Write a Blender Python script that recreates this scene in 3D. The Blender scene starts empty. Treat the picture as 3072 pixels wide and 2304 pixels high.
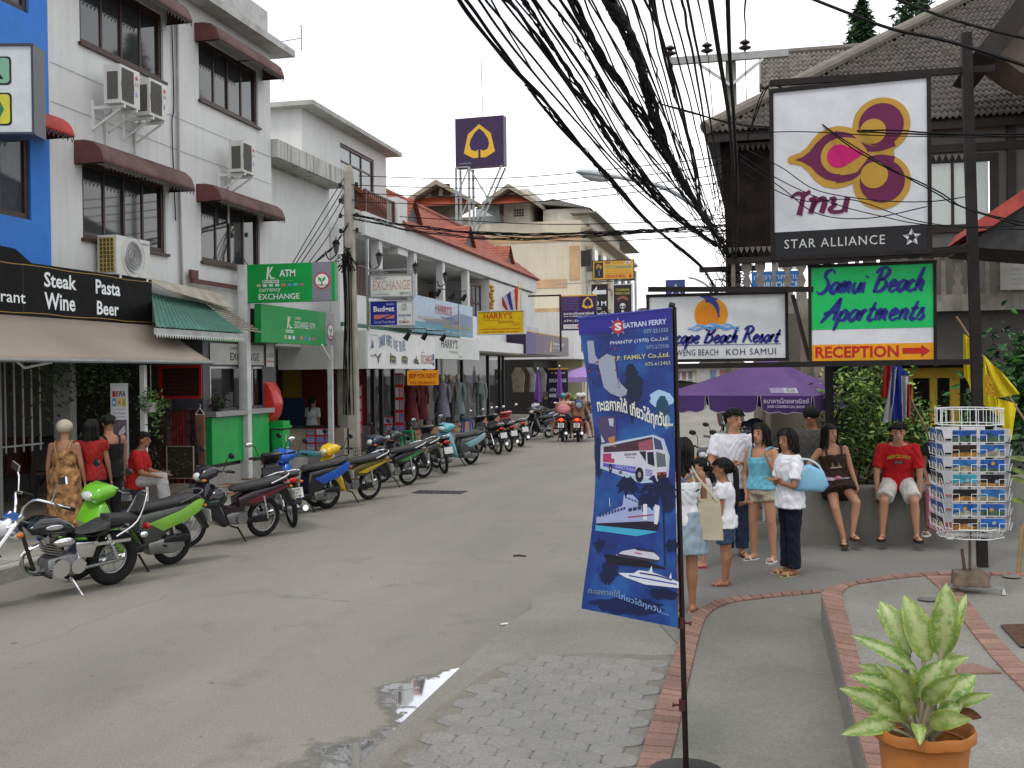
import bpy,bmesh,math,random
import numpy as np
from mathutils import Vector as V,Matrix
random.seed(7)
PI=math.pi
SC=bpy.context.scene
COL=SC.collection
# ------------------------------------------------------------------ camera
FPX=3300.0
CAMZ=2.3
YAW,PITCH,ROLL=math.radians(12.8607),math.radians(-0.5694),math.radians(0.7)
fwd=V((-math.sin(YAW)*math.cos(PITCH),math.cos(YAW)*math.cos(PITCH),math.sin(PITCH)))
rgt=V((math.cos(YAW),math.sin(YAW),0));upv=rgt.cross(fwd)
CX=rgt*math.cos(ROLL)-upv*math.sin(ROLL);CU=upv*math.cos(ROLL)+rgt*math.sin(ROLL)
CAM=V((0,0,CAMZ))
cd=bpy.data.cameras.new('camera');cam=bpy.data.objects.new('camera',cd);COL.objects.link(cam)
cd.sensor_width=36;cd.lens=FPX/3072*36;cd.clip_start=.05;cd.clip_end=3000
cam.matrix_world=Matrix(((CX.x,CU.x,-fwd.x,0),(CX.y,CU.y,-fwd.y,0),(CX.z,CU.z,-fwd.z,CAMZ),(0,0,0,1)))
SC.camera=cam
# ------------------------------------------------------------------ world, sun, exposure
SKY_DENSITY=0.1
w=bpy.data.worlds.new('World');SC.world=w;w.use_nodes=True
nt=w.node_tree;nt.nodes.clear()
out=nt.nodes.new('ShaderNodeOutputWorld');bg=nt.nodes.new('ShaderNodeBackground')
sky=nt.nodes.new('ShaderNodeTexSky');sky.sky_type='NISHITA';sky.sun_disc=False
SUN_EL,SUN_ROT=math.radians(62),math.radians(200)
sky.sun_elevation=SUN_EL;sky.sun_rotation=SUN_ROT;sky.air_density=1.5;sky.dust_density=4
tc=nt.nodes.new('ShaderNodeTexCoord')
mp=nt.nodes.new('ShaderNodeMapping');mp.inputs['Scale'].default_value=(1,1,3.0)
nz=nt.nodes.new('ShaderNodeTexNoise');nz.inputs['Scale'].default_value=1.1;nz.inputs['Detail'].default_value=4;nz.inputs['Roughness'].default_value=.45
rp=nt.nodes.new('ShaderNodeValToRGB')
rp.color_ramp.elements[0].position=.35;rp.color_ramp.elements[0].color=(10.2,10.8,12.1,1)
rp.color_ramp.elements[1].position=.62;rp.color_ramp.elements[1].color=(18.0,18.0,17.8,1)
mx=nt.nodes.new('ShaderNodeMix');mx.data_type='RGBA';mx.inputs[0].default_value=.93
nt.links.new(tc.outputs['Generated'],mp.inputs[0]);nt.links.new(mp.outputs[0],nz.inputs['Vector'])
nt.links.new(nz.outputs['Fac'],rp.inputs[0])
nt.links.new(sky.outputs[0],mx.inputs[6]);nt.links.new(rp.outputs[0],mx.inputs[7])
nt.links.new(mx.outputs[2],bg.inputs[0]);bg.inputs[1].default_value=SKY_DENSITY
nt.links.new(bg.outputs[0],out.inputs[0])
sl=bpy.data.lights.new('sun','SUN');sl.energy=1.5;sl.angle=math.radians(12);sl.color=(1,.96,.9)
sun=bpy.data.objects.new('sun',sl);COL.objects.link(sun)
sd=V((math.sin(SUN_ROT)*math.cos(SUN_EL),math.cos(SUN_ROT)*math.cos(SUN_EL),math.sin(SUN_EL)))
sun.rotation_euler=sd.to_track_quat('Z','Y').to_euler()
SC.view_settings.view_transform='Standard';SC.view_settings.look='None'
SC.view_settings.exposure=0.0;SC.view_settings.gamma=1.0;SC.view_settings.use_curve_mapping=False
SC.render.engine='CYCLES'
SC.cycles.max_bounces=6;SC.cycles.diffuse_bounces=3;SC.cycles.glossy_bounces=3
SC.cycles.transparent_max_bounces=8;SC.cycles.transmission_bounces=4
SC.cycles.use_denoising=True
# ------------------------------------------------------------------ from a photo position to a place in the street
def ray(px,py):return fwd+CX*((px-1536)/FPX)-CU*((py-1152)/FPX)
def G(px,py,z=0.):d=ray(px,py);return CAM+d*((z-CAMZ)/d.z)
def PX(px,py,x):d=ray(px,py);return CAM+d*(x/d.x)
def PY(px,py,y):d=ray(px,py);return CAM+d*(y/d.y)
# ------------------------------------------------------------------ materials
_m={}
def M(c,rough=.6,metal=0.,var=.08,scale=4.,bump=0.,coat=0.,emit=0.,alpha=1.,dirt=0.,spec=.28,streak=0.):
    key=(tuple(round(x,4)for x in c),rough,metal,var,scale,bump,coat,emit,alpha,dirt,spec,streak)
    if key in _m:return _m[key]
    m=bpy.data.materials.new('paint_%03d'%len(_m));m.use_nodes=True;_m[key]=m
    t=m.node_tree;b=t.nodes['Principled BSDF']
    b.inputs['Roughness'].default_value=rough;b.inputs['Metallic'].default_value=metal
    b.inputs['Specular IOR Level'].default_value=spec
    if coat:b.inputs['Coat Weight'].default_value=coat;b.inputs['Coat Roughness'].default_value=.08
    if alpha<1:b.inputs['Alpha'].default_value=alpha
    c4=(c[0],c[1],c[2],1)
    if emit:b.inputs['Emission Color'].default_value=c4;b.inputs['Emission Strength'].default_value=emit
    b.inputs['Base Color'].default_value=c4
    if var or dirt or bump or streak:
        tcn=t.nodes.new('ShaderNodeTexCoord');n=t.nodes.new('ShaderNodeTexNoise')
        n.inputs['Scale'].default_value=scale;n.inputs['Detail'].default_value=5;n.inputs['Roughness'].default_value=.6
        t.links.new(tcn.outputs['Object'],n.inputs['Vector'])
        r=t.nodes.new('ShaderNodeValToRGB');lo=1-var*2;hi=1+var
        r.color_ramp.elements[0].position=.32;r.color_ramp.elements[0].color=(c[0]*lo,c[1]*lo,c[2]*lo,1)
        r.color_ramp.elements[1].position=.68;r.color_ramp.elements[1].color=(min(c[0]*hi,1),min(c[1]*hi,1),min(c[2]*hi,1),1)
        t.links.new(n.outputs['Fac'],r.inputs[0]);last=r.outputs[0]
        if dirt:
            n2=t.nodes.new('ShaderNodeTexNoise');n2.inputs['Scale'].default_value=scale*.45;n2.inputs['Detail'].default_value=8;n2.inputs['Roughness'].default_value=.7
            t.links.new(tcn.outputs['Object'],n2.inputs['Vector'])
            r2=t.nodes.new('ShaderNodeValToRGB');r2.color_ramp.elements[0].position=.45;r2.color_ramp.elements[1].position=.75
            r2.color_ramp.elements[0].color=(0,0,0,1);r2.color_ramp.elements[1].color=(dirt,dirt,dirt,1)
            t.links.new(n2.outputs['Fac'],r2.inputs[0])
            mxn=t.nodes.new('ShaderNodeMix');mxn.data_type='RGBA'
            t.links.new(r2.outputs[0],mxn.inputs[0]);t.links.new(last,mxn.inputs[6]);mxn.inputs[7].default_value=(.09,.08,.065,1)
            last=mxn.outputs[2]
        if streak:
            mpn=t.nodes.new('ShaderNodeMapping');mpn.inputs['Scale'].default_value=(3.2,3.2,.22)
            t.links.new(tcn.outputs['Object'],mpn.inputs[0])
            n3=t.nodes.new('ShaderNodeTexNoise');n3.inputs['Scale'].default_value=2.2;n3.inputs['Detail'].default_value=7
            t.links.new(mpn.outputs[0],n3.inputs['Vector'])
            r3=t.nodes.new('ShaderNodeValToRGB');r3.color_ramp.elements[0].position=.5;r3.color_ramp.elements[1].position=.8
            r3.color_ramp.elements[0].color=(0,0,0,1);r3.color_ramp.elements[1].color=(streak,streak,streak,1)
            t.links.new(n3.outputs['Fac'],r3.inputs[0])
            mxs=t.nodes.new('ShaderNodeMix');mxs.data_type='RGBA'
            t.links.new(r3.outputs[0],mxs.inputs[0]);t.links.new(last,mxs.inputs[6]);mxs.inputs[7].default_value=(.08,.075,.06,1)
            last=mxs.outputs[2]
        t.links.new(last,b.inputs['Base Color'])
        if bump:
            bn=t.nodes.new('ShaderNodeBump');bn.inputs['Strength'].default_value=bump;bn.inputs['Distance'].default_value=.02
            nb=t.nodes.new('ShaderNodeTexNoise');nb.inputs['Scale'].default_value=scale*14;nb.inputs['Detail'].default_value=4
            t.links.new(tcn.outputs['Object'],nb.inputs['Vector'])
            t.links.new(nb.outputs['Fac'],bn.inputs['Height']);t.links.new(bn.outputs[0],b.inputs['Normal'])
    return m
def glass_mat(tint=(.02,.025,.03),alpha=.5,rough=.03):
    key=('glass',tint,alpha,rough)
    if key in _m:return _m[key]
    m=bpy.data.materials.new('glass_%02d'%len(_m));m.use_nodes=True;_m[key]=m
    t=m.node_tree;b=t.nodes['Principled BSDF']
    b.inputs['Base Color'].default_value=(*tint,1);b.inputs['Roughness'].default_value=rough
    b.inputs['Specular IOR Level'].default_value=.8;b.inputs['IOR'].default_value=1.5
    b.inputs['Alpha'].default_value=alpha
    return m
WHITE=(.74,.74,.73);BLACK=(.012,.012,.013)
mWall=M((.64,.64,.635),.8,var=.03,scale=.8,dirt=.14,streak=.15)
mWhite=M(WHITE,.5,var=.04,dirt=.1)
mDark=M((.02,.018,.017),.5,var=.1)
mBlk=M((.008,.008,.009),.6,var=.1,spec=.1)
mChrome=M((.72,.72,.74),.16,1.,var=.04)
mSteel=M((.42,.43,.44),.4,.85,var=.12)
mRub=M((.014,.014,.014),.85,var=.15,scale=20)
mWood=M((.06,.028,.018),.55,var=.2,scale=9)
mConc=M((.33,.32,.30),.9,var=.12,scale=2.2,bump=.25,dirt=.35)
# ------------------------------------------------------------------ tagging
def tag(o,label=None,cat=None,group=None,kind=None):
    if label:o['label']=label
    if cat:o['category']=cat
    if group:o['group']=group
    if kind:o['kind']=kind
    return o
def thing(name,label,cat,loc=(0,0,0),rz=0.,group=None):
    o=bpy.data.objects.new(name,None);COL.objects.link(o);o.empty_display_size=.1
    o.location=loc;o.rotation_euler=(0,0,rz)
    return tag(o,label,cat,group)
def copy_tree(o,parent=None,label=None,group=None):
    c=o.copy();COL.objects.link(c)
    if parent is not None:c.parent=parent
    if label:c['label']=label
    if group:c['group']=group
    for ch in list(o.children):copy_tree(ch,c)
    return c
# ------------------------------------------------------------------ mesh builder
def frame(d):
    d=V(d).normalized();a=V((0,0,1))if abs(d.z)<.95 else V((1,0,0))
    x=d.cross(a).normalized();return x,x.cross(d).normalized()
class MB:
    def __init__(s):s.v=[];s.f=[]
    def quad(s,a,b,c,d):i=len(s.v);s.v+=[V(a),V(b),V(c),V(d)];s.f.append((i,i+1,i+2,i+3));return s
    def poly(s,pts):i=len(s.v);s.v+=[V(p)for p in pts];s.f.append(tuple(range(i,i+len(pts))));return s
    def box(s,c,size,rz=0.,rot=None):
        R=rot if rot is not None else Matrix.Rotation(rz,3,'Z');i=len(s.v);c=V(c)
        for x,y,z in((-1,-1,-1),(1,-1,-1),(1,1,-1),(-1,1,-1),(-1,-1,1),(1,-1,1),(1,1,1),(-1,1,1)):
            s.v.append(c+R@V((x*size[0]/2,y*size[1]/2,z*size[2]/2)))
        s.f+=[(i,i+3,i+2,i+1),(i+4,i+5,i+6,i+7),(i,i+1,i+5,i+4),(i+1,i+2,i+6,i+5),(i+2,i+3,i+7,i+6),(i+3,i,i+4,i+7)];return s
    def bx(s,x0,x1,y0,y1,z0,z1):return s.box(((x0+x1)/2,(y0+y1)/2,(z0+z1)/2),(abs(x1-x0),abs(y1-y0),abs(z1-z0)))
    def bar(s,a,b,w,h=None):
        a,b=V(a),V(b);h=h or w;x,y=frame(b-a);i=len(s.v)
        for p in(a,b):
            for u,q in((-1,-1),(1,-1),(1,1),(-1,1)):s.v.append(p+x*u*w/2+y*q*h/2)
        s.f+=[(i,i+3,i+2,i+1),(i+4,i+5,i+6,i+7)]+[(i+k,i+(k+1)%4,i+4+(k+1)%4,i+4+k)for k in range(4)];return s
    def rings(s,rs,cap=True,closed=False):
        n=len(rs[0]);i=len(s.v)
        for r in rs:s.v+=[V(p)for p in r]
        for a in range(len(rs)-1+(1 if closed else 0)):
            b=(a+1)%len(rs)
            for k in range(n):s.f.append((i+a*n+k,i+a*n+(k+1)%n,i+b*n+(k+1)%n,i+b*n+k))
        if cap and not closed:s.f+=[tuple(i+k for k in reversed(range(n))),tuple(i+(len(rs)-1)*n+k for k in range(n))]
        return s
    def tube(s,pts,r,n=8,cap=True,closed=False):
        pts=[V(p)for p in pts];rs=[];L=len(pts);px=None
        for k,p in enumerate(pts):
            if closed:d=pts[(k+1)%L]-pts[k-1]
            else:d=pts[min(k+1,L-1)]-pts[max(k-1,0)]
            if d.length<1e-9:d=V((0,0,1))
            d.normalize()
            if px is None:x,y=frame(d)
            else:x=(px-d*px.dot(d)).normalized();y=x.cross(d)
            px=x;rr=r[k]if isinstance(r,(list,tuple))else r
            rs.append([p+x*math.cos(2*PI*j/n)*rr+y*math.sin(2*PI*j/n)*rr for j in range(n)])
        return s.rings(rs,cap,closed)
    def cyl(s,a,b,r,r2=None,n=12):return s.tube([a,b],[r,r if r2 is None else r2],n)
    def torus(s,c,ax,R,r,n=28,m=8):
        x,y=frame(ax);return s.tube([V(c)+x*math.cos(2*PI*k/n)*R+y*math.sin(2*PI*k/n)*R for k in range(n)],r,m,closed=True)
    def ell(s,c,rx,ry,rz,n=14,m=9,rot=None):
        c=V(c);R=rot or Matrix.Identity(3);i=len(s.v)
        for a in range(1,m):
            t=PI*a/m
            for k in range(n):s.v.append(c+R@V((rx*math.sin(t)*math.cos(2*PI*k/n),ry*math.sin(t)*math.sin(2*PI*k/n),rz*math.cos(t))))
        tp=len(s.v);s.v+=[c+R@V((0,0,rz)),c+R@V((0,0,-rz))]
        for a in range(m-2):
            for k in range(n):s.f.append((i+a*n+k,i+(a+1)*n+k,i+(a+1)*n+(k+1)%n,i+a*n+(k+1)%n))
        for k in range(n):s.f+=[(tp,i+k,i+(k+1)%n),(tp+1,i+(m-2)*n+(k+1)%n,i+(m-2)*n+k)]
        return s
    def lathe(s,c,prof,n=20,cap=False):
        c=V(c);return s.rings([[c+V((r*math.cos(2*PI*k/n),r*math.sin(2*PI*k/n),z))for k in range(n)]for r,z in prof],cap)
    def prism(s,pts,ext):
        ext=V(ext);a=[V(p)for p in pts];return s.rings([a,[p+ext for p in a]])
    def pillow(s,prof,w,b,y0=0.):
        n=len(prof);P=[V((p[0],p[1]))for p in prof]
        ar=sum(P[k].x*P[(k+1)%n].y-P[(k+1)%n].x*P[k].y for k in range(n));sg=1 if ar>0 else-1
        ins=[]
        for k in range(n):
            e1=(P[k]-P[k-1]).normalized();e2=(P[(k+1)%n]-P[k]).normalized()
            nn=V((-(e1.y+e2.y),e1.x+e2.x));nn=nn.normalized()if nn.length>1e-6 else V((-e1.y,e1.x))
            ins.append(P[k]+nn*b*sg)
        L=[[V((p.x,y0+w,p.y))for p in ins],[V((p.x*.7+q.x*.3,y0+w-b*.3,p.y*.7+q.y*.3))for p,q in zip(P,ins)],[V((p.x,y0+w-b,p.y))for p in P],
             [V((p.x,y0-w+b,p.y))for p in P],[V((p.x*.7+q.x*.3,y0-w+b*.3,p.y*.7+q.y*.3))for p,q in zip(P,ins)],[V((p.x,y0-w,p.y))for p in ins]]
        return s.rings(L)
    def xf(s,mtx):s.v=[mtx@v for v in s.v];return s
    def build(s,name,m,parent=None,smooth=35,kind=None):
        me=bpy.data.meshes.new(name);me.from_pydata([tuple(v)for v in s.v],[],s.f);me.validate()
        if m:me.materials.append(m)
        bm=bmesh.new();bm.from_mesh(me);bmesh.ops.recalc_face_normals(bm,faces=bm.faces);bm.to_mesh(me);bm.free()
        if smooth:
            me.polygons.foreach_set('use_smooth',[True]*len(me.polygons));me.set_sharp_from_angle(angle=math.radians(smooth))
        o=bpy.data.objects.new(name,me);COL.objects.link(o)
        if parent is not None:o.parent=parent
        if kind:o['kind']=kind
        return o
def inst(name,me,loc,parent=None,rz=0.,rot=None,sc=None):
    o=bpy.data.objects.new(name,me);COL.objects.link(o);o.location=loc
    o.rotation_euler=rot if rot else(0,0,rz)
    if sc:o.scale=sc
    if parent is not None:o.parent=parent
    return o
def smoothpts(pts,n=6):
    P=[V(p)for p in pts];out=[]
    for i in range(len(P)-1):
        a,b,c,d=P[max(i-1,0)],P[i],P[i+1],P[min(i+2,len(P)-1)]
        for k in range(n):
            t=k/n;out.append(.5*((2*b)+(c-a)*t+(2*a-5*b+4*c-d)*t*t+(3*b-a-3*c+d)*t**3))
    return out+[P[-1]]
# ------------------------------------------------------------------ lettering and flat print
FONT=None
def text_mesh(s,bold=0.,shear=0.,space=1.,res=2):
    cu=bpy.data.curves.new('t','FONT');cu.body=s;cu.size=1;cu.resolution_u=res;cu.offset=bold;cu.shear=shear;cu.space_character=space
    cu.fill_mode='FRONT'
    o=bpy.data.objects.new('t',cu);me=bpy.data.meshes.new_from_object(o)
    vs=[v.co.copy()for v in me.vertices];fs=[tuple(p.vertices)for p in me.polygons]
    bpy.data.objects.remove(o);bpy.data.curves.remove(cu);bpy.data.meshes.remove(me)
    return vs,fs
class Panel:
    """a flat face of a sign: origin at its lower left corner seen from the front, u to the right, v up, in metres 0..w, 0..h"""
    def __init__(s,o,u,v,w,h,parent=None,fn=None):
        s.o,s.u,s.v,s.w,s.h,s.par=V(o),V(u).normalized(),V(v).normalized(),w,h,parent
        s.n=s.u.cross(s.v).normalized();s.fn=fn;s.step=.004
    def P(s,a,b,lay=1):
        if s.fn:return s.fn(a,b,lay*s.step)
        return s.o+s.u*(a*s.w)+s.v*(b*s.h)+s.n*(lay*s.step)
    def _mk(s,name,vs,fs,col,lab=None,**k):
        me=bpy.data.meshes.new(name);me.from_pydata([tuple(v)for v in vs],[],fs)
        kk=dict(rough=.45,var=.05);kk.update(k);me.materials.append(M(col,**kk))
        o=bpy.data.objects.new(name,me);COL.objects.link(o)
        if s.par is not None:o.parent=s.par
        if lab:o['label']=lab
        return o
    def poly(s,pts,col,lay=1,name='print',**k):
        return s._mk(name,[s.P(a,b,lay)for a,b in pts],[tuple(range(len(pts)))],col,**k)
    def polys(s,plist,col,lay=1,name='print',**k):
        vs,fs=[],[]
        for pts in plist:i=len(vs);vs+=[s.P(a,b,lay)for a,b in pts];fs.append(tuple(range(i,i+len(pts))))
        return s._mk(name,vs,fs,col,**k)
    def rect(s,a0,b0,a1,b1,col,lay=1,name='print',nx=1,**k):
        if nx==1:return s.poly([(a0,b0),(a1,b0),(a1,b1),(a0,b1)],col,lay,name,**k)
        return s.grid(a0,b0,a1,b1,nx,nx,col,lay,name,**k)
    def grid(s,a0,b0,a1,b1,nx,ny,col,lay=1,name='print',**k):
        vs=[s.P(a0+(a1-a0)*i/nx,b0+(b1-b0)*j/ny,lay)for j in range(ny+1)for i in range(nx+1)]
        fs=[(j*(nx+1)+i,j*(nx+1)+i+1,(j+1)*(nx+1)+i+1,(j+1)*(nx+1)+i)for j in range(ny)for i in range(nx)]
        return s._mk(name,vs,fs,col,**k)
    def disc(s,a,b,r,col,lay=1,name='print',ry=None,n=28,t0=0,t1=2*PI,**k):
        ry=ry or r
        return s.poly([(a+r*math.cos(t0+(t1-t0)*i/n)/s.w,b+ry*math.sin(t0+(t1-t0)*i/n)/s.h)for i in range(n)],col,lay,name,**k)
    def ring(s,a,b,r,t,col,lay=1,name='print',n=32,**k):
        vs=[s.P(a+q*math.cos(2*PI*i/n)/s.w,b+q*math.sin(2*PI*i/n)/s.h,lay)for i in range(n)for q in(r,r-t)]
        return s._mk(name,vs,[(2*i,(2*i+2)%(2*n),(2*i+3)%(2*n),2*i+1)for i in range(n)],col,**k)
    def stroke(s,pts,wd,col,lay=1,name='print',nib=None,**k):
        return s._mk(name,*s.strokev(pts,wd,lay,nib),col,**k)
    def strokev(s,pts,wd,lay=1,nib=None):
        P2=[(a*s.w,b*s.h)for a,b in pts];vs,fs=[],[];n=len(P2)
        for i,(x,y)in enumerate(P2):
            q=P2[min(i+1,n-1)];p=P2[max(i-1,0)];dx,dy=q[0]-p[0],q[1]-p[1];L=math.hypot(dx,dy)or 1
            ww=wd[i]if isinstance(wd,(list,tuple))else wd
            if nib is not None:
                f=abs(math.sin(math.atan2(dy,dx)-nib));ww=ww*(.42+.58*f)
            nx_,ny_=-dy/L*ww/2,dx/L*ww/2
            vs+=[s.P((x+nx_)/s.w,(y+ny_)/s.h,lay),s.P((x-nx_)/s.w,(y-ny_)/s.h,lay)]
            if i:fs.append((2*i-2,2*i-1,2*i+1,2*i))
        return vs,fs
    def text(s,t,a0,a1,b0,b1,col,lay=2,bold=0.,shear=0.,name='lettering',fit=True,align='c',warp=None,space=1.,**k):
        """lettering filling the box a0..a1, b0..b1; fit=False keeps the proportions at the box height"""
        vs,fs=text_mesh(t,bold,shear,space)
        if not vs:return None
        x0=min(v.x for v in vs);x1=max(v.x for v in vs);y0=min(v.y for v in vs);y1=max(v.y for v in vs)
        W,H=(a1-a0)*s.w,(b1-b0)*s.h;sy=H/(y1-y0);sx=W/(x1-x0)
        if not fit and sy<sx:sx=sy
        off=0 if align=='l' else(W-(x1-x0)*sx)*(.5 if align=='c' else 1)
        pts=[]
        for v in vs:
            a=a0+(off+(v.x-x0)*sx)/s.w;b=b0+(v.y-y0)*sy/s.h
            if warp:a,b=warp(a,b)
            pts.append(s.P(a,b,lay))
        return s._mk(name,pts,fs,col,**k)
def vpanel(p0,p1,z0,z1,parent=None):
    """vertical panel from ground-plan point p0 (left seen from the front) to p1"""
    a,b=V((p0[0],p0[1],z0)),V((p1[0],p1[1],z0))
    return Panel(a,b-a,(0,0,1),(b-a).length,z1-z0,parent)
def signbox(name,label,cat,p0,p1,z0,z1,depth,face,rim,frame_w=0.,group=None,back=None):
    """a box sign standing behind its face; returns (root, panel)"""
    a,b=V((p0[0],p0[1],0)),V((p1[0],p1[1],0));u=(b-a).normalized();n=u.cross(V((0,0,1)))
    root=thing(name,label,cat,(a+b)/2+V((0,0,z0)),0,group)
    off=-((a+b)/2+V((0,0,z0)))
    m=MB();Lx=(b-a).length;mid=(a+b)/2-n*(depth/2);rz=math.atan2(u.y,u.x)
    m.box(V((mid.x,mid.y,(z0+z1)/2))+off,(Lx,depth,z1-z0),rz);m.build('cabinet',rim,root,0)
    if frame_w:
        f=MB();fw=frame_w;pr=.02
        for zz in(z0+fw/2,z1-fw/2):q=(a+b)/2+n*pr/2;f.box(V((q.x,q.y,zz))+off,(Lx+.01,pr+.012,fw),rz)
        for e in(a+u*fw/2,b-u*fw/2):q=e+n*pr/2;f.box(V((q.x,q.y,(z0+z1)/2))+off,(fw,pr+.008,z1-z0-2*fw),rz)
        f.build('frame',rim,root,0)
    p=Panel(V((a.x,a.y,z0))+off+u*frame_w+V((0,0,frame_w)),u,(0,0,1),Lx-2*frame_w,z1-z0-2*frame_w,root)
    p.grid(0,0,1,1,1,1,face,1,'face')
    return root,p
# ================================================================== the ground
def ground_mat(name,c1,c2,scale,spots=0.,bump=.3,crack=0.,rough=.85,rand=0.,fine=60.,stain=(.06,.055,.045),stretch=1.):
    m=bpy.data.materials.new(name);m.use_nodes=True;t=m.node_tree;b=t.nodes['Principled BSDF'];N=t.nodes.new;L=t.links.new
    b.inputs['Roughness'].default_value=rough;b.inputs['Specular IOR Level'].default_value=.35
    tc=N('ShaderNodeTexCoord');n=N('ShaderNodeTexNoise');n.inputs['Scale'].default_value=scale;n.inputs['Detail'].default_value=6;n.inputs['Roughness'].default_value=.62
    src=tc.outputs['Object']
    if rand:
        oi=N('ShaderNodeObjectInfo');vm=N('ShaderNodeVectorMath');vm.operation='ADD';L(src,vm.inputs[0]);L(oi.outputs['Location'],vm.inputs[1]);src=vm.outputs[0]
    mpp=N('ShaderNodeMapping');mpp.inputs['Scale'].default_value=(1,stretch,1);L(src,mpp.inputs[0]);L(mpp.outputs[0],n.inputs['Vector'])
    r=N('ShaderNodeValToRGB');r.color_ramp.elements[0].position=.3;r.color_ramp.elements[1].position=.72
    r.color_ramp.elements[0].color=(*c1,1);r.color_ramp.elements[1].color=(*c2,1);L(n.outputs['Fac'],r.inputs[0]);last=r.outputs[0]
    f=N('ShaderNodeTexNoise');f.inputs['Scale'].default_value=fine;f.inputs['Detail'].default_value=3;L(src,f.inputs['Vector'])
    fm=N('ShaderNodeMapRange');fm.inputs[1].default_value=.3;fm.inputs[2].default_value=.7;fm.inputs[3].default_value=.78;fm.inputs[4].default_value=1.16;L(f.outputs['Fac'],fm.inputs[0])
    mm=N('ShaderNodeMix');mm.data_type='RGBA';mm.blend_type='MULTIPLY';mm.inputs[0].default_value=1;L(last,mm.inputs[6]);L(fm.outputs[0],mm.inputs[7]);last=mm.outputs[2]
    if spots:
        s=N('ShaderNodeTexNoise');s.inputs['Scale'].default_value=scale*2.7;s.inputs['Detail'].default_value=9;s.inputs['Roughness'].default_value=.7;L(src,s.inputs['Vector'])
        q=N('ShaderNodeValToRGB');q.color_ramp.elements[0].position=.56;q.color_ramp.elements[1].position=.78
        q.color_ramp.elements[0].color=(0,0,0,1);q.color_ramp.elements[1].color=(spots,)*3+(1,);L(s.outputs['Fac'],q.inputs[0])
        x=N('ShaderNodeMix');x.data_type='RGBA';L(q.outputs[0],x.inputs[0]);L(last,x.inputs[6]);x.inputs[7].default_value=(*stain,1);last=x.outputs[2]
    if stretch!=1.:
        s=N('ShaderNodeTexNoise');s.inputs['Scale'].default_value=7;s.inputs['Detail'].default_value=3;L(src,s.inputs['Vector']);q=N('ShaderNodeMapRange');q.inputs[1].default_value=.70;q.inputs[2].default_value=.73;q.inputs[4].default_value=.6;L(s.outputs['Fac'],q.inputs[0]);x=N('ShaderNodeMix');x.data_type='RGBA';L(q.outputs[0],x.inputs[0]);L(last,x.inputs[6]);x.inputs[7].default_value=(.07,.062,.05,1);last=x.outputs[2]
    if crack:
        dn=N('ShaderNodeTexNoise');dn.inputs['Scale'].default_value=1.5;dn.inputs['Detail'].default_value=6;L(src,dn.inputs['Vector'])
        va=N('ShaderNodeMix');va.data_type='VECTOR';va.inputs[0].default_value=.22;L(src,va.inputs[4]);L(dn.outputs['Color'],va.inputs[5])
        vo=N('ShaderNodeTexVoronoi');vo.feature='DISTANCE_TO_EDGE';vo.inputs['Scale'].default_value=crack;L(va.outputs[1],vo.inputs['Vector'])
        q=N('ShaderNodeMapRange');q.inputs[1].default_value=0;q.inputs[2].default_value=.006*crack*2;q.inputs[3].default_value=.45;q.inputs[4].default_value=0;L(vo.outputs['Distance'],q.inputs[0])
        gate=N('ShaderNodeMapRange');gate.inputs[1].default_value=.5;gate.inputs[2].default_value=.62;L(n.outputs['Fac'],gate.inputs[0])
        mu=N('ShaderNodeMath');mu.operation='MULTIPLY';L(q.outputs[0],mu.inputs[0]);L(gate.outputs[0],mu.inputs[1])
        x=N('ShaderNodeMix');x.data_type='RGBA';L(mu.outputs[0],x.inputs[0]);L(last,x.inputs[6]);x.inputs[7].default_value=(.05,.045,.04,1);last=x.outputs[2]
    if rand:
        mr=N('ShaderNodeMapRange');mr.inputs[3].default_value=1-rand;mr.inputs[4].default_value=1+rand*.6;L(oi.outputs['Random'],mr.inputs[0])
        m2=N('ShaderNodeMix');m2.data_type='RGBA';m2.blend_type='MULTIPLY';m2.inputs[0].default_value=1;L(last,m2.inputs[6]);L(mr.outputs[0],m2.inputs[7]);last=m2.outputs[2]
    L(last,b.inputs['Base Color'])
    if bump:
        bn=N('ShaderNodeBump');bn.inputs['Strength'].default_value=bump;bn.inputs['Distance'].default_value=.015;L(f.outputs['Fac'],bn.inputs['Height']);L(bn.outputs[0],b.inputs['Normal'])
    return m
gRoad=ground_mat('road_surface',(.162,.151,.126),(.240,.224,.189),.5,.7,.45,.3,rough=.7,stain=(.10,.09,.075),stretch=.3)
gWalk=ground_mat('walk_concrete',(.155,.148,.126),(.215,.205,.178),.8,.4,.3,.0,rough=.8,stain=(.1,.095,.08))
gApron=ground_mat('apron_concrete',(.125,.122,.112),(.172,.167,.152),.6,.3,.3,.3,rough=.75,stain=(.1,.095,.085))
gRamp=ground_mat('ramp_concrete',(.135,.132,.11),(.20,.194,.165),.9,.5,.25,.0,rough=.7,stain=(.095,.09,.075))
gPaver=ground_mat('paver_concrete',(.165,.162,.150),(.215,.208,.192),2.2,.35,.3,0,rough=.7,rand=.06,stain=(.1,.1,.085))
gBrick=ground_mat('brick_clay',(.19,.105,.08),(.28,.16,.125),3.,.5,.3,0,rough=.75,rand=.2,stain=(.17,.12,.095))
gTile=ground_mat('walk_tile',(.25,.24,.205),(.35,.335,.29),1.5,.5,.2,0,rough=.6,rand=.12,stain=(.12,.11,.09))
gSand=ground_mat('sand_joint',(.13,.12,.10),(.20,.185,.155),6,.3,.3,0)
ZS=.14
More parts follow.
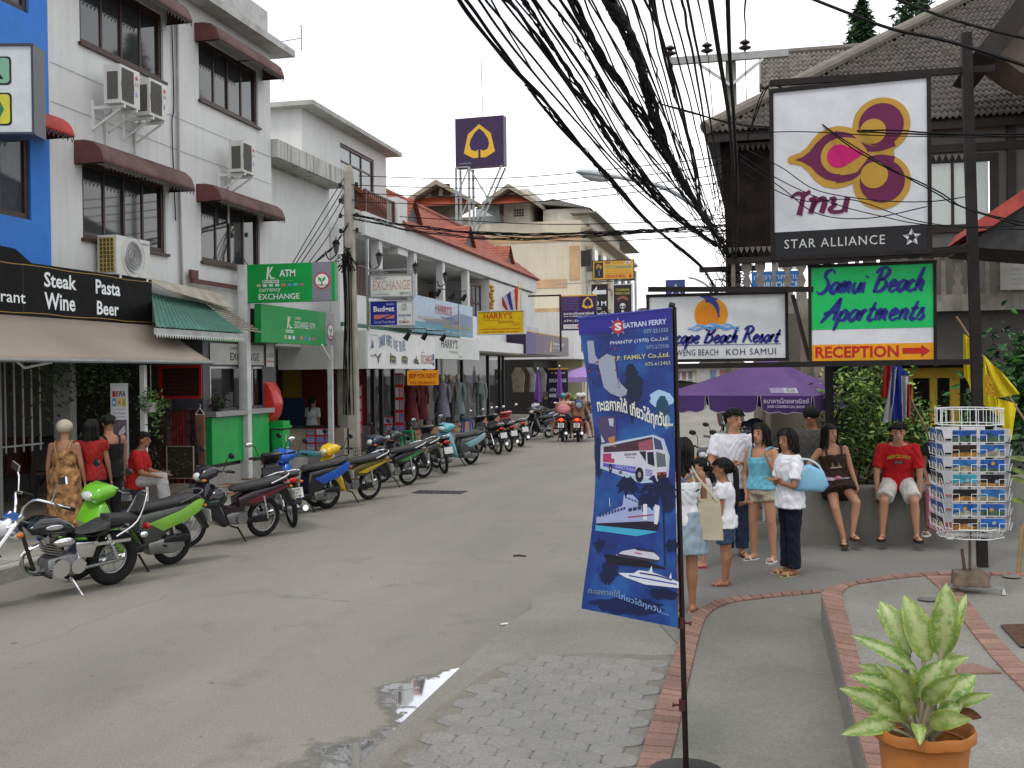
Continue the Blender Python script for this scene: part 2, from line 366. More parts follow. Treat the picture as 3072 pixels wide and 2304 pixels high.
def sheet(name,pts,z,m,kind='structure',parent=None,thick=0.):
    mb=MB()
    if thick:mb.prism([(p[0],p[1],z-thick)for p in pts],(0,0,thick))
    else:mb.poly([(p[0],p[1],z)for p in pts])
    o=mb.build(name,m,parent,0)
    if kind and parent is None:o['kind']=kind
    return o
sheet('ground',[(-900,-300),(900,-300),(900,1500),(-900,1500)],-.06,gApron)
road=sheet('road',[(-8.35,-8),(9,-8),(9,150),(-8.35,150)],0,gRoad,thick=.05)
road_far=MB();road_far.poly([(-8.35,150,0),(9,150,0),(60,420,0),(30,420,0)]);o=road_far.build('far_road',gRoad,None,0);o['kind']='structure'
edge=[(-2.22,1.5),(-2.22,6.4),(-2.2,8.2),(-2.18,9.3),(-2.1,9.9),(-2.2,10.4),(-2.1,11.3),(-2.15,12.3),(-1.75,13.2),(-1.45,14.6),(-.5,16.2),(1.0,17.0),(7,18.5),(9,18.5),(9,1.5)]
slab=sheet('sidewalk',edge,ZS-.012,gWalk,thick=.14)
def gp(px,py,z=ZS):p=G(px,py,z);return(p.x,p.y)
outb=[gp(*p)for p in[(1880,2400),(1906,2304),(1976,2093),(2033,1929),(2058,1872),(2102,1828),(2166,1796),(2300,1783),(2466,1768)]]
innb=[gp(*p)for p in[(1990,2400),(2011,2304),(2045,2157),(2083,1980),(2112,1872),(2140,1834),(2197,1809),(2310,1794),(2466,1779)]]
ramp=[innb[0]]+innb[1:]+[gp(2600,1779),gp(2800,2400)]
sheet('ramp_path',ramp,ZS,gRamp)
apr=list(reversed(outb[3:]))+[(-1.9,9.4),(-2.0,11.2),(-1.9,12.6),(-1.3,14.5),(2,16.6),(6.5,17.5),(6.5,10.5),gp(2700,1760)]
sheet('forecourt',[outb[k]for k in(8,7,6,5,4,3)]+[gp(1960,1850),gp(1950,1700),(-.95,12.6),(-.8,15.2),(2,16.4),(6.5,17.4),(6.5,10.2)],ZS-.006,gApron)
def strip_bricks(A,B,z,n_len,parent,h=.06,gap=.008,name='brick',split=1):
    """bricks laid across a band between polylines A and B"""
    def resample(P,ds):
        P=[V((p[0],p[1],0))for p in smoothpts([(q[0],q[1],0)for q in P],10)];out=[P[0]];acc=0
        for k in range(1,len(P)):
            seg=(P[k]-P[k-1]).length;acc+=seg
            while acc>=ds:
                acc-=ds;out.append(P[k]+(P[k-1]-P[k])*(acc/max(seg,1e-9)))
        return out
    pa=resample(A,n_len);n=len(pa)
    sb=[V((p[0],p[1],0))for p in smoothpts([(q[0],q[1],0)for q in B],10)]
    cum=[0]
    for k in range(1,len(sb)):cum.append(cum[-1]+(sb[k]-sb[k-1]).length)
    def at(t):
        d=t*cum[-1]
        for k in range(1,len(sb)):
            if cum[k]>=d:f=(d-cum[k-1])/max(cum[k]-cum[k-1],1e-9);return sb[k-1].lerp(sb[k],f)
        return sb[-1]
    for k in range(n-1):
        t0,t1=k/(n-1),(k+1)/(n-1);a0,a1,b0,b1=pa[k],pa[k+1],at(t0),at(t1)
        for q in range(split):
            f0,f1=q/split,(q+1)/split
            c=[a0.lerp(b0,f0),a1.lerp(b1,f0),a1.lerp(b1,f1),a0.lerp(b0,f1)];cc=sum(c,V())/4
            c=[cc+(p-cc)*(1-gap/max((p-cc).length,.02))for p in c];zz=z+random.uniform(-.002,.003)
            mb=MB();cc=V((cc.x,cc.y,0))
            top=[p-cc for p in c]
            mb.rings([[p+V((0,0,-h))for p in top],[p+V((0,0,-.006))for p in top],[p*.975 for p in top]])
            o=mb.build(name,gBrick,parent,0);o.location=(cc.x,cc.y,zz)
band=sheet('brick_border',outb+list(reversed(innb)),ZS-.003,gSand)
strip_bricks(outb,innb,ZS+.012,.115,band,split=1)
bedp=[gp(1070,2400),gp(1134,2304),gp(1300,2130),gp(1460,2010),gp(1530,1985),gp(1640,1965),gp(1720,1958),gp(1800,1955),gp(1960,1962),gp(2024,1960),gp(1976,2093),gp(1906,2304),gp(1880,2400)]
bed=sheet('paver_bed',bedp,ZS-.008,gSand)
def inside(x,y,P):
    c=False;n=len(P)
    for i in range(n):
        (x1,y1),(x2,y2)=P[i],P[i-1]
        if(y1>y)!=(y2>y)and x<(x2-x1)*(y-y1)/(y2-y1)+x1:c=not c
    return c
hexm=MB();R_=.1
def hexring(r,z):
    out=[]
    for k in range(6):
        a=PI/6+k*PI/3;p=V((math.cos(a),math.sin(a),0))*r;tdir=V((-math.sin(a),math.cos(a),0))*r*.13
        out+=[p*.955-tdir+V((0,0,z)),p*.955+tdir+V((0,0,z))]
    return out
hexm.rings([hexring(.113,-.03),hexring(.113,-.006),hexring(.104,0)])
ho=hexm.build('paver',gPaver,bed,0);hme=ho.data;first=True
yy=5.55;row=0
while yy<8.9:
    xx=-2.3+(.1 if row%2 else 0)
    while xx<.2:
        x_,y_=xx+(yy-6)*-.0,yy
        if all(inside(x_+dx,y_+dy,bedp)for dx,dy in((-.1,0),(.1,0),(0,.1),(0,-.1))):
            loc=(x_+random.uniform(-.003,.003),y_+random.uniform(-.003,.003),ZS+random.uniform(.003,.006)-.0035*max(0,yy-7.2))
            rot=(random.uniform(-.005,.005),random.uniform(-.005,.005),random.uniform(-.03,.03))
            if first:ho.location=loc;ho.rotation_euler=rot;first=False
            else:inst('paver',hme,loc,bed,rot=rot)
        xx+=.2
    yy+=.1732;row+=1
TZ=.42
tout=[gp(*p,TZ)for p in[(2660,2500),(2602,2304),(2569,2192),(2537,2057),(2497,1904),(2470,1810),(2463,1778),(2500,1757),(2575,1741),(2700,1722),(2850,1714),(3000,1716),(3200,1722)]]
tinn=[gp(*p,TZ)for p in[(2740,2500),(2660,2304),(2622,2130),(2573,1950),(2545,1850),(2528,1790),(2540,1765),(2570,1752),(2630,1743),(2720,1731),(2850,1723),(3000,1725),(3200,1731)]]
gTer=ground_mat('terrace_concrete',(.155,.15,.13),(.225,.215,.19),.9,.5,.25,0,rough=.7)
terr=sheet('terrace',tout+[(5,8.9),(5,1.0),(.75,1.0)],TZ-.01,gTer,thick=.3)
strip_bricks(tout,tinn,TZ+.004,.16,terr,h=.05)
bb=[gp(*p,TZ)for p in[(2775,1727),(2840,1790),(2902,1880),(2990,1990),(3080,2080),(3200,2200)]]
bi=[gp(*p,TZ)for p in[(2850,1727),(2900,1790),(2960,1870),(3060,1975),(3160,2070),(3300,2190)]]
strip_bricks(bb,bi,TZ+.002,.15,terr,h=.03)
b3=[gp(*p,TZ)for p in[(2860,1995),(2920,1990),(2985,1990)]];b4=[gp(*p,TZ)for p in[(2870,2020),(2935,2018),(3010,2018)]]
strip_bricks(b3,b4,TZ+.002,.15,terr,h=.03)
for px,py in[(2783,1798),(3035,1730)]:
    m_=MB();p=G(px,py,TZ);m_.lathe((p.x,p.y,TZ),[(.075,.0),(.08,.006),(.03,.008),(.001,.006)],20)
    o=m_.build('drain_cover',mSteel);tag(o,'small round drain cover in the terrace '+('nearer the potted plant' if px<2900 else 'beside the stone foot'),'drain cover')
m_=MB();pts=[gp(3000,1875,TZ),gp(3090,1872,TZ),gp(3150,1950,TZ),gp(3060,1940,TZ)]
m_.poly([(p[0],p[1],TZ+.004)for p in pts]);tag(m_.build('door_mat',M((.10,.05,.03),.95,bump=.6,var=.2,scale=30),None,0),'brown door mat lying at the right end of the terrace','mat')
# ---------------- left hand pavement
KX=-8.35
lw=sheet('left_sidewalk',[(-14,-2),(KX-.16,-2),(KX-.16,62),(-14,62)],.17,gSand,thick=.2)
kerb=MB();ks=None
for k in range(60):
    y0=4+k*1.0
    mb=MB();mb.rings([[V((-.08,-.495,-.2)),V((.08,-.495,-.2)),V((.08,.495,-.2)),V((-.08,.495,-.2))],[V((-.08,-.495,-.02)),V((.07,-.495,-.02)),V((.07,.495,-.02)),V((-.08,.495,-.02))],[V((-.08,-.49,0)),V((.055,-.49,0)),V((.055,.49,0)),V((-.08,.49,0))]])
    if ks is None:ko=mb.build('kerbstone',ground_mat('kerb',(.27,.26,.235),(.36,.35,.31),3,.45,.3,0,rand=.1),lw,0);ks=ko.data;ko.location=(KX-.08,y0,.18)
    else:inst('kerbstone',ks,(KX-.08,y0,.18+random.uniform(-.004,.004)),lw)
tm=MB();tm.rings([[V((-.195,-.195,-.03)),V((.195,-.195,-.03)),V((.195,.195,-.03)),V((-.195,.195,-.03))],[V((-.195,-.195,-.003)),V((.195,-.195,-.003)),V((.195,.195,-.003)),V((-.195,.195,-.003))],[V((-.19,-.19,0)),V((.19,-.19,0)),V((.19,.19,0)),V((-.19,.19,0))]])
to=tm.build('paving_tile',gTile,lw,0);tme=to.data;to.location=(-8.72,9,.185)
red=M((.30,.10,.07),.7,var=.2,scale=5,dirt=.4)
tmr=tme.copy();tmr.materials[0]=red
for i in range(5):
    for j in range(45):
        x_,y_=-8.72-.4*i,9+.4*j
        if i==0 and j==0:continue
        if i>=2 and 20<=j<=27 and(i+j)%2:inst('paving_tile',tmr,(x_,y_,.185),lw)
        else:inst('paving_tile',tme,(x_,y_,.185+random.uniform(-.002,.002)),lw)
# ---------------- puddle along the right kerb, drain grate on the road, litter
def water_mat():
    m=bpy.data.materials.new('puddle_water');m.use_nodes=True;t=m.node_tree;b=t.nodes['Principled BSDF'];N=t.nodes.new;L=t.links.new
    b.inputs['Base Color'].default_value=(.055,.05,.042,1);b.inputs['Roughness'].default_value=.03;b.inputs['IOR'].default_value=1.7;b.inputs['Specular IOR Level'].default_value=1
    tc=N('ShaderNodeTexCoord');n=N('ShaderNodeTexNoise');n.inputs['Scale'].default_value=4;n.inputs['Detail'].default_value=7;n.inputs['Roughness'].default_value=.6;L(tc.outputs['Object'],n.inputs['Vector'])
    at=N('ShaderNodeAttribute');at.attribute_name='wet'
    su=N('ShaderNodeMath');su.operation='ADD';L(n.outputs['Fac'],su.inputs[0]);L(at.outputs['Fac'],su.inputs[1])
    r=N('ShaderNodeMapRange');r.inputs[1].default_value=.84;r.inputs[2].default_value=1.0;r.inputs[4].default_value=.6;L(su.outputs[0],r.inputs[0]);r9=N('ShaderNodeMapRange');r9.inputs[1].default_value=1.0;r9.inputs[2].default_value=1.05;L(su.outputs[0],r9.inputs[0]);m9=N('ShaderNodeMath');m9.operation='MAXIMUM';L(r.outputs[0],m9.inputs[0]);L(r9.outputs[0],m9.inputs[1]);L(m9.outputs[0],b.inputs['Alpha'])
    rr=N('ShaderNodeMapRange');rr.inputs[1].default_value=1.0;rr.inputs[2].default_value=1.06;rr.inputs[3].default_value=.45;rr.inputs[4].default_value=.03;L(su.outputs[0],rr.inputs[0]);L(rr.outputs[0],b.inputs['Roughness'])
    rm=N('ShaderNodeMapRange');rm.inputs[1].default_value=1.02;rm.inputs[2].default_value=1.07;rm.inputs[4].default_value=.85;L(su.outputs[0],rm.inputs[0]);L(rm.outputs[0],b.inputs['Metallic'])
    cr=N('ShaderNodeValToRGB');cr.color_ramp.elements[0].color=(.09,.08,.065,1);cr.color_ramp.elements[1].color=(.75,.76,.78,1);L(rm.outputs[0],cr.inputs[0]);L(cr.outputs[0],b.inputs['Base Color'])
    return m
mb=MB();nx_,ny_=22,60;X0,X1,Y0,Y1=-3.3,-2.225,5.2,9.9
mb.v=[V((X0+(X1-X0)*i/nx_,Y0+(Y1-Y0)*j/ny_,.004))for j in range(ny_+1)for i in range(nx_+1)]
mb.f=[(j*(nx_+1)+i,j*(nx_+1)+i+1,(j+1)*(nx_+1)+i+1,(j+1)*(nx_+1)+i)for j in range(ny_)for i in range(nx_)]
pud=mb.build('puddle',water_mat(),None,0);pud['kind']='structure'
at=pud.data.attributes.new('wet','FLOAT','POINT')
for k,v in enumerate(pud.data.vertices):
    d=X1-v.co.x;y=v.co.y
    wdt=.04+.50*math.exp(-((y-7.6)/.55)**2)+.62*math.exp(-((y-6.1)/.6)**2)
    if y>8.2:wdt*=max(0,(8.8-y)/.6)
    dark=.10*math.exp(-((y-6.3)/.8)**2)
    at.data[k].value=max(0.,min(.84,.80-dark-.40*(max(0.,d)/max(wdt,.02))**1.5))
gr=thing('drain_grate','dark drain cover in the road beside the yellow scooter','drain grate',(-6.15,20.5,0))
mb=MB();mb.box((0,0,.006),(1.0,.5,.008));mb.build('frame',M((.05,.045,.04),.8),gr,0)
mb=MB()
for k in range(9):mb.box((-.44+k*.11,0,.012),(.05,.42,.008))
mb.build('grille',M((.035,.03,.03),.7,.3),gr,0)
for px,py,l,c,lb,wd in[(1558,1670,.16,(.05,.04,.03),'small dark stick lying on the open road',.025),(1522,1877,.12,(.7,.7,.68),'small white scrap of paper near the road edge',.02)]:
    p=G(px,py,0);mb=MB();mb.tube([(p.x-l/2,p.y,.01),(p.x,p.y+.02,.014),(p.x+l/2,p.y,.01)],wd/2,6);tag(mb.build('litter',M(c,.8)),lb,'litter')
# ================================================================== left side of the street
def wall_holes(mb,mapf,u0,u1,v0,v1,th,holes):
    """solid wall with rectangular openings; mapf(u, v, t) -> point, t = 0 front .. th back"""
    us=sorted({u0,u1,*[min(max(h[k],u0),u1)for h in holes for k in(0,1)]});vs=sorted({v0,v1,*[min(max(h[k],v0),v1)for h in holes for k in(2,3)]})
    for i in range(len(us)-1):
        j=0
        while j<len(vs)-1:
            uc=(us[i]+us[i+1])/2
            def hole(jj):vc=(vs[jj]+vs[jj+1])/2;return any(h[0]<uc<h[1]and h[2]<vc<h[3]for h in holes)
            if hole(j):j+=1;continue
            k=j
            while k+1<len(vs)-1 and not hole(k+1):k+=1
            a,b,c,d=us[i],us[i+1],vs[j],vs[k+1]
            mb.rings([[mapf(a,c,0),mapf(b,c,0),mapf(b,d,0),mapf(a,d,0)],[mapf(a,c,th),mapf(b,c,th),mapf(b,d,th),mapf(a,d,th)]]);j=k+1
def fx(x):return lambda u,v,t:V((x-t,u,v))
def fy(y):return lambda u,v,t:V((u,y+t,v))
mGlassD=glass_mat((.035,.038,.042),1.0,.04)
mFrameB=M((.055,.03,.024),.45,var=.1)
def window(parent,mapf,u0,u1,v0,v1,n,fm=mFrameB,gm=mGlassD,fw=.09,rows=(),mullion=.05,t0=.04,th=.07,vertical_panes=True):
    f=MB()
    def seg(a,b,c,d,t=t0,k=th):f.rings([[mapf(a,c,t),mapf(b,c,t),mapf(b,d,t),mapf(a,d,t)],[mapf(a,c,t+k),mapf(b,c,t+k),mapf(b,d,t+k),mapf(a,d,t+k)]])
    seg(u0,u1,v0,v0+fw);seg(u0,u1,v1-fw,v1);seg(u0,u0+fw,v0+fw,v1-fw);seg(u1-fw,u1,v0+fw,v1-fw)
    W=(u1-u0-2*fw);cuts=[u0+fw+W*k/n for k in range(n+1)];vv=[v0+fw]+[v0+(v1-v0)*r for r in rows]+[v1-fw]
    for c in cuts[1:-1]:seg(c-mullion/2,c+mullion/2,v0+fw,v1-fw,t0+.01,th-.02)
    for r in vv[1:-1]:
        for k in range(n):seg(cuts[k]+(mullion/2 if k else 0),cuts[k+1]-(mullion/2 if k<n-1 else 0),r-mullion/2,r+mullion/2,t0+.012,th-.024)
    fo=f.build('window',fm,parent,0)
    for k in range(n):
        for r in range(len(vv)-1):
            g=MB();a,b,c,d=cuts[k]+mullion/2,cuts[k+1]-mullion/2,vv[r]+.003,vv[r+1]-.003;tt=t0+.03+(.012 if k%2 else 0)
            g.rings([[mapf(a,c,tt),mapf(b,c,tt),mapf(b,d,tt),mapf(a,d,tt)],[mapf(a,c,tt+.008),mapf(b,c,tt+.008),mapf(b,d,tt+.008),mapf(a,d,tt+.008)]])
            g.build('pane',gm,fo,0)
    return fo
FX=-10.6
# ---- white three storey building
wb=thing('white_building','tall plain white building with brown framed windows above the restaurant sign','building',(FX,18.7,0))
def loc_(f,o):return lambda u,v,t:f(u,v,t)-V(o)
WO=(FX,18.7,0);wf=loc_(fx(FX),WO)
wh=[(15.68,18.2,4.55,5.82),(19.5,22.06,4.55,5.82),(15.68,18.2,7.68,8.9),(19.5,22.06,7.68,8.9)]
mb=MB();wall_holes(mb,wf,14.84,22.68,3.3,9.45,.18,wh)
mb.bx(-3.9,-.18,14.84-WO[1],15.0-WO[1],3.3,9.45).bx(-3.9,-.18,22.5-WO[1],22.68-WO[1],.2,9.45)
mb.bx(-3.9,-3.7,15.0-WO[1],22.5-WO[1],3.3,9.45);mb.build('wall',mWall,wb,0)
mb=MB().bx(-3.9,.42,14.84-WO[1],23.1-WO[1],9.45,9.6);mb.build('cornice',M((.5,.5,.48),.85,var=.1,dirt=.6,scale=3),wb,0)
mb=MB().bx(-3.9,0,14.84-WO[1],22.6-WO[1],9.6,10.35);mb.build('roof_parapet',M((.52,.52,.51),.85,var=.08,dirt=.55,scale=1.6),wb,0)
mb=MB().bx(-3.6,-.3,15.0-WO[1],22.45-WO[1],3.25,3.4);mb.bx(-3.6,-.3,15.0-WO[1],22.45-WO[1],6.3,6.4);mb.build('floor_slab',mConc,wb,0)
for h in wh:window(wb,wf,*h,4)
for h in wh:
    mb=MB();mb.bx(-.02,.06,h[0]-.05-WO[1],h[1]+.05-WO[1],h[2]-.05,h[2]-.002);mb.build('sill',mFrameB,wb,0)
dp=M((.56,.56,.56),.6,var=.1,dirt=.3)
mb=MB();mb.tube([(.05,18.62-WO[1],9.4),(.05,18.60-WO[1],6.2),(.05,18.66-WO[1],4.0),(.05,18.9-WO[1],3.85),(.05,19.9-WO[1],3.8)],.028,8);mb.build('drainpipe',M((.35,.33,.33),.6),wb,60)
mb=MB()
for z in(6.55,7.15):mb.tube([(.012,14.9-WO[1],z),(.012,18.8-WO[1],z-.02),(.012,22.6-WO[1],z)],.0028,5)
mb.build('wall_cable',mBlk,wb,0)
mb=MB();mb.tube(smoothpts([(.03,18.45-WO[1],9.3),(.03,18.5-WO[1],7.4),(.03,18.42-WO[1],6.9),(.03,18.5-WO[1],5.2)]),.011,5);mb.build('hanging_cable',mBlk,wb,0)
# ---- corrugated awnings with pierced valance
def awning(name,label,y0,y1,zb,zt,proj,col,x0=FX,group=None):
    root=thing(name,label,'awning',(x0,(y0+y1)/2,zb),0,group);L=y1-y0;n=int(L/.075);rs=[]
    pr=[(0,zt-zb),(proj*.35,zt-zb-.005),(proj*.68,(zt-zb)*.88),(proj*.9,(zt-zb)*.6),(proj,(zt-zb)*.22),(proj*1.02,0)]
    mb=MB()
    for k in range(n*4+1):
        y=-L/2+L*k/(n*4);rp_=.014*math.sin(k*PI/2);rs.append([V((a+(rp_ if a else 0),y,b+rp_))for a,b in pr])
    i=len(mb.v);W_=len(pr)
    for r in rs:mb.v+=r
    for a in range(len(rs)-1):
        for b in range(W_-1):mb.f.append((i+a*W_+b,i+a*W_+b+1,i+(a+1)*W_+b+1,i+(a+1)*W_+b))
    m=M(col,.5,var=.2,scale=3,dirt=.55)
    o=mb.build('corrugated_sheet',m,root,60);s=o.modifiers.new('s','SOLIDIFY');s.thickness=.006
    mc=M((col[0]*.8,col[1]*.5,col[2]*.5),.5,var=.12,dirt=.2)
    for e in(-L/2-.006,L/2+.006):
        mb=MB();mb.prism([(a,e,b)for a,b in pr]+[(0,e,0)],(0,.008,0));mb.build('end_cap',mc,root,0)
    v=MB();nn=int(L/.11)
    for k in range(nn):
        y=-L/2+L*(k+.5)/nn;x=proj*1.02
        P=[(-.05,.0),(.05,0),(.05,-.035),(.025,-.05),(.012,-.085),(0,-.1),(-.012,-.085),(-.025,-.05),(-.05,-.035)]
        i=len(v.v);v.v+=[V((x,y+a,b))for a,b in P]+[V((x,y+.022*math.cos(t),-.03+.02*math.sin(t)))for t in[q*PI/2+PI/4 for q in range(4)]]
        v.f+=[(i+4,i+5,i+6,i+7,i+12,i+11)if 0 else(i+3,i+4,i+5,i+6,i+7),(i,i+11-1,i+9,i+1),(i+1,i+2,i+3,i+12,i+9),(i+0,i+10,i+11,i+7,i+8),(i+3,i+7,i+11,i+12)]
    v.build('lace_valance',M((.03,.02,.02),.6),root,0)
    b=MB()
    for y in(-L/2+.03,0,L/2-.03):b.bar((.01,y,0),(proj,y,.0),.025);b.bar((.01,y,zt-zb-.06),(proj*.9,y,.02),.02)
    b.build('bracket',mDark,root,0)
    return root
maroon=(.17,.095,.09)
awning('window_awning','maroon corrugated awning over the second floor window directly above the big air conditioner',15.48,18.35,5.70,6.06,.5,maroon,group='maroon window awnings')
awning('window_awning','maroon corrugated awning on the white building just left above the green exchange sign',19.33,22.25,5.68,6.0,.5,maroon,group='maroon window awnings')
awning('window_awning','maroon corrugated awning over the top floor window nearest the roof corner',19.35,22.3,8.76,9.1,.5,maroon,group='maroon window awnings')
awning('window_awning','maroon corrugated awning cut off by the top edge above the paired air conditioners',15.48,18.35,8.76,9.1,.5,maroon,group='maroon window awnings')
# ---- air conditioners
acM=M((.62,.62,.58),.5,var=.05,dirt=.2);acD=M((.16,.15,.14),.6,var=.2,scale=30)
def ac_unit(label,y0,y1,z0,z1,d,big=False,gap=.3):
    root=thing('air_conditioner',label,'air conditioner',(FX,(y0+y1)/2,z0),0,'outdoor units on the white building');L=y1-y0;H=z1-z0
    b=MB();b.rings([[V((x,y,z))for x,y in((gap,-L/2),(gap+d,-L/2),(gap+d,L/2),(gap,L/2))]for z in(0,H)]);b.build('casing',acM,root,0)
    if big:
        f=MB();f.tube([(gap+d+.004,.06*L-L*.08+.30*H*math.cos(t)*1.25,H*.5+.37*H*math.sin(t))for t in[q*PI/16 for q in range(32)]],.012,5,closed=True)
        for q in range(5):f.torus((gap+d+.012,-.02,H*.5),(1,0,0),.06+q*.065*H/.6,.004,24,4)
        f.build('fan_guard',mSteel,root,60)
        p=Panel((gap+d,-L/2,0),(0,1,0),(0,0,1),L,H,root);p.disc(.5-.02/L,.5,.37*H,(.22,.22,.21),1,'fan_recess')
        p.text('CARRIER',.74,.97,.86,.92,(.05,.06,.2),2);sd_=Panel((gap,-L/2,0),(1,0,0),(0,0,1),d,H,root);sd_.rect(.12,.06,.9,.94,(.10,.075,.035),1,'coil',rough=.7)
        g=MB()
        for k in range(9):zz=H*(.08+.105*k);g.bar((gap+.1*d,-L/2-.01,zz),(gap+.92*d,-L/2-.01,zz),.012)
        for k in range(5):xx=gap+d*(.12+.19*k);g.bar((xx,-L/2-.014,H*.06),(xx,-L/2-.014,H*.94),.012)
        g.build('coil_guard',M((.45,.36,.12),.6,var=.2),root,0)
    else:
        p=Panel((gap+d,-L/2,0),(0,1,0),(0,0,1),L,H,root);p.rect(.06,.08,.66,.92,(.13,.125,.11),1,'fan_recess',rough=.7)
        g=MB()
        for k in range(15):yy=-L/2+L*(.08+.04*k);g.bar((gap+d+.012,yy,H*.08),(gap+d+.012,yy,H*.92),.008)
        g.build('grille',acD,root,0)
        p.disc(.36,.5,.3*H,(.07,.07,.065),2,'fan');p.disc(.83,.8,.035,(.55,.04,.12),2,'emblem');p.text('LG',.74,.92,.6,.68,(.1,.1,.1),2);p.rect(.78,.3,.86,.42,(.25,.3,.55),2)
        s_=Panel((gap,-L/2,0),(1,0,0),(0,0,1),d,H,root);s_.rect(.2,.1,.85,.82,(.10,.095,.085),1,'coil',rough=.8)
    b=MB()
    for y in(-L/2+.12,L/2-.08):b.bar((.02,y,-.03),(gap+d,y,-.03),.035,.05);b.bar((.03,y,-.36),(gap+d*.75,y,-.06),.03);b.bar((.02,y,-.38),(.02,y,.1),.04)
    b.build('bracket',mWhite,root,0)
    b=MB();b.tube([(.15,L*.3,.05),(.05,L*.3,-.2),(.04,L*.3,-.95)],.022,6);b.build('pipe',acM,root,60)
ac_unit('paired white air conditioner under the upper window, left of the two',15.86,16.42,6.72,7.34,.3)
ac_unit('paired white air conditioner under the upper window, right of the two',16.72,17.28,6.72,7.34,.3)
ac_unit('single white air conditioner under the top window near the building corner',20.1,20.66,6.36,6.98,.3)
ac_unit('large rusty air conditioner with round fan standing on the restaurant sign',15.95,16.95,3.98,4.62,.34,True,.08)
# ---- blue building at the left edge
bb_=thing('blue_building','bright blue painted building at the left edge of the photo','building',(FX,12,0))
BO=(FX,12,0);bf=loc_(fx(FX+.02),BO);blueM=M((.03,.19,.62),.6,var=.05,dirt=.08)
mb=MB();wall_holes(mb,bf,8,14.84,3.3,10.4,.2,[(12.6,14.38,4.66,5.95),(12.6,14.4,7.72,8.9)]);mb.bx(-3.9,-3.7,-4,2.84,.2,10.4);mb.bx(-3.7,-.18,-4,2.8,3.1,3.3);mb.build('wall',blueM,bb_,0)
curtM=M((.55,.6,.68),.8,var=.15,scale=6)
for h in[(12.6,14.38,4.66,5.95),(12.6,14.4,7.72,8.9)]:
    window(bb_,bf,*h,3,gm=glass_mat((.05,.06,.07),.55,.03))
    c=MB();i=0;pts=[]
    for k in range(50):pts.append((-.16+.02*math.sin(k*1.3),h[0]-12+(h[1]-h[0])*k/49))
    for k in range(49):c.quad((pts[k][0],pts[k][1],h[2]),(pts[k+1][0],pts[k+1][1],h[2]),(pts[k+1][0],pts[k+1][1],h[3]),(pts[k][0],pts[k][1],h[3]))
    c.build('curtain',curtM,bb_,60)
awning('window_awning','bright red corrugated awning on the blue building under the hanging sign box',12.4,14.72,5.93,6.22,.5,(.50,.055,.05),FX+.02)
root,p=signbox('hanging_sign','grey edged light box sign with green and yellow letter tiles at the left edge','sign',(-10.75,12.1),(-9.12,12.5),5.45,6.62,.35,(.60,.62,.60),M((.05,.055,.07),.4),.03)
def rrect(a0,b0,a1,b1,r,p):
    o=[];rx,ry=r/p.w,r/p.h
    for cx,cy,t in((a1-rx,b1-ry,0),(a0+rx,b1-ry,1),(a0+rx,b0+ry,2),(a1-rx,b0+ry,3)):
        for k in range(5):an=(t+k/4)*PI/2;o.append((cx+rx*math.cos(an),cy+ry*math.sin(an)))
    return o
for(b0,b1,c,l,lc)in((.55,.88,(.22,.42,.28),'A',(.01,.01,.01)),(.08,.46,(.62,.56,.05),'O',(.03,.2,.08))):
    p.poly(rrect(.5,b0,.84,b1,.05,p),(.02,.02,.02),2);p.poly(rrect(.515,b0+.02,.825,b1-.02,.045,p),c,3);p.text(l,.56,.78,b0+.07,b1-.07,lc,4,bold=.02)
# ---- restaurant: signboard, awning, open front
mRest=M((.007,.007,.008),.55,var=.25,scale=3,spec=.1)
rs_=thing('restaurant_signboard','long black restaurant fascia board with white food words and gold lines','sign',(-10.2,15.2,3.2))
mb=MB();prof=[(-3.0,0),(1.83,-.02),(1.83,.77),(-1.35,.76),(-1.7,.93),(-3.0,.96)]
mb.prism([V((-.12,a,b))for a,b in prof],(.12,0,0));mb.build('board',mRest,rs_,0)
p=Panel((0.0,-3.0,0),(0,1,0),(0,0,1),4.83,.76,rs_)
tw=(.78,.82,.82)
for t,a,b,c,d in(('Steak',.397,.557,.58,.87),('Wine',.397,.55,.15,.48),('Pasta',.66,.80,.56,.86),('Beer',.665,.79,.13,.42)):p.text(t,a,b,c,d,tw,2,bold=.022)
p.text('Restaurant',.02,.31,.22,.44,tw,2,bold=.008)
p.poly(rrect(.0,.66,.185,1.14,.06,p),(.03,.38,.14),2);p.text('A',.05,.15,.72,1.08,(.01,.012,.01),3,bold=.03)
for b in(.05,.95):p.stroke([(k/12,b+.012*math.sin(k*1.7))for k in range(13)],.012,(.33,.2,.05),2,'gold_line')
p.rect(.3,.02,.302,.96,(.05,.05,.045),1)
aw=thing('shop_awning','beige canvas roller awning sloping out under the black restaurant board','awning',(-10.2,15,3.2))
mb=MB();n=24
for i in range(n):
    pass
mb.v=[V((.05+.95*j/6,-3.5+5.75*i/n,-.02-.63*j/6-.03*math.sin(j/6*PI)-.012*math.sin(i*2.1)*math.sin(j/6*PI)))for i in range(n+1)for j in range(7)]
mb.f=[(i*7+j,i*7+j+1,(i+1)*7+j+1,(i+1)*7+j)for i in range(n)for j in range(6)]
cv=mb.build('canvas',M((.30,.25,.20),.85,var=.06,scale=1.2,dirt=.15),aw,60);s=cv.modifiers.new('s','SOLIDIFY');s.thickness=.01
mb=MB();mb.cyl((1.0,-3.5,-.66),(1.0,2.25,-.66),.028,n=10);mb.build('front_bar',M((.25,.27,.27),.5,.4),aw)
mb=MB();mb.tube([(.05,-2.2,-.3),(.5,-2.0,-.75),(.98,-2.1,-.68)],.02,6);mb.build('folding_arm',mWhite,aw)
sh=thing('open_restaurant','dim open restaurant front with grey columns beneath the beige awning','shop front',(FX,14,0))
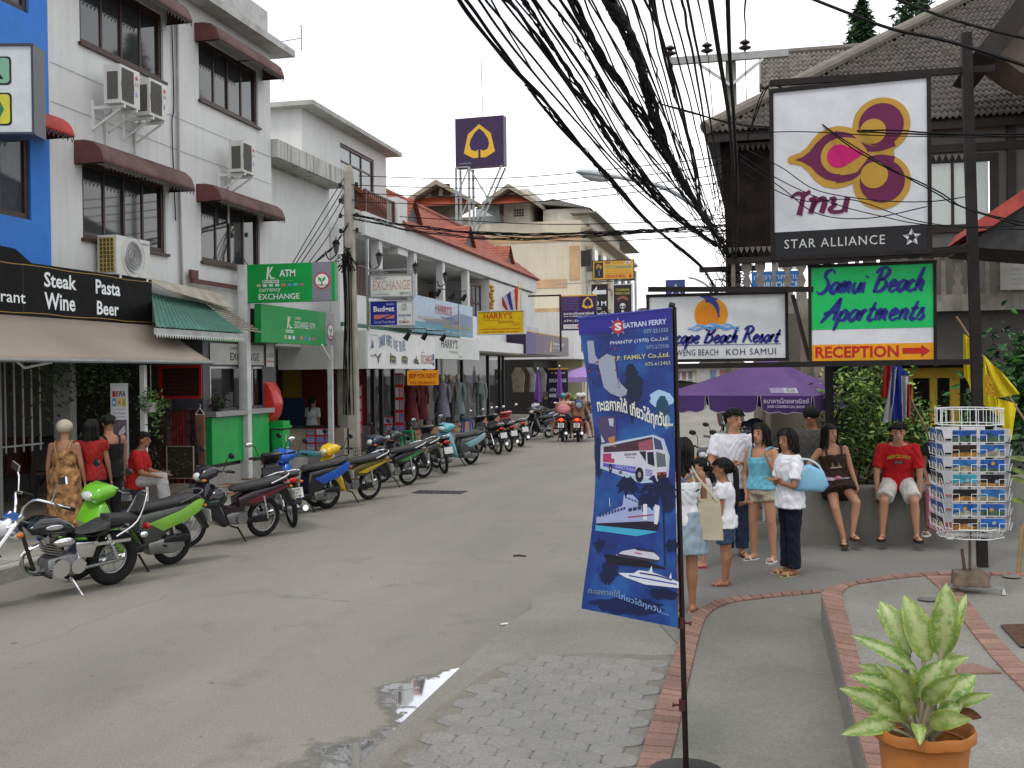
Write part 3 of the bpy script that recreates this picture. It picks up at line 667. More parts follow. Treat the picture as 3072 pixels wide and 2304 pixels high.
mb=MB();mb.bx(-3.2,-3.0,-6,8.6,.2,3.1);mb.bx(-3.0,-.1,-6,8.6,3.05,3.15);mb.build('back_wall',M((.09,.08,.07),.9,dirt=.3),sh,0)
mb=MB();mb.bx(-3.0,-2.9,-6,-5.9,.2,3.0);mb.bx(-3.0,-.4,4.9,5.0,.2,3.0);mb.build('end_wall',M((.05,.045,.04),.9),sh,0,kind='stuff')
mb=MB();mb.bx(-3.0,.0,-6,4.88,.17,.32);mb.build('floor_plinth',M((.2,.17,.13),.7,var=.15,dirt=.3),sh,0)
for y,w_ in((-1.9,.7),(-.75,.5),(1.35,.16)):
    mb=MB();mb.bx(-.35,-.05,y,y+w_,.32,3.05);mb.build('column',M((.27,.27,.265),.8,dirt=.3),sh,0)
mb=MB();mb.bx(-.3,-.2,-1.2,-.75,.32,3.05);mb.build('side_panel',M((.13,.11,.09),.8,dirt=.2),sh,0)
gl=MB()
for k in range(7):gl.bar((-.3,-.25+k*.2,1.2),(-.3,-.25+k*.2,2.75),.02)
gl.bar((-.3,-.3,2.7),(-.3,1.0,2.7),.025);gl.bar((-.3,-.3,1.3),(-.3,1.0,1.3),.025);gl.build('window_grille',M((.4,.4,.4),.5),sh,0)
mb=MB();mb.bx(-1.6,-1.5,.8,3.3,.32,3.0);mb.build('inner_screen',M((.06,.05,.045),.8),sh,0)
pc=thing('framed_picture','dark framed picture on the grey wall under the awning','picture',(FX-.03,12.7,1.9));pp=Panel((0,-.3,0),(0,1,0),(0,0,1),.62,.62,pc)
mb=MB();mb.bx(-.04,0,-.3,.32,0,.62);mb.build('frame',mDark,pc,0);pp.rect(.08,.08,.92,.92,(.012,.016,.03),1);pp.stroke([(.3,.3),(.5,.6),(.45,.8)],.03,(.12,.11,.1),2)
mb=MB();mb.bx(-9.62,-9.54,15.66,15.74,.2,2.5);tag(mb.build('awning_post',mWhite,None,0),'thin white post holding up the awning beside the roll-up banner','post')
def leaf_cloud(name,label,cat,loc,pts_fn,n,size,cols,seed=1,parent=None,aspect=.45,group=None):
    """n leaf quads placed by pts_fn; two materials of leaf colours"""
    rnd=random.Random(seed);ms=[MB()for _ in cols]
    for k in range(n):
        c=V(pts_fn(rnd));sz=size*rnd.uniform(.6,1.3);a=V((rnd.gauss(0,1),rnd.gauss(0,1),rnd.gauss(0,.6)-.3)).normalized();b=a.cross(V((rnd.gauss(0,1),rnd.gauss(0,1),rnd.gauss(0,1)))).normalized()
        m=ms[min(int(rnd.random()**1.0*len(cols)),len(cols)-1)];h=b*sz*aspect*.5;nn_=a.cross(b)*sz*.12
        i=len(m.v);m.v+=[c,c+a*sz*.35+h,c+a*sz*.7+h*.7-nn_,c+a*sz-nn_*2,c+a*sz*.7-h*.7-nn_,c+a*sz*.35-h]
        m.f+=[(i,i+1,i+2,i+3),(i,i+3,i+4,i+5)]
    out_=[]
    for m,c in zip(ms,cols):
        if not m.v:continue
        o=m.build('foliage',M(c,.5,var=.25,scale=3,spec=.35),parent,0);out_.append(o)
    return out_
def plant(name,label,cat,loc,fn,n,size,cols,seed=1,group=None):
    r=thing(name,label,cat,loc,0,group);fs=leaf_cloud(name,label,cat,loc,fn,n,size,cols,seed,r)
    if len(fs)>1:
        base=fs[0];me=base.data;bm=bmesh.new();bm.from_mesh(me)
        for q,f in enumerate(fs[1:]):
            k0=len(bm.faces);bm.from_mesh(f.data);bm.faces.ensure_lookup_table()
            for ff in bm.faces[k0:]:ff.material_index=q+1
            me.materials.append(f.data.materials[0]);bpy.data.objects.remove(f)
        bm.to_mesh(me);bm.free()
    return r
def hang(r):
    t=r.random();
    if t<.5:a=r.uniform(0,6.28);return(.2*r.random()*math.cos(a),.2*r.random()*math.sin(a),.15*r.gauss(0,.6))
    return(r.uniform(-.2,.22),r.uniform(-.15,.2),-r.random()*.75*abs(r.gauss(0,.6)))
pl=plant('hanging_plant','trailing green plant hung from the white awning post','plant',(-9.45,15.7,1.95),hang,420,.06,[(.03,.10,.015),(.08,.2,.03),(.16,.3,.06)])
mb=MB();mb.lathe((0,0,-.1),[(.07,-.1),(.1,.06),(.09,.06),(.06,-.06)],14,True);mb.build('pot',M((.5,.48,.45),.6),pl);mb=MB();mb.bar((0,0,0),(0,0,.55),.008);mb.build('hanger',mSteel,pl,0)
def vines(r):return(r.gauss(0,.25),r.uniform(-1.3,1.1),-abs(r.gauss(0,.42)))
plant('hanging_vines','dark green vines hanging behind the roll-up banner under the awning','plant',(-10.6,15.6,2.6),vines,1300,.07,[(.012,.035,.01),(.03,.07,.02),(.07,.12,.03)],5)
kb=thing('roll_up_banner','narrow white roll-up advertising banner with photos beside the awning post','banner',(-9.9,15.1,.3));ax=math.radians(12)
k0,k1=PY(334,1370,15.1),PY(384,1375,15.1)
kp=Panel((k0.x+9.9,0,.2),(1,.12,0),(0,0,1),.26*1.0,1.28,kb);kp.w=(k1-k0).length
mb=MB();mb.box((k0.x+9.9+kp.w/2,.02,.16),(kp.w+.04,.08,.09));mb.build('base',mSteel,kb)
kp.o.z=.22+.0;kp.h=PY(334,1150,15.1).z-.3-.22;kp.rect(0,0,1,1,(.6,.6,.64),0,'sheet');kp.rect(.06,.04,.94,.97,(.66,.66,.68),1)
kp.text('KWA',.34,.86,.875,.93,(.02,.02,.03),2,bold=.03);kp.rect(.12,.875,.3,.93,(.5,.02,.03),2);kp.rect(.12,.79,.34,.865,(.1,.3,.5),2);kp.rect(.38,.79,.62,.865,(.65,.5,.1),2);kp.rect(.66,.79,.88,.865,(.45,.4,.1),2)
kp.disc(.5,.827,.022,(.6,.15,.05),3);kp.disc(.23,.827,.02,(.7,.7,.7),3);kp.disc(.77,.827,.02,(.25,.3,.1),3)
kp.text('Original Taste Selection',.1,.9,.755,.772,(.2,.2,.25),2);kp.text('Ethnic Products',.14,.86,.72,.74,(.25,.1,.2),2);kp.text('Gourmet Coffee',.2,.8,.69,.706,(.25,.1,.2),2)
kp.rect(.1,.48,.9,.67,(.12,.10,.12),2);kp.poly([(.35,.5),(.85,.56),(.8,.62),(.5,.57)],(.55,.5,.55),3);kp.disc(.5,.63,.03,(.2,.12,.1),3)
kp.rect(.1,.29,.9,.46,(.33,.05,.03),2);kp.rect(.45,.34,.9,.46,(.04,.08,.25),3);kp.disc(.55,.34,.02,(.7,.65,.6),4);kp.disc(.7,.33,.025,(.7,.65,.6),4);kp.rect(.1,.06,.9,.27,(.22,.12,.16),2)
gr_=thing('green_canopy_roof','faded green sheet canopy with zigzag lace edge over the currency booth','roof',(-10.5,18.6,3.1))
mb=MB();A=[V((0,-1.1,.68)),V((1.1,-2.8,.0)),V((1.1,.25,.0)),V((0,.85,.60))]
N_=40
for k in range(N_):
    t0,t1=k/N_,(k+1)/N_;z0_,z1_=.012*(k%2),.012*((k+1)%2)
    mb.quad(A[0].lerp(A[3],t0)+V((0,0,z0_)),A[0].lerp(A[3],t1)+V((0,0,z1_)),A[1].lerp(A[2],t1)+V((0,0,z1_)),A[1].lerp(A[2],t0)+V((0,0,z0_)))
o=mb.build('roof_sheet',M((.075,.20,.155),.7,var=.15,scale=2,dirt=.4),gr_,0);s=o.modifiers.new('s','SOLIDIFY');s.thickness=.01
mb=MB();mb.bx(1.06,1.085,-2.8,.25,-.12,-.012);mb.build('fascia',M((.42,.44,.42),.7,dirt=.3),gr_,0)
mb=MB()
for k in range(38):y=-2.8+3.05*(k+.5)/38;mb.prism([(1.092,y-.04,-.1),(1.092,y+.04,-.1),(1.092,y,-.17)],(.006,0,0))
mb.build('lace_valance',M((.6,.62,.6),.7),gr_,0)
mb=MB();mb.quad((.05,-1.5,.95),(.05,1.3,.85),(.42,1.2,.52),(.35,-1.2,.74));o=mb.build('tarpaulin',M((.42,.38,.31),.8,var=.15),gr_,0);o.modifiers.new('s','SOLIDIFY').thickness=.012
mb=MB()
for k in range(9):mb.bar((.12+.09*k,.75-.06*k,.60-.06*k),(.12+.09*k,1.5,.55-.06*k),.028)
mb.build('batten',M((.32,.29,.24),.8,dirt=.3),gr_,0)
mb=MB();mb.bx(-.02,.04,.3,4.0,.98,1.06).bx(-.02,.05,.25,.5,1.06,1.22);mb.build('ridge_board',M((.13,.06,.05),.7),gr_,0)
# ---- currency booth with green counter
bo=thing('currency_booth','grey currency exchange booth with bright green counter and glass window','kiosk',(-10.5,20.6,0));BX=-10.5
greyM=M((.085,.085,.095),.5,var=.08,dirt=.1);grnM=M((.015,.36,.07),.45,var=.08,dirt=.1)
mb=MB();mb.bx(-2.2,.1,-1.4,3.4,.17,.52);mb.build('plinth',mConc,bo,0)
mb=MB();wall_holes(mb,lambda u,v,t:V((-t,u,v)),-1.3,1.95,.52,3.0,.1,[(-1.05,1.25,1.68,2.5)]);mb.bx(-2.1,-2.0,-1.3,1.95,.52,3.0);mb.bx(-2.0,-.1,1.85,1.95,.52,3.0);mb.bx(-2.0,-.1,-1.3,-1.2,.52,3.0);mb.build('wall',greyM,bo,0)
mb=MB();mb.bx(.003,.13,-1.22,1.3,.6,1.5);mb.build('counter_front',grnM,bo,0)
mb=MB();mb.bx(-.2,.24,-1.25,1.35,1.52,1.62);mb.build('counter_top',M((.30,.29,.28),.4),bo,0)
mb=MB();mb.bx(-.06,-.05,-1.05,1.25,1.68,2.5);mb.build('pane',glass_mat((.02,.022,.022),.35),bo,0)
mb=MB();mb.bx(-.09,.01,.75,.8,1.68,2.5).bx(-.09,.01,-1.05,-1.0,1.68,2.5).bx(-.09,.01,-1.0,1.25,2.46,2.5);mb.build('window_frame',mSteel,bo,0)
p=Panel((.02,-1.05,2.54),(0,1,0),(0,0,1),2.35,.42,bo);p.rect(0,0,1,1,(.42,.42,.39),1,'fascia');p.text('CURRENCY',.35,.6,.72,.86,(.05,.06,.05),2);p.text('EXCHANGE',.35,.9,.2,.58,(.03,.06,.04),2,bold=.01)
p=Panel((.02,1.42,2.5),(0,1,0),(0,0,1),.4,.55,bo);p.rect(0,0,1,1,(.5,.5,.48),1);p.text('K ATM',.1,.9,.35,.55,(.03,.12,.06),2);p.rect(.05,.2,.95,.24,(.5,.02,.02),2)
mb=MB();mb.bx(-.03,.06,-1.3,1.95,3.0,3.06);mb.build('top_trim',grnM,bo,0)
for y,z,s_,c in((.15,1.68,.25,(.6,.6,.62)),(.32,1.68,.3,(.7,.7,.7)),(1.05,1.68,.12,(.1,.15,.4))):
    mb=MB();mb.box((-.25,y,z+s_/2),(.02,.14,s_));mb.build('rate_card',M(c,.6),bo,0)
fl=plant('counter_plant','small dark potted plant on the left end of the green counter','plant',(-10.45,19.75,1.78),lambda r:(r.gauss(0,.09),r.gauss(0,.17),r.gauss(0,.08)),220,.08,[(.01,.03,.01),(.03,.06,.02),(.12,.03,.03)],8)
mb=MB();mb.lathe((0,0,-.16),[(.06,0),(.08,.12),(.06,.12)],12,True);mb.build('pot',mDark,fl)
at_=thing('cash_machine','cash machine in a red moulded shroud at the end of the green booth','cash machine',(-10.5,22.15,.52));
mb=MB();mb.pillow([(0,.75),(.1,.78),(.22,.95),(.26,1.2),(.2,1.45),(.1,1.62),(0,1.66)],.24,.05);mb.build('shroud',M((.55,.02,.015),.3,coat=.3),at_)
mb=MB();mb.bx(-.35,.02,-.3,.3,0,2.0);mb.build('cabinet',greyM,at_,0)
gb=thing('green_litter_bin','green bank branded litter bin with a flap lid below the red shroud','litter bin',(-10.28,22.25,.35))
mb=MB();mb.pillow([(-.12,0),(.12,0),(.15,.78),(-.15,.78)],.17,.03);mb.build('body',grnM,gb);mb=MB();mb.box((0,0,.84),(.36,.42,.05));mb.box((0,0,.92),(.3,.36,.1));mb.build('lid',grnM,gb,0)
p=Panel((.16,-.15,.2),(0,1,0),(0,0,1),.3,.5,gb);p.text('K',.15,.5,.6,.95,(.6,.65,.6),1,shear=.3);p.rect(.15,.35,.85,.42,(.35,.5,.38),1);p.rect(.15,.1,.85,.18,(.35,.5,.38),1)
def easel_board(name,label,cat,c0,c1,y,fc,bc,fw=.05,th=.03):
    a,b=PY(*c0,y),PY(*c1,y);w_,h_=b.x-a.x,a.z-b.z
    r=thing(name,label,cat,((a.x+b.x)/2,y,b.z));mb=MB();mb.box((0,th/2,h_/2),(w_,th,h_));mb.build('board',M(bc,.8,var=.2,scale=12),r,0)
    mb=MB();
    for z in(fw/2,h_-fw/2):mb.box((0,-.012,z),(w_,.024,fw))
    for x in(-w_/2+fw/2,w_/2-fw/2):mb.box((x,-.011,h_/2),(fw,.022,h_-2*fw))
    mb.build('frame',M(fc,.5),r,0);return r,Panel((-w_/2,-.002,0),(1,0,0),(0,0,1),w_,h_,r)
r,p=easel_board('menu_blackboard','dark red menu blackboard in a red frame hanging under the canopy','board',(478,1097),(607,1196),17.6,(.33,.01,.01),(.035,.006,.006))
for k in range(6):
    b=.8-.12*k;p.stroke([(.12+.04*q,b+.012*math.sin(q*2.1+k))for q in range(int(10+8*random.random()))],.008,(.10,.012,.012),1)
tr=thing('textile_rack','rack of dark red and brown striped textiles left of the green counter','textile rack',(-10.45,18.3,.3));a0=PY(472,1235,18.2);a1=PY(600,1400,18.2)
for k,c in enumerate([(.08,.03,.03),(.12,.06,.06),(.2,.03,.03),(.28,.02,.02),(.14,.04,.05),(.06,.03,.03),(.1,.05,.04)]):
    mb=MB();x0_=a0.x+10.45+(a1.x-a0.x)*k/7;wd_=(a1.x-a0.x)/7*.94
    pts=[(x0_+wd_*q/6,.02*math.sin(q*2),0)for q in range(7)]
    for q in range(6):mb.quad((pts[q][0],pts[q][1],0.05),(pts[q+1][0],pts[q+1][1],0.05),(pts[q+1][0],pts[q+1][1],a0.z-.3),(pts[q][0],pts[q][1],a0.z-.3))
    o=mb.build('hanging_cloth',M(c,.9,var=.3,scale=8),tr,60);o.modifiers.new('s','SOLIDIFY').thickness=.01
mb=MB();mb.bar((a0.x+10.45,0,a0.z-.29),(a1.x+10.45,0,a0.z-.29),.03);mb.bar((a0.x+10.45,0,0),(a0.x+10.45,0,a0.z-.3),.03);mb.bar((a1.x+10.45,0,0),(a1.x+10.45,0,a0.z-.3),.03);mb.build('rail',mWood,tr,0)
r,p=easel_board('leaf_painting','square framed painting of tangled yellow leaves leaning on the pavement','painting',(500,1338),(583,1436),17.3,(.30,.26,.18),(.035,.03,.015),.012)
for k in range(90):
    a,b,t=random.random()*.9+.05,random.random()*.9+.05,random.uniform(0,6.28);l=.04
    p.polys([[(a,b),(a+l*math.cos(t+.4)*.7,b+l*math.sin(t+.4)*.7),(a+l*1.5*math.cos(t),b+l*1.5*math.sin(t)),(a+l*math.cos(t-.4)*.7,b+l*math.sin(t-.4)*.7)]],random.choice([(.32,.24,.07),(.18,.15,.04),(.10,.09,.03),(.4,.33,.15)]),1+k%3)if k<40 else None
hg=thing('cloth_hanger','brown garment on a white wire hanger at the left edge of the green counter','garment',(PY(600,1240,18.0).x,18.0,PY(600,1240,18.0).z))
mb=MB();mb.tube([(-.09,0,-.02),(0,0,.1),(.09,0,-.02),(-.09,0,-.02)],.008,6);mb.tube([(0,0,.1),(.02,0,.14),(0,0,.16)],.006,6);mb.build('hanger',mWhite,hg)
mb=MB();mb.pillow([(-.09,-.03),(.09,-.03),(.1,-1.05),(-.03,-1.1),(-.06,-.5)],.03,.015);mb.build('cloth',M((.20,.10,.06),.9,var=.2),hg)
pbp=G(402,1530,.18);pb=thing('planter_box','grey brown square planter box standing behind the green scooter','planter',(pbp.x,pbp.y+.25,.18))
mb=MB();mb.pillow([(-.28,0),(.28,0),(.30,.52),(-.30,.52)],.26,.02);mb.build('box',M((.115,.09,.08),.7,var=.1),pb);mb=MB();mb.box((0,0,.555),(.66,.6,.07));mb.build('rim',M((.13,.10,.09),.7),pb,0)
fs_=plant('planter_shrub','sparse reddish shrub growing out of the planter box','plant',(pbp.x,pbp.y+.25,.76),lambda r:(r.gauss(0,.2),r.gauss(0,.12),abs(r.gauss(0,.22))),260,.05,[(.05,.02,.015),(.09,.05,.03),(.03,.04,.015)],9)
mb=MB()
for k in range(9):a=k*.7;mb.tube([(0,0,-.03),(.06*math.cos(a),.05*math.sin(a),.15),(.24*math.cos(a),.15*math.sin(a),.38)],.006,5)
mb.build('stem',mWood,fs_)
def chair(label,x,y,z,rz,g='dark chairs outside the restaurant'):
    r=thing('restaurant_chair',label,'chair',(x,y,z),rz,g)
    mb=MB();mb.pillow([(-.03,.46),(.0,.44),(.10,1.02),(.06,1.04)],.2,.02);mb.xf(Matrix.Translation((-.22,0,0))@Matrix.Scale(-1,4,(1,0,0))@Matrix.Translation((0,0,0)));mb.build('backrest',M((.05,.018,.012),.5),r)
    mb=MB();mb.box((0,0,.45),(.42,.42,.04));mb.build('seat',M((.08,.03,.02),.5),r)
    for sx in(-1,1):
        for sy in(-1,1):mb=MB();mb.cyl((.18*sx,.18*sy,.44),(.22*sx,.2*sy,0),.014);mb.build('leg',mDark,r)
for(px,py,lb,rz)in[(40,1500,'tall dark chair with slanted back at the far left edge of the photo',2.6),(150,1500,'dark chair behind the floral dress, next to the curly haired woman',.6)]:
    p_=G(px,py,.32);chair(lb,p_.x,p_.y,.32,rz)
tb=thing('restaurant_table','dark small table in front of the grey columns at far left','table',(G(120,1490,.32).x,G(120,1490,.32).y+.6,.32))
mb=MB();mb.box((0,0,.98),(.8,.7,.04));mb.build('tabletop',mDark,tb,0)
for sx in(-1,1):mb=MB();mb.bar((.35*sx,-.28*sx,.96),(-.35*sx,-.25,.0),.035);mb.build('leg',mWood,tb,0)
# ---- green bank signs on white posts
def bank_emblem(p,a,b,r,lay=2):
    p.disc(a,b,r,(.5,.02,.03),lay,'emblem');p.disc(a,b,r*.84,(.72,.73,.72),lay+1);L=lambda dx,dy:(a+dx*r/p.w,b+dy*r/p.h)
    p.polys([[L(-.5,.52),L(-.05,.25),L(-.05,-.15),L(-.42,.1)],[L(.05,.25),L(.5,.52),L(.45,.1),L(.05,-.15)],[L(-.05,.0),L(.06,0),L(.08,-.5),L(-.1,-.5)]],(.03,.33,.09),lay+2)
    p.polys([[L(-.75,-.35),L(-.3,-.45),L(0,-.4),L(.35,-.5),L(.72,-.38),L(.5,-.62),L(-.5,-.62)]],(.3,.33,.3),lay+2)
def k_logo(p,a0,a1,b0,b1,lay=2):
    W_,H_=a1-a0,b1-b0;L=lambda x,y:(a0+x*W_,b0+y*H_)
    p.polys([[L(.25,0),L(.45,0),L(.62,1),L(.4,.97)],[L(.42,.42),L(.8,.95),L(1,.98),L(.62,.45),L(.52,.36)],[L(.5,.42),L(.62,.45),L(.85,.14),L(1.25,.1),L(1.0,.0),L(.75,0)]],(.74,.78,.74),lay,'letter_mark')
gs,p=signbox('bank_sign','green cash machine and currency exchange sign with grey end, the upper of the two','sign',(-10.28,20.75),(-8.36,20.75),3.80,4.58,.16,(.005,.30,.055),M((.01,.24,.045),.4),0,'green bank signs')
p.rect(.75,0,.965,1,(.20,.20,.25),2,'grey_band');bank_emblem(p,.86,.52,.165,3)
k_logo(p,.2,.31,.60,.93);p.text('ATM',.38,.56,.66,.84,(.74,.78,.74),2,bold=.025);p.rect(.185,.50,.375,.58,(.66,.7,.66),2);p.text('EXCELLENCE',.195,.365,.52,.565,(.02,.2,.05),3,bold=.02);p.text('powered by Kbank',.4,.53,.53,.57,(.2,.5,.25),2)
for k,c in enumerate([(.5,.45,.2),(.7,.7,.75),(.6,.65,.75),(.6,.62,.75),(.6,.2,.1),(.1,.3,.6),(.1,.4,.6),(.5,.1,.15)]):p.rect(.12+.07*k,.41,.165+.07*k,.475,c,2)
p.text('currency',.145,.39,.24,.36,(.74,.78,.74),2,fit=True);p.text('EXCHANGE',.14,.605,.07,.22,(.74,.78,.74),2,bold=.008)
po=thing('sign_post','wide white steel post with rust carrying the upper green bank sign','post',(-10.36,20.78,.18))
mb=MB();mb.pillow([(-.1,0),(.1,0),(.1,4.4),(-.1,4.4)],.09,.015);mb.build('column',M((.62,.63,.62),.5,var=.08,dirt=.25,streak=.3),po);mb=MB();mb.box((0,0,.02),(.34,.32,.03));mb.build('base_plate',M((.2,.15,.12),.8),po,0)
mb=MB();mb.bx(.1,.22,-.02,.02,3.7,3.76).bx(.1,.22,-.02,.02,4.3,4.36);mb.build('bracket',mWhite,po,0)
gs,p=signbox('bank_sign','green exchange sign angled along the street on a thin post, the lower of the two','sign',(-10.0,20.8),(-10.0,24.75),3.0,3.78,.14,(.005,.30,.06),M((.012,.24,.05),.4),0,'green bank signs')
p.rect(.86,0,1,1,(.28,.28,.31),2,'grey_band');bank_emblem(p,.93,.42,.2,3);k_logo(p,.3,.37,.42,.76);p.text('CURRENCY',.42,.51,.68,.76,(.7,.75,.7),2);p.text('EXCHANGE / ATM',.42,.70,.44,.64,(.74,.78,.74),2,bold=.01)
p.rect(.3,.3,.4,.38,(.66,.7,.66),2);p.text('EXCELLENCE',.305,.395,.315,.36,(.02,.2,.05),3)
for k,c in enumerate([(.5,.45,.2),(.7,.7,.75),(.6,.65,.75),(.1,.12,.4),(.6,.2,.1),(.1,.2,.6),(.1,.4,.4),(.5,.1,.15)]):p.rect(.28+.054*k,.12,.31+.054*k,.22,c,2)
po=thing('sign_post','thin white post under the far end of the lower green bank sign','post',(-9.95,24.35,.35))
mb=MB();mb.bx(-.055,.055,-.05,.05,0,2.65);mb.build('column',M((.62,.63,.62),.5,var=.08,dirt=.3,streak=.3),po,0);mb=MB();mb.bar((0,-.02,2.3),(0,-.5,2.66),.04);mb.build('brace',mWhite,po,0)
mb=MB();mb.bx(-.14,.0,0,.1,3.0,3.7);o=mb.build('transformer_box',mDark,None,0);o.location=(-10.25,20.95,0);tag(o,'black metal box between the posts behind the lower green sign','box')
# ================================================================== buildings further down the left side
mCream=M((.55,.49,.38),.85,var=.05,scale=.6,dirt=.15,streak=.18);mOr=M((.46,.30,.17),.85,var=.1,scale=1,dirt=.2)
mRed=M((.30,.085,.055),.7,var=.2,scale=3,dirt=.3);mBrn=M((.07,.03,.022),.5,var=.15)
mBackW=M((.34,.33,.31),.85,var=.08,dirt=.2)
scbP=(.035,.015,.075);scbG=(.62,.38,.03)
def scb(p,a,b,s_,lay=2,bg=scbP,gold=scbG):
    L=lambda x,y:(a+x*s_/p.w,b+y*s_/p.h)
    p.poly([L(*q)for q in[(0,1),(.72,.42),(.98,-.68),(.42,-1),(-.42,-1),(-.98,-.68),(-.72,.42)]],gold,lay,'emblem')
    p.poly([L(*q)for q in[(0,.74),(.3,.5),(.55,.1),(.62,-.2),(.52,-.5),(.25,-.6),(.07,-.5),(.07,-1.02),(-.07,-1.02),(-.07,-.5),(-.25,-.6),(-.52,-.5),(-.62,-.2),(-.55,.1),(-.3,.5)]],bg,lay+1)
# ---- house with roof terrace
O1=(-11.0,24.8,0)
def L1(x,y,z):return V((x-O1[0],y-O1[1],z))
def bxw(mb,O,x0,x1,y0,y1,z0,z1):return mb.bx(x0-O[0],x1-O[0],y0-O[1],y1-O[1],z0-O[2],z1-O[2])
h1=thing('terrace_house','white house with stained roof terrace ledge and boxy upper room','building',O1)
px_=-11.7;yA=PX(905,400,px_).y;yB=PX(1158,480,px_).y
mb=MB();bxw(mb,O1,-16,-11.0,22.7,27.0,3.0,7.1);bxw(mb,O1,-16,-11.6,27.0,31,6.0,7.1);mb.build('wall',mWall,h1,0)
mb=MB();wall_holes(mb,lambda u,v,t:V((px_-t-O1[0],u-O1[1],v)),yA,yB,7.1,9.3,.2,[(PX(1020,430,px_).y,PX(1122,480,px_).y,7.2,8.95)]);bxw(mb,O1,-14.5,px_-.2,yA,yA+.2,7.1,9.3);bxw(mb,O1,-14.5,px_-.2,yB-.2,yB,7.1,9.3);bxw(mb,O1,-14.7,-14.5,yA,yB,7.1,9.3);mb.build('upper_room',mWall,h1,0)
window(h1,lambda u,v,t:V((px_-t-O1[0],u-O1[1],v)),PX(1020,430,px_).y,PX(1122,480,px_).y,7.2,8.95,3,rows=(.72,),gm=glass_mat((.2,.24,.26),.9,.03))
mb=MB();bxw(mb,O1,-14.9,px_+.45,yA-.3,yB+.3,9.3,9.42);mb.build('roof_slab',M((.42,.42,.39),.85,dirt=.5,scale=3),h1,0)
mb=MB();bxw(mb,O1,-11.0,-10.45,22.7,27.0,7.16,7.56);bxw(mb,O1,-14,-11.0,22.7,27,7.101,7.16);mb.build('ledge',M((.5,.5,.47),.85,var=.1,dirt=.3,streak=.95,scale=1.6),h1,0)
mb=MB();bxw(mb,O1,-11.55,-10.3,27.003,30.4,6.05,6.15);bxw(mb,O1,-10.45,-10.3,27.0,30.4,6.153,6.62);mb.build('balcony',M((.52,.52,.5),.85,var=.1,dirt=.3,streak=.95,scale=1.6),h1,0)
mb=MB();bxw(mb,O1,-10.6,-10.28,30.4,31.3,5.8,7.45);mb.build('end_pier',mWall,h1,0)
mb=MB()
for k in range(14):mb.bar(L1(-10.38,28.1+k*.16,6.62),L1(-10.38,28.1+k*.16,7.25),.022)
mb.bar(L1(-10.38,28.0,7.27),L1(-10.38,30.4,7.27),.05);mb.bar(L1(-10.38,28.0,6.66),L1(-10.38,30.4,6.66),.04);mb.bar(L1(-10.38,28.0,6.6),L1(-10.38,28.0,7.3),.07);mb.bar(L1(-10.38,30.3,6.6),L1(-10.38,30.3,7.3),.08)
mb.build('balcony_railing',mBrn,h1,0,kind='stuff')
tk=PY(822,420,27.5);wt=thing('water_tank','grey cylindrical water tank on the roof just behind the white building','water tank',(tk.x-.3,27.5,7.56))
mb=MB();mb.lathe((0,0,0),[(.52,0),(.56,.8),(.6,1.55),(.62,1.6),(.5,1.72),(.1,1.8)],24,True);mb.build('tank',M((.25,.28,.31),.6,dirt=.2),wt);mb=MB();mb.cyl((0,0,1.76),(0,0,1.86),.16);mb.build('lid',mDark,wt)
a_=PX(826,115,-10.8);an=thing('roof_antenna','thin rusty television antenna sticking out from the white roof corner','antenna',(a_.x,a_.y,a_.z-.1))
mb=MB();mb.cyl((0,0,0),(.55,.2,.12),.008,n=5);mb.cyl((.55,.2,-.15),(.55,.2,.42),.01,n=5);mb.cyl((.5,.35,.34),(.6,.05,.34),.006,n=5);mb.cyl((.52,.3,.22),(.58,.1,.22),.006,n=5);mb.build('rods',mDark,an,60)
# ---- arcade building with red tiled roof
O2=(-10.2,38,0);h2=thing('arcade_building','long white two storey arcade with red tiled roof and small dormers','building',O2)
def B2(mb,*a):return bxw(mb,O2,*a)
mb=MB();B2(mb,-10.5,-10.2,27.5,50,6.0,6.62);B2(mb,-12.6,-10.5,27.5,50,5.95,6.1);mb.build('roof_beam',mWall,h2,0)
mb=MB();B2(mb,-12.8,-12.6,25.3,50,0.2,6.6);B2(mb,-17,-12.8,49.8,50,0.2,8.0);B2(mb,-17,-12.8,25.3,25.5,.2,6.6);mb.build('back_wall',mBackW,h2,0)
mb=MB();B2(mb,-12.6,-10.0,25.3,50,3.25,3.5);mb.build('floor_slab',mWall,h2,0)
mb=MB();B2(mb,-10.25,-10.1,26.2,50,3.501,4.35);mb.build('balcony_parapet',mWall,h2,0)
mb=MB();B2(mb,-10.06,-10.0,25.3,36,3.502,3.6);mb.build('green_flashing',M((.04,.12,.08),.6),h2,0)
cols=[(1010,860),(1130,860),(1236,880),(1322,900),(1397,930)]
for a,b in cols:
    y=PX(a,b,-10.35).y;mb=MB();B2(mb,-10.5,-10.27,y,y+.28,3.5,6.0);mb.build('column',mWall,h2,0)
ye=PX(1466,940,-10.35).y;mb=MB();B2(mb,-12.6,-10.3,ye,50,4.352,5.94);mb.build('end_wall',mWall,h2,0)
yw=PX(1408,940,-10.6).y;window(h2,lambda u,v,t:V((-10.6-t-O2[0],u-O2[1],v)),yw,ye-.05,3.6,5.7,3,rows=(.33,.66),gm=glass_mat((.25,.27,.27),.8,.03),mullion=.09)
wl=PX(1522,990,-10.3).y;mb=MB();B2(mb,-10.32,-10.26,wl,wl+1.6,4.5,5.5);mb.build('barred_window',mDark,h2,0)
yd=PX(1320,905,-12.6).y;mb=MB();B2(mb,-12.6,-12.55,yd-1.5,yd,3.5,5.5);mb.build('door',M((.16,.06,.03),.5),h2,0)
mb=MB();mb2=MB()
for k in range(26):mb.bar(V((.12,26.3+k*.1-38,4.35)),V((.12,26.3+k*.1-38,5.1)),.018)
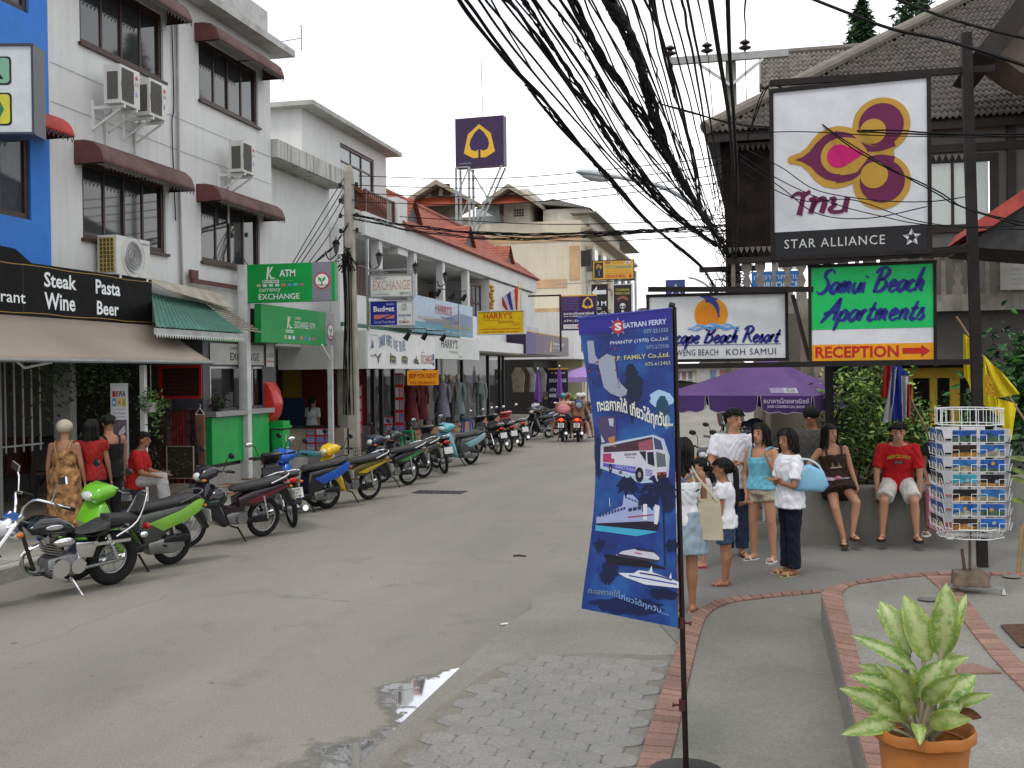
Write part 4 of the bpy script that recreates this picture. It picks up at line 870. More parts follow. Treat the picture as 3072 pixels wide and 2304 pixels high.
mb.bar((.12,26.2-38,5.1),(.12,28.9-38,5.1),.04);mb.build('railing',mBrn,h2,0,kind='stuff')
tl=MB();nY=76;nS=9
def roofpt(y,s):return V((-10.08-2.7*s-O2[0],y-O2[1],6.6+2.05*s))
y0r,y1r=31.0,50.3
for s in range(nS):
    for k in range(nY):
        ya,yb=y0r+(y1r-y0r)*k/nY,y0r+(y1r-y0r)*(k+1)/nY;up=V((0,0,.035));hump=V((0,0,.035));ym=(ya+yb)/2
        a0,a1,am=roofpt(ya,s/nS)+up,roofpt(yb,s/nS)+up,roofpt(ym,s/nS)+up+hump;b0,b1,bm_=roofpt(ya,(s+1)/nS),roofpt(yb,(s+1)/nS),roofpt(ym,(s+1)/nS)+hump
        tl.quad(a0,am,bm_,b0);tl.quad(am,a1,b1,bm_);tl.quad(a0+V((0,0,-.04)),am+V((0,0,-.04)),am,a0);tl.quad(am+V((0,0,-.04)),a1+V((0,0,-.04)),a1,am)
tl.build('roof_tiles',mRed,h2,0,kind='stuff')
mb=MB();mb.prism([roofpt(y0r-.15,0)+V((0,0,-.06)),roofpt(y0r-.15,1)+V((0,0,-.06)),roofpt(y0r-.15,1)+V((0,0,.08)),roofpt(y0r-.15,0)+V((0,0,.08))],(0,.2,0));mb.cyl(roofpt(y0r-.15,1)+V((0,0,.05)),roofpt(y1r,1)+V((0,0,.05)),.12,n=8);mb.prism([roofpt(y0r,0)+V((0,0,-.02)),roofpt(y0r,1)+V((0,0,-.02)),roofpt(y0r,1)+V((-2.6,0,-1.4)),roofpt(y0r,0)+V((-3,0,-.04))],(0,y1r-y0r,0));mb.build('roof_deck',mRed,h2,0)
for(pa,pyb)in((1243,700),(1410,760),(1530,812)):
    y=PX(pa,pyb,-10.6).y;w_=.75;x0=.0-.35;zb=7.05;
    mb=MB();zt=zb+.75;
    for sg in(-1,1):
        for q in range(6):
            f0,f1=q/6,(q+1)/6;P=lambda f,xx,dz=0:V((xx,y-O2[1]+sg*w_*(1-f),zb+.75*f+dz))
            for r in range(7):
                xa=x0-.22*r;xb=xa-.22;mb.quad(P(f0,xa,.04),P(f1,xa,.01),P(f1,xb,.01),P(f0,xb,.04));mb.quad(P(f0,xa,.04),P(f0,xb,.04),P(f0,xb,-.0),P(f0,xa,-.0))
    mb.build('dormer_roof',mRed,h2,0,kind='stuff')
    mb=MB();mb.prism([V((x0-.1,y-O2[1]-w_*.9,zb-.1)),V((x0-.1,y-O2[1]+w_*.9,zb-.1)),V((x0-.1,y-O2[1],zb+.66))],(-1.2,0,0));mb.build('dormer',mDark,h2,0)
for a,b,lb in[(1008,740,'nearest the concrete utility pole'),(1137,775,'above the exchange service sign, second along'),(1246,805,'at the top right corner of the exchange service sign'),(1336,832,'above the blue tailor banner')]:
    q=PX(a,b,-10.0);lm=thing('wall_lantern','black wall lantern '+lb,'lantern',(q.x-.28,q.y,q.z),0,'black lanterns along the arcade')
    mb=MB();mb.lathe((.28,0,-.12),[(.02,-.08),(.05,0),(.09,.17),(.02,.2)],6,True);mb.build('glass',M((.1,.1,.09),.2),lm,0);mb=MB();mb.lathe((.28,0,.07),[(.11,0),(.07,.07),(.015,.1),(.01,.17)],6,True);mb.tube(smoothpts([(0,0,-.1),(.1,0,-.3),(.28,0,-.2)]),.016,5);mb.build('bracket',mBlk,lm)
# ---- ground floor shops
O3=(-10.3,37,0);sf=thing('tailor_shop','glass fronted tailor and travel shops under the white fascia boards','shop front',O3)
def B3(mb,*a):return bxw(mb,O3,*a)
mb=MB();B3(mb,-12.6,-9.6,25.0,50,.171,.34);mb.build('step',M((.34,.32,.29),.8,dirt=.3),sf,0)
mb=MB();B3(mb,-12.6,-9.5,25.3,50,3.02,3.2);mb.build('ceiling',M((.4,.4,.38),.8),sf,0)
gl_=glass_mat((.03,.035,.035),.32,.03)
ms_=[1088,1120,1145,1180,1225,1276,1310,1387,1465,1500]
ys=[PX(m,1250,-10.3).y for m in ms_]+[43.5]
for k in range(len(ys)-1):
    mb=MB();B3(mb,-10.31,-10.30,ys[k]+.06,ys[k+1]-.06,.62 if k>3 else.36,2.98);mb.build('pane',gl_,sf,0)
for y in ys:mb=MB();B3(mb,-10.36,-10.25,y-.055,y+.055,.34,3.0);mb.build('mullion',mDark,sf,0)
mb=MB();B3(mb,-10.4,-10.2,ys[4],ys[-1],.34,.60);mb.build('stall_riser',M((.42,.20,.12),.7,dirt=.2),sf,0)
mb=MB();B3(mb,-12.4,-10.6,25.9,26.1,.34,3.0)if 0 else None
cnc=M((.30,.28,.24),.85,dirt=.35,streak=.4)
for a,b,lb in((1022,1052,''),):
    y0_,x0_=25.8,PY(a,1200,25.8).x;x1_=PY(b,1200,25.8).x;mb=MB();B3(mb,x0_,x1_,25.6,26.0,.2,2.5);mb.build('concrete_pier',cnc,sf,0)
cx0,cx1=PY(835,1200,25.6).x,PY(1012,1200,25.6).x
mb=MB();B3(mb,cx0-.4,cx1+.25,25.4,25.6,.2,1.0);mb.build('hatch_wall',M((.40,.35,.27),.8,dirt=.2),sf,0)
mb=MB();B3(mb,cx0-.2,cx1+.05,25.3,25.7,1.001,1.06);mb.build('hatch_sill',mDark,sf,0)
p=Panel((cx0-.6-O3[0],26.9-O3[1],1.0),(1,0,0),(0,0,1),cx1-cx0+.9,1.6,sf);p.rect(0,0,1,1,(.10,.012,.015),0,'wall_panel')
for k,(c,a0,a1,b0,b1)in enumerate([((.22,.16,.02),.05,.27,.45,1),((.02,.05,.12),.05,.3,0,.44),((.15,.015,.015),.3,.62,.02,.48),((.13,.01,.012),.3,.62,.5,.98),((.12,.01,.012),.64,.95,.5,.98),((.03,.10,.10),.66,.8,.3,.48)]):p.rect(a0,b0,a1,b1,c,1,'wall_panel')
p.text('EXCHANGE',.55,.95,.82,.92,(.32,.12,.1),2)
mb=MB();B3(mb,cx0-.6,cx1+.3,25.6,26.9,.2,.98);mb.build('desk',mDark,sf,0)
mb=MB();B3(mb,cx0-.75,cx0-.6,25.4,26.9,.2,3.0);mb.build('side_wall',greyM,sf,0)
def brochure_board(label,px0,px1,py0,py1,Y,rows,cols_,seed):
    a,b=PY(px0,py0,Y),PY(px1,py1,Y);r=thing('brochure_board',label,'display board',((a.x+b.x)/2,Y,b.z),0,'red brochure boards by the travel shop');w_,h_=b.x-a.x,a.z-b.z
    mb=MB();mb.box((0,.02,h_/2),(w_,.03,h_));mb.build('board',M((.48,.015,.02),.5,var=.1),r,0);p=Panel((-w_/2,.003,0),(1,0,0),(0,0,1),w_,h_,r);rr=random.Random(seed)
    for i in range(rows):
        for j in range(cols_):
            c=rr.choice([(.3,.38,.55),(.45,.48,.55),(.16,.25,.5),(.5,.5,.55),(.2,.3,.3),(.4,.3,.32)]);a0,b0=(j+.1)/cols_,(i+.12)/rows;o=p.rect(a0,b0,a0+.8/cols_,b0+.76/rows,c,2,'brochure')
            p.rect(a0+.1/cols_,b0+.4/rows,a0+.7/cols_,b0+.7/rows,(c[0]*.5,c[1]*.6,c[2]*.9),3)if rr.random()<.6 else None
brochure_board('tall red brochure board beside the concrete utility pole',1056,1086,1155,1305,25.9,4,2,1)
brochure_board('tall red brochure board directly left of the orange jeep sign',1184,1212,1120,1310,28.6,5,2,2)
brochure_board('low red brochure board inside the second shop doorway',1152,1177,1250,1322,27.6,3,3,3)
brochure_board('wide red board of small photos under the money exchange hatch',918,1004,1285,1352,25.3,3,3,4)
brochure_board('small red board of trinkets at the foot of the brochure column',1060,1084,1310,1350,25.92,1,2,6)
def mannequin(label,px,py_foot,Y,c1,c2,dress=True,tone=(.5,.38,.3)):
    q=PY(px,1200,Y);r=thing('mannequin',label,'mannequin',(q.x,Y,.5),0,'mannequins in the tailor shop window')
    c1,c2=[tuple(v*.5 for v in c)for c in(c1,c2)]
    mb=MB();mb.lathe((0,0,1.05),[(.15,0),(.13,.15),(.17,.33),(.19,.42),(.07,.48),(.05,.55)],14,True);mb.build('torso',M(c1,.8,var=.2),r)
    mb=MB();mb.ell((0,0,1.68),.075,.09,.11);mb.build('head',M(tone,.6),r)
    mb=MB();
    if dress:mb.lathe((0,0,.45),[(.25,0),(.2,.3),(.15,.62)],16,True);mb.build('skirt',M(c2,.8,var=.2),r)
    else:
        for s in(-1,1):mb=MB();mb.cyl((s*.08,0,.05),(s*.08,0,1.1),.07,.09);mb.build('trouser_leg',M(c2,.8),r)
    for s in(-1,1):mb=MB();mb.tube([(s*.19,0,1.45),(s*.24,.02,1.15),(s*.24,-.04,.9)],[.055,.045,.035],8);mb.build('arm',M(c1,.8),r)
    mb=MB();mb.cyl((0,0,0),(0,0,.5),.02);mb.lathe((0,0,0),[(.16,0),(.16,.02),(.02,.03)],16,True);mb.build('stand',mSteel,r)
mannequin('mannequin in a long dark red dress beside the jeep sign',1232,0,30.2,(.20,.03,.04),(.22,.03,.04));mannequin('mannequin in a second red dress, seated low in the window',1262,0,31.6,(.25,.04,.05),(.18,.02,.03))
mannequin('mannequin in a pale lilac dress behind the glass',1328,0,33.2,(.38,.36,.5),(.36,.35,.5));mannequin('mannequin in a pale teal jacket behind the glass',1374,0,35.6,(.35,.48,.46),(.3,.42,.4));mannequin('mannequin in a light grey suit near the last window',1440,0,38.6,(.42,.48,.46),(.3,.36,.36),False)
mannequin('mannequin in a beige coat half hidden in the shop window',1350,0,35.4,(.38,.33,.25),(.15,.15,.14),False)
for k in range(6):
    q=PY(1555+k*14,1170,50.5);g_=thing('hanging_garment',['cream','brown','white','olive','grey','black'][k]+' garment hanging in the open shop past the tailor windows','garment',(q.x,50.5+.2*k,1.3),0,'garments hanging in the open shop')
    mb=MB();mb.pillow([(-.25,.1),(.25,.1),(.32,.9),(.12,1.25),(-.12,1.25),(-.32,.9)],.05,.02);mb.build('cloth',M([(.5,.45,.35),(.15,.1,.06),(.6,.62,.6),(.14,.14,.08),(.4,.4,.4),(.03,.03,.03)][k],.9,var=.2),g_)
# ---- fascia boards and hanging signs
x0_=PY(835,1108,25.1).x
r,p=signbox('fascia_board','blank grey white fascia panel facing the camera over the exchange hatch','sign',(x0_,25.1),(-9.32,25.1),2.45,3.38,.25,(.60,.60,.58),mWhite)
r,p=signbox('travel_fascia','white travel agency fascia with wavy blue lettering and four vehicle pictures','sign',(-9.3,25.12),(-9.3,30.7),2.45,3.38,.3,(.68,.69,.68),mWhite)
def wv(a,b):return a,b+.09*math.sin((a-.16)/.4*6.28)
for k,ch in enumerate('SAMUI WHITE WAVE TRAVEL'):
    if ch!=' ':a0=.14+.38*k/23;b_=.55+.08*math.sin((k/23)*6.28);p.text(ch,a0,a0+.0145,b_,b_+.3,(.05,.12,.30),2,bold=.01)
for k,(u0,kind)in enumerate([(.08,'plane'),(.28,'train'),(.45,'bus'),(.63,'boat')]):
    c=(.02,.018,.015);y_=(.30,.22,.06);S_=lambda pts:[(u0+.1*x,.12+.3*y)for x,y in pts]
    if kind=='plane':p.polys([S_([(0,.75),(.2,.7),(.75,.25),(.95,.12),(.7,.3),(.15,.95)]),S_([(.35,.6),(.85,1),(.95,.95),(.6,.45)]),S_([(.4,.5),(.45,0),(.55,.05),(.6,.4)])],c,2)
    elif kind=='boat':p.polys([S_([(0,.4),(1,.2),(.92,0),(.15,.12)]),S_([(.15,.4),(.85,.25),(.8,.5),(.2,.6)]),S_([(.45,.5),(.6,.5),(.6,.85),(.45,.85)])],c,2)
    else:p.polys([S_([(.05,.12),(.95,.05),(.95,.7),(.5,.85),(.05,.75)])],c,2);p.polys([S_([(.12+.2*q,.42),(.25+.2*q,.41),(.25+.2*q,.6),(.12+.2*q,.62)])for q in range(4)],y_,3);p.disc(u0+.025,.16,.05,(.4,.38,.3),3);p.disc(u0+.075,.15,.05,(.4,.38,.3),3)
    if kind=='train':p.polys([S_([(.1,.75),(.3,.75),(.25,1.05),(.15,1.05)])],c,2)
p.text('EXCHANGE',.76,.945,.14,.42,(.30,.05,.05),2,bold=.012);p.text('CURRENCY',.76,.82,.47,.51,(.1,.1,.3),2);p.rect(.95,.1,.985,.46,(.04,.06,.2),2);p.rect(.955,.2,.98,.26,(.6,.6,.6),3)
p.text('TAT License 31/0558',.04,.12,.86,.9,(.1,.1,.3),2);p.polys([[(.03+.02*q,.5+.05*q),(.05+.02*q,.8-.03*q),(.07+.01*q,.55)]for q in range(2)],(.25,.28,.35),2);p.text('TRAVEL',.03,.085,.3,.38,(.1,.12,.2),2)
r,p=signbox('tailor_fascia','plain light tailor fascia board tilted beside the travel fascia','sign',(-9.32,30.75),(-9.32,35.9),2.75,3.42,.25,(.58,.60,.58),mWhite)
p.text("HARRY'S",.12,.48,.48,.9,(.02,.03,.03),2,bold=.02,shear=.15);p.text('International',.3,.48,.26,.42,(.2,.22,.22),2,shear=.2);p.text('Suits',.5,.57,.08,.2,(.25,.26,.26),2)
r,p=signbox('white_canopy_edge','white ribbed canopy edge between tailor fascia and purple bank awning','canopy',(-9.4,36.1),(-9.4,44.5),3.07,3.45,1.0,(.62,.61,.60),M((.4,.38,.34),.8,dirt=.3))
r,p=signbox('tailor_banner','pale blue tailor banner with island picture above the shop','banner',(-9.35,28.9),(-9.35,35.2),3.48,4.5,.06,(.40,.50,.62),mSteel)
p.rect(0,0,1,.3,(.10,.30,.42),2);p.poly([(.15,.38),(.45,.45),(.75,.72),(1,.66),(1,.3),(.2,.28)],(.16,.22,.36),3);p.rect(.72,0,.74,1,(.3,.32,.33),5)
p.text("HARRY'S",.33,.60,.64,.86,(.42,.02,.04),4,bold=.01);p.rect(.33,.6,.6,.615,(.42,.02,.04),4);p.text('International',.42,.62,.46,.56,(.12,.15,.3),4);p.text('Suits',.64,.72,.36,.46,(.4,.03,.05),4)
p.text('LADIES & GENTS CUSTOM TAILORS',.05,.55,.36,.46,(.62,.45,.18),4);p.text('DAMEN UND HERREN SCHNEIDER',.45,.97,.2,.32,(.62,.45,.12),4);p.text('WE SPEAK   Finnish  Svenska  Norsk',.05,.97,.06,.14,(.6,.65,.68),4)
r,p=signbox('tailor_sign','yellow tailor sign with red lettering hanging over the pavement','sign',(-8.93,34.2),(-7.34,34.0),3.53,4.30,.2,(.60,.40,.005),M((.45,.46,.48),.4),.03)
p.text("HARRY'S",.13,.76,.66,.94,(.40,.02,.01),2,bold=.015);p.polys([[(.13,.61),(.47,.61),(.47,.50),(.79,.50),(.79,.38),(.92,.38),(.92,.365),(.78,.365),(.78,.485),(.46,.485),(.46,.595),(.13,.595)]],(.40,.02,.01),2)
p.text('INTERNATIONAL',.48,.79,.52,.585,(.45,.12,.02),2);p.text('SUITS',.80,.92,.40,.46,(.45,.12,.02),2);p.text('LADIES & GENTS CUSTOM TAILORS',.06,.93,.18,.24,(.40,.03,.01),2,bold=.02);p.text('DAMEN UND HERREN SCHNEIDER',.08,.90,.05,.11,(.40,.03,.01),2,bold=.02)
r,p=signbox('jeep_sign','orange jeep rental sign with dark red letters hung by the shop door','sign',(-8.93,27.0),(-8.1,27.0),2.02,2.40,.04,(.72,.27,.005),M((.5,.2,.01),.5))
p.text('JEEP FOR RENT',.05,.95,.38,.78,(.25,.008,.01),2,bold=.02);p.text('FULL INSURANCE',.1,.9,.08,.26,(.3,.02,.01),2,bold=.01);p.text('with or without driver',.12,.4,.85,.93,(.4,.1,.01),2)
r,p=signbox('exchange_service_sign','white currency exchange service sign with pale red letters, framed in grey','sign',(-9.25,25.2),(-8.16,25.2),4.16,4.72,.22,(.62,.64,.60),M((.25,.26,.27),.4),.025)
p.text('CURRENCY',.04,.38,.80,.93,(.10,.11,.2),2,bold=.01);p.text('EXCHANGE',.06,.96,.30,.76,(.52,.28,.24),2);p.text('SERVICE',.70,.97,.05,.19,(.12,.12,.2),2,bold=.01);p.text('www.welovecurrency.net',.04,.45,.06,.12,(.1,.1,.15),2,bold=.02)
r,p=signbox('car_rental_sign','blue and white car rental and internet sign under the exchange sign','sign',(-9.25,25.2),(-8.16,25.2),3.48,4.08,.15,(.62,.63,.63),M((.4,.41,.42),.4),.015)
p.rect(0,.0,.63,1,(.015,.03,.28),2);p.text('Budget',.07,.57,.50,.80,(.72,.73,.75),3,bold=.03);p.text('อินเตอร์เน็ต',.38,.55,.84,.94,(.6,.62,.68),3);p.polys([[(.08,.44),(.5,.44),(.22,.27),(.08,.25)],[(.56,.44),(.57,.27),(.32,.26)]],(.62,.20,.14),3);p.text('Car and Truck Rental',.08,.57,.08,.19,(.6,.62,.68),3)
p.text('Internet',.67,.96,.34,.47,(.06,.08,.25),2,bold=.02);p.text('&',.79,.83,.22,.3,(.3,.08,.08),2);p.text('E-MAIL',.69,.93,.05,.18,(.30,.03,.08),2,bold=.02)
p.ring(.79,.74,.07,.012,(.25,.3,.28),2);p.polys([[(.74,.6),(.84,.6),(.86,.9),(.8,.95),(.76,.86)]],(.45,.5,.47),2)
sp=thing('sign_post','thin grey post at the corner carrying the exchange and car rental signs','post',(-9.3,25.18,3.38));mb=MB();mb.bx(-.03,.03,-.03,.03,0,2.2).bx(.03,1.1,-.02,.02,1.42,1.46);mb.build('pole',mSteel,sp,0)
for a,b,lb in[(1228,1000,'in front of the travel fascia, nearest the pole'),(1280,1000,'in front of the travel fascia, middle one'),(1335,1005,'covering the first letters of the tailor fascia'),(1320,870,'above the pale blue banner, left one'),(1362,880,'above the pale blue banner, middle one'),(1397,885,'above the pale blue banner, right one')]:
    q=PX(a,b,-8.8);s_=thing('spotlight','small black spotlight on a bent arm '+lb,'spotlight',q,0,'spotlights over the shop signs');mb=MB();mb.cyl((0,0,0),(-.1,-.05,-.16),.05,.075);mb.build('lamp_head',mBlk,s_);mb=MB();mb.tube([(0,0,0),(0,0,.12),(-.55,0,.14)],.014,5);mb.build('arm',mDark,s_)
r,p=signbox('bank_hanging_sign','purple bank sign with gold leaf emblem hanging from a black frame','sign',(-8.4,46.5),(-6.88,46.5),4.1,5.6,.15,scbP,M((.10,.08,.05),.5))
p.rect(0,.965,1,1,(.6,.33,.03),2);p.polys([[(.02,.57+.045*k),(.5,.57+.045*k),(.5,.59+.045*k),(.02,.59+.045*k)]for k in range(9)],(.12,.07,.2),2);scb(p,.75,.78,.25);p.text('ธนาคารไทยพาณิชย์',.06,.92,.44,.52,(.65,.65,.7),2,bold=.02);p.text('SIAM COMMERCIAL BANK',.06,.80,.38,.415,(.6,.6,.65),2,bold=.02);p.text('ATM | EXCHANGE',.06,.95,.22,.30,(.62,.62,.66),2,bold=.02);p.rect(.05,.04,.55,.17,(.5,.5,.5),2);p.disc(.48,.105,.06,(.5,.03,.04),3)
fr=thing('sign_gantry','black square steel frame reaching out to the purple bank sign','frame',(-8.45,46.5,3.2));mb=MB();mb.bar((0,0,0),(0,0,2.45),.08);mb.bar((-1.4,0,2.41),(-.04,0,2.41),.07);mb.build('bar',mDark,fr,0)
r,p=signbox('bank_awning_board','long purple bank fascia board with gold top edge','sign',(-9.3,43.3),(-9.3,53.3),3.08,4.02,.8,(.09,.06,.09),M((.03,.02,.05),.5));p.rect(0,.95,1,1,(.6,.33,.03),2);p.rect(0,0,.2,.95,(.05,.03,.16),2);p.polys([[(.35,.05+.08*k),(.46,.05+.08*k),(.46,.09+.08*k),(.35,.09+.08*k)]for k in range(10)],(.14,.09,.22),2);p.poly([(.5,.2),(.55,.15),(.56,.8),(.53,.6)],scbG,2);p.text('ไทยพาณิชย์',.58,.86,.48,.66,(.6,.6,.62),2,bold=.03);p.text('SIAM COMMERCIAL',.58,.82,.28,.42,(.5,.5,.52),2,bold=.03)
r,p=signbox('bank_board','standing dark purple exchange board behind the closed purple umbrella','sign',(PY(1643,1100,49).x,49),(PY(1703,1100,49).x,49),.3,2.5,.1,(.02,.012,.04),mDark)
p.rect(0,.97,1,1,(.6,.3,.03),2);p.disc(.22,.9,.04,(.35,.18,.04),2);p.text('SIAM BANK',.36,.9,.88,.92,(.45,.45,.5),2,bold=.02);p.text('EXCHANGE',.08,.92,.71,.78,(.6,.65,.66),2,bold=.02);p.text('ATM',.08,.4,.52,.59,(.6,.65,.66),2,bold=.02);p.rect(.06,.4,.4,.47,(.45,.45,.48),2)
mPur=M((.13,.055,.26),.75,var=.12,scale=3)
for a,b,Y,lb in[(1613,1108,44,'closed purple umbrella with white tip, left of the standing bank board'),(1678,1100,46,'closed purple umbrella standing in front of the bank board')]:
    q=PY(a,b,Y);u=thing('closed_umbrella',lb,'umbrella',(q.x,Y,.2),0,'closed purple umbrellas by the bank');zt=q.z-.2
    mb=MB();mb.rings([[V(((r_*(1+.22*math.cos(5*t)))*math.cos(t),(r_*(1+.22*math.cos(5*t)))*math.sin(t),z))for t in[k*2*PI/20 for k in range(20)]]for z,r_ in((zt,.015),(zt-.3,.07),(zt-.9,.1),(zt-1.25,.15),(zt-1.35,.12))]);mb.build('canopy',mPur,u);mb=MB();mb.cyl((0,0,0),(0,0,zt-1.2),.025);mb.build('pole',mWhite,u);mb=MB();mb.ell((0,0,zt+.03),.035,.035,.05);mb.build('tip',mWhite,u)
q=PY(1735,1140,56);u=thing('market_umbrella','faded lilac umbrella far down the street behind the banner edge','umbrella',(q.x+.3,56,.1));mb=MB();mb.lathe((0,0,2.05),[(1.3,-.35),(1.28,-.1),(.7,.25),(.05,.42)],16);mb.build('canopy',M((.28,.18,.42),.8),u);mb=MB();mb.cyl((0,0,0),(0,0,2.4),.03);mb.build('pole',mSteel,u)
b_=thing('white_shop_house','low white shop house just past the purple bank awning','building',(-10,58,0));mb=MB();mb.bx(-4,.6,-2.5,5,3.0,5.4);mb.build('wall',mWall,b_,0);mb=MB();mb.bx(.602,.64,-.2,1.6,3.4,4.5);mb.build('window',mBrn,b_,0);mb=MB();mb.bx(-4,-1.5,-2.5,5,0,2.99);mb.build('back_wall',mDark,b_,0);mb=MB();mb.bx(-1.3,.3,-1,4,.9,1.0);mb.build('counter',M((.4,.5,.12),.6),b_,0)
# ---- purple roof tower sign
TY=46.0;a0,a1=PY(1367,505,TY),PY(1514,500,TY);zt_=PY(1366,357,TY).z
r,p=signbox('tower_sign','square purple bank sign with gold leaf emblem high on a steel tower','sign',(a0.x,TY),(a1.x,TY-.15),a0.z,zt_,.45,(.035,.016,.06),M((.09,.06,.13),.5));scb(p,.5,.52,.72);p.text('ธนาคารไทยพาณิชย์',.07,.33,.075,.1,(.5,.5,.55),2)
tw_=thing('steel_tower','grey lattice steel tower carrying the square purple sign','tower',((a0.x+a1.x)/2,TY+.2,6));H_=a0.z-6;s2=M((.30,.33,.34),.6,.3)
xl,xr=a0.x+.06-tw_.location.x,PY(1412,700,TY).x-tw_.location.x
for x in(xl,xr):
    for y in(-.35,.35):mb=MB();mb.bar((x,y,0),(x,y,H_),.09);mb.build('leg',s2,tw_,0)
for k in range(4):z0_,z1_=H_*k/4,H_*(k+1)/4;mb=MB();mb.bar((xl,-.35,z0_),(xr,-.35,z1_),.05);mb.build('brace',s2,tw_,0);mb=MB();mb.bar((xl,-.35,z1_),(xr,-.35,z1_),.05);mb.build('brace',s2,tw_,0)
for y in(-.35,.35):mb=MB();mb.bar((xr,y,H_*.42),(a1.x-tw_.location.x-.1,y,H_),.07);mb.build('strut',s2,tw_,0)
mb=MB();mb.bar((xr,-.35,H_),((xr+a1.x-tw_.location.x)/2+.15,-.35,H_*.7),.06);mb.build('strut',s2,tw_,0)
mb=MB();mb.cyl((.1,0,H_+2),(.05,0,H_+4.9),.018,n=5);mb.build('lightning_rod',s2,tw_)
# ---- cream apartment block
AY=62.0;O4=(-16,AY,0);ap=thing('apartment_block','cream and orange apartment block with gabled upper roofs','building',O4)
def AX(px,py=700):return PY(px,py,AY).x
def AZ(px,py):return PY(px,py,AY).z
def B4(mb,*a):return bxw(mb,O4,*a)
xr_=AX(1742);zt4=AZ(1740,660);xl_=AX(1150)
mb=MB();B4(mb,xl_,xr_,AY,AY+24,0,zt4);mb.build('wall',mCream,ap,0)
mb=MB();zc=AZ(1740,592);
for(u0,u1,zt2,d_)in((1150,1530,AZ(1400,640),1.5),(1500,1575,AZ(1530,560),1.0),(1610,1752,AZ(1700,610),2.0)):B4(mb,AX(u0),AX(u1),AY+d_,AY+16,zt4,zt2)
mb.build('upper_wall',M((.60,.57,.50),.85,dirt=.15),ap,0)
mb=MB()
for(u0,v0,u1,v1)in((1400,712,1742,735),(1708,738,1738,840),(1487,735,1502,760),(1440,845,1700,870),(1150,712,1380,735),(1450,930,1742,960)):B4(mb,AX(u0,v0),AX(u1,v0),AY-.04,AY-.003,AZ(u0,v1),AZ(u0,v0))
mb.build('orange_band',mOr,ap,0)
def gable(pc,pyt,pyb,half,d_,y0,redband=True):
    xc=PY(pc,pyt,AY+y0).x;zt5=PY(pc,pyt,AY+y0).z;zb5=PY(pc,pyb,AY+y0).z;hw=half
    mb=MB()
    for s in(-1,1):mb.rings([[V((xc-O4[0],y0-1.2,zt5)),V((xc+s*hw-O4[0],y0-1.2,zb5)),V((xc+s*hw-O4[0],y0-1.2,zb5-.22)),V((xc-O4[0],y0-1.2,zt5-.28))],[V((xc-O4[0],y0+d_,zt5)),V((xc+s*hw-O4[0],y0+d_,zb5)),V((xc+s*hw-O4[0],y0+d_,zb5-.22)),V((xc-O4[0],y0+d_,zt5-.28))]])
    mb.build('gable_roof',M((.30,.26,.20),.8,dirt=.3),ap,0)
    mb=MB();mb.prism([V((xc-hw*.82-O4[0],y0-.2,zb5+.05)),V((xc+hw*.82-O4[0],y0-.2,zb5+.05)),V((xc-O4[0],y0-.2,zt5-.35))],(0,.3,0));mb.build('gable_wall',M((.55,.51,.42),.85,dirt=.2),ap,0)
    mb=MB();mb.rings([[V((xc-hw*.8-O4[0],y0-1.0,zb5-.05)),V((xc+hw*.8-O4[0],y0-1.0,zb5-.05)),V((xc+hw*.62-O4[0],y0-.25,zb5+.5)),V((xc-hw*.62-O4[0],y0-.25,zb5+.5))],[V((xc-hw*.8-O4[0],y0-1.0,zb5-.12)),V((xc+hw*.8-O4[0],y0-1.0,zb5-.12)),V((xc+hw*.62-O4[0],y0-.25,zb5+.42)),V((xc-hw*.62-O4[0],y0-.25,zb5+.42))]]);mb.build('red_eave',M((.34,.07,.03),.7,var=.2,dirt=.2),ap,0)
    return xc,zb5,zt5
xc,zb5,zt5=gable(1325,548,618,2.4,8,0.4)
for s in(-1,1):mb=MB();mb.bx(xc-O4[0]+s*.35-.22,xc-O4[0]+s*.35+.22,.13,.19,zb5+.55,zb5+1.1+.15);mb.build('gable_window',mBrn,ap,0)
xc,zb5,zt5=gable(1538,560,612,1.55,7,0.2)
mb=MB();mb.rings([[V((AX(1580)-O4[0],1.6,AZ(1640,590)-.1)),V((AX(1645)-O4[0],1.6,AZ(1640,586)+.05)),V((AX(1760)-O4[0],1.6,AZ(1740,612)))],[V((AX(1580)-O4[0],18,AZ(1640,590)-.1)),V((AX(1645)-O4[0],18,AZ(1640,586)+.05)),V((AX(1760)-O4[0],18,AZ(1740,612)))]]);mb.build('low_roof',M((.16,.15,.14),.7),ap,0)
mb=MB()
for k in range(24):x=AX(1425+3*k)-O4[0];mb.bar((x,.3,zt4),(x,.3,zt4+.95),.04)
mb.bar((AX(1425)-O4[0],.3,zt4+.97),(AX(1494)-O4[0],.3,zt4+.97),.07);mb.build('terrace_railing',M((.25,.3,.3),.6),ap,0,kind='stuff')
for i in range(4):
    for j in range(3):mb=MB();x=AX(1532+8*i)-O4[0];z=AZ(1532,640-8*j);mb.bx(x,x+.1,.95,.99,z-.05,z+.05);mb.build('vent_block',mDark,ap,0)
mb=MB();B4(mb,xr_-.8,xr_+.75,AY+1,AY+24,zt4+.55,zt4+.62);mb.build('side_canopy',M((.22,.21,.19),.7),ap,0)
mb=MB();mb.prism([(xr_-O4[0],0,zt4-.7),(xr_-O4[0]+.6,0,zt4-.5),(xr_-O4[0]+.6,0,zt4-.35),(xr_-O4[0],0,zt4-.5)],(0,24,0));mb.build('side_eave',M((.28,.23,.17),.8),ap,0)
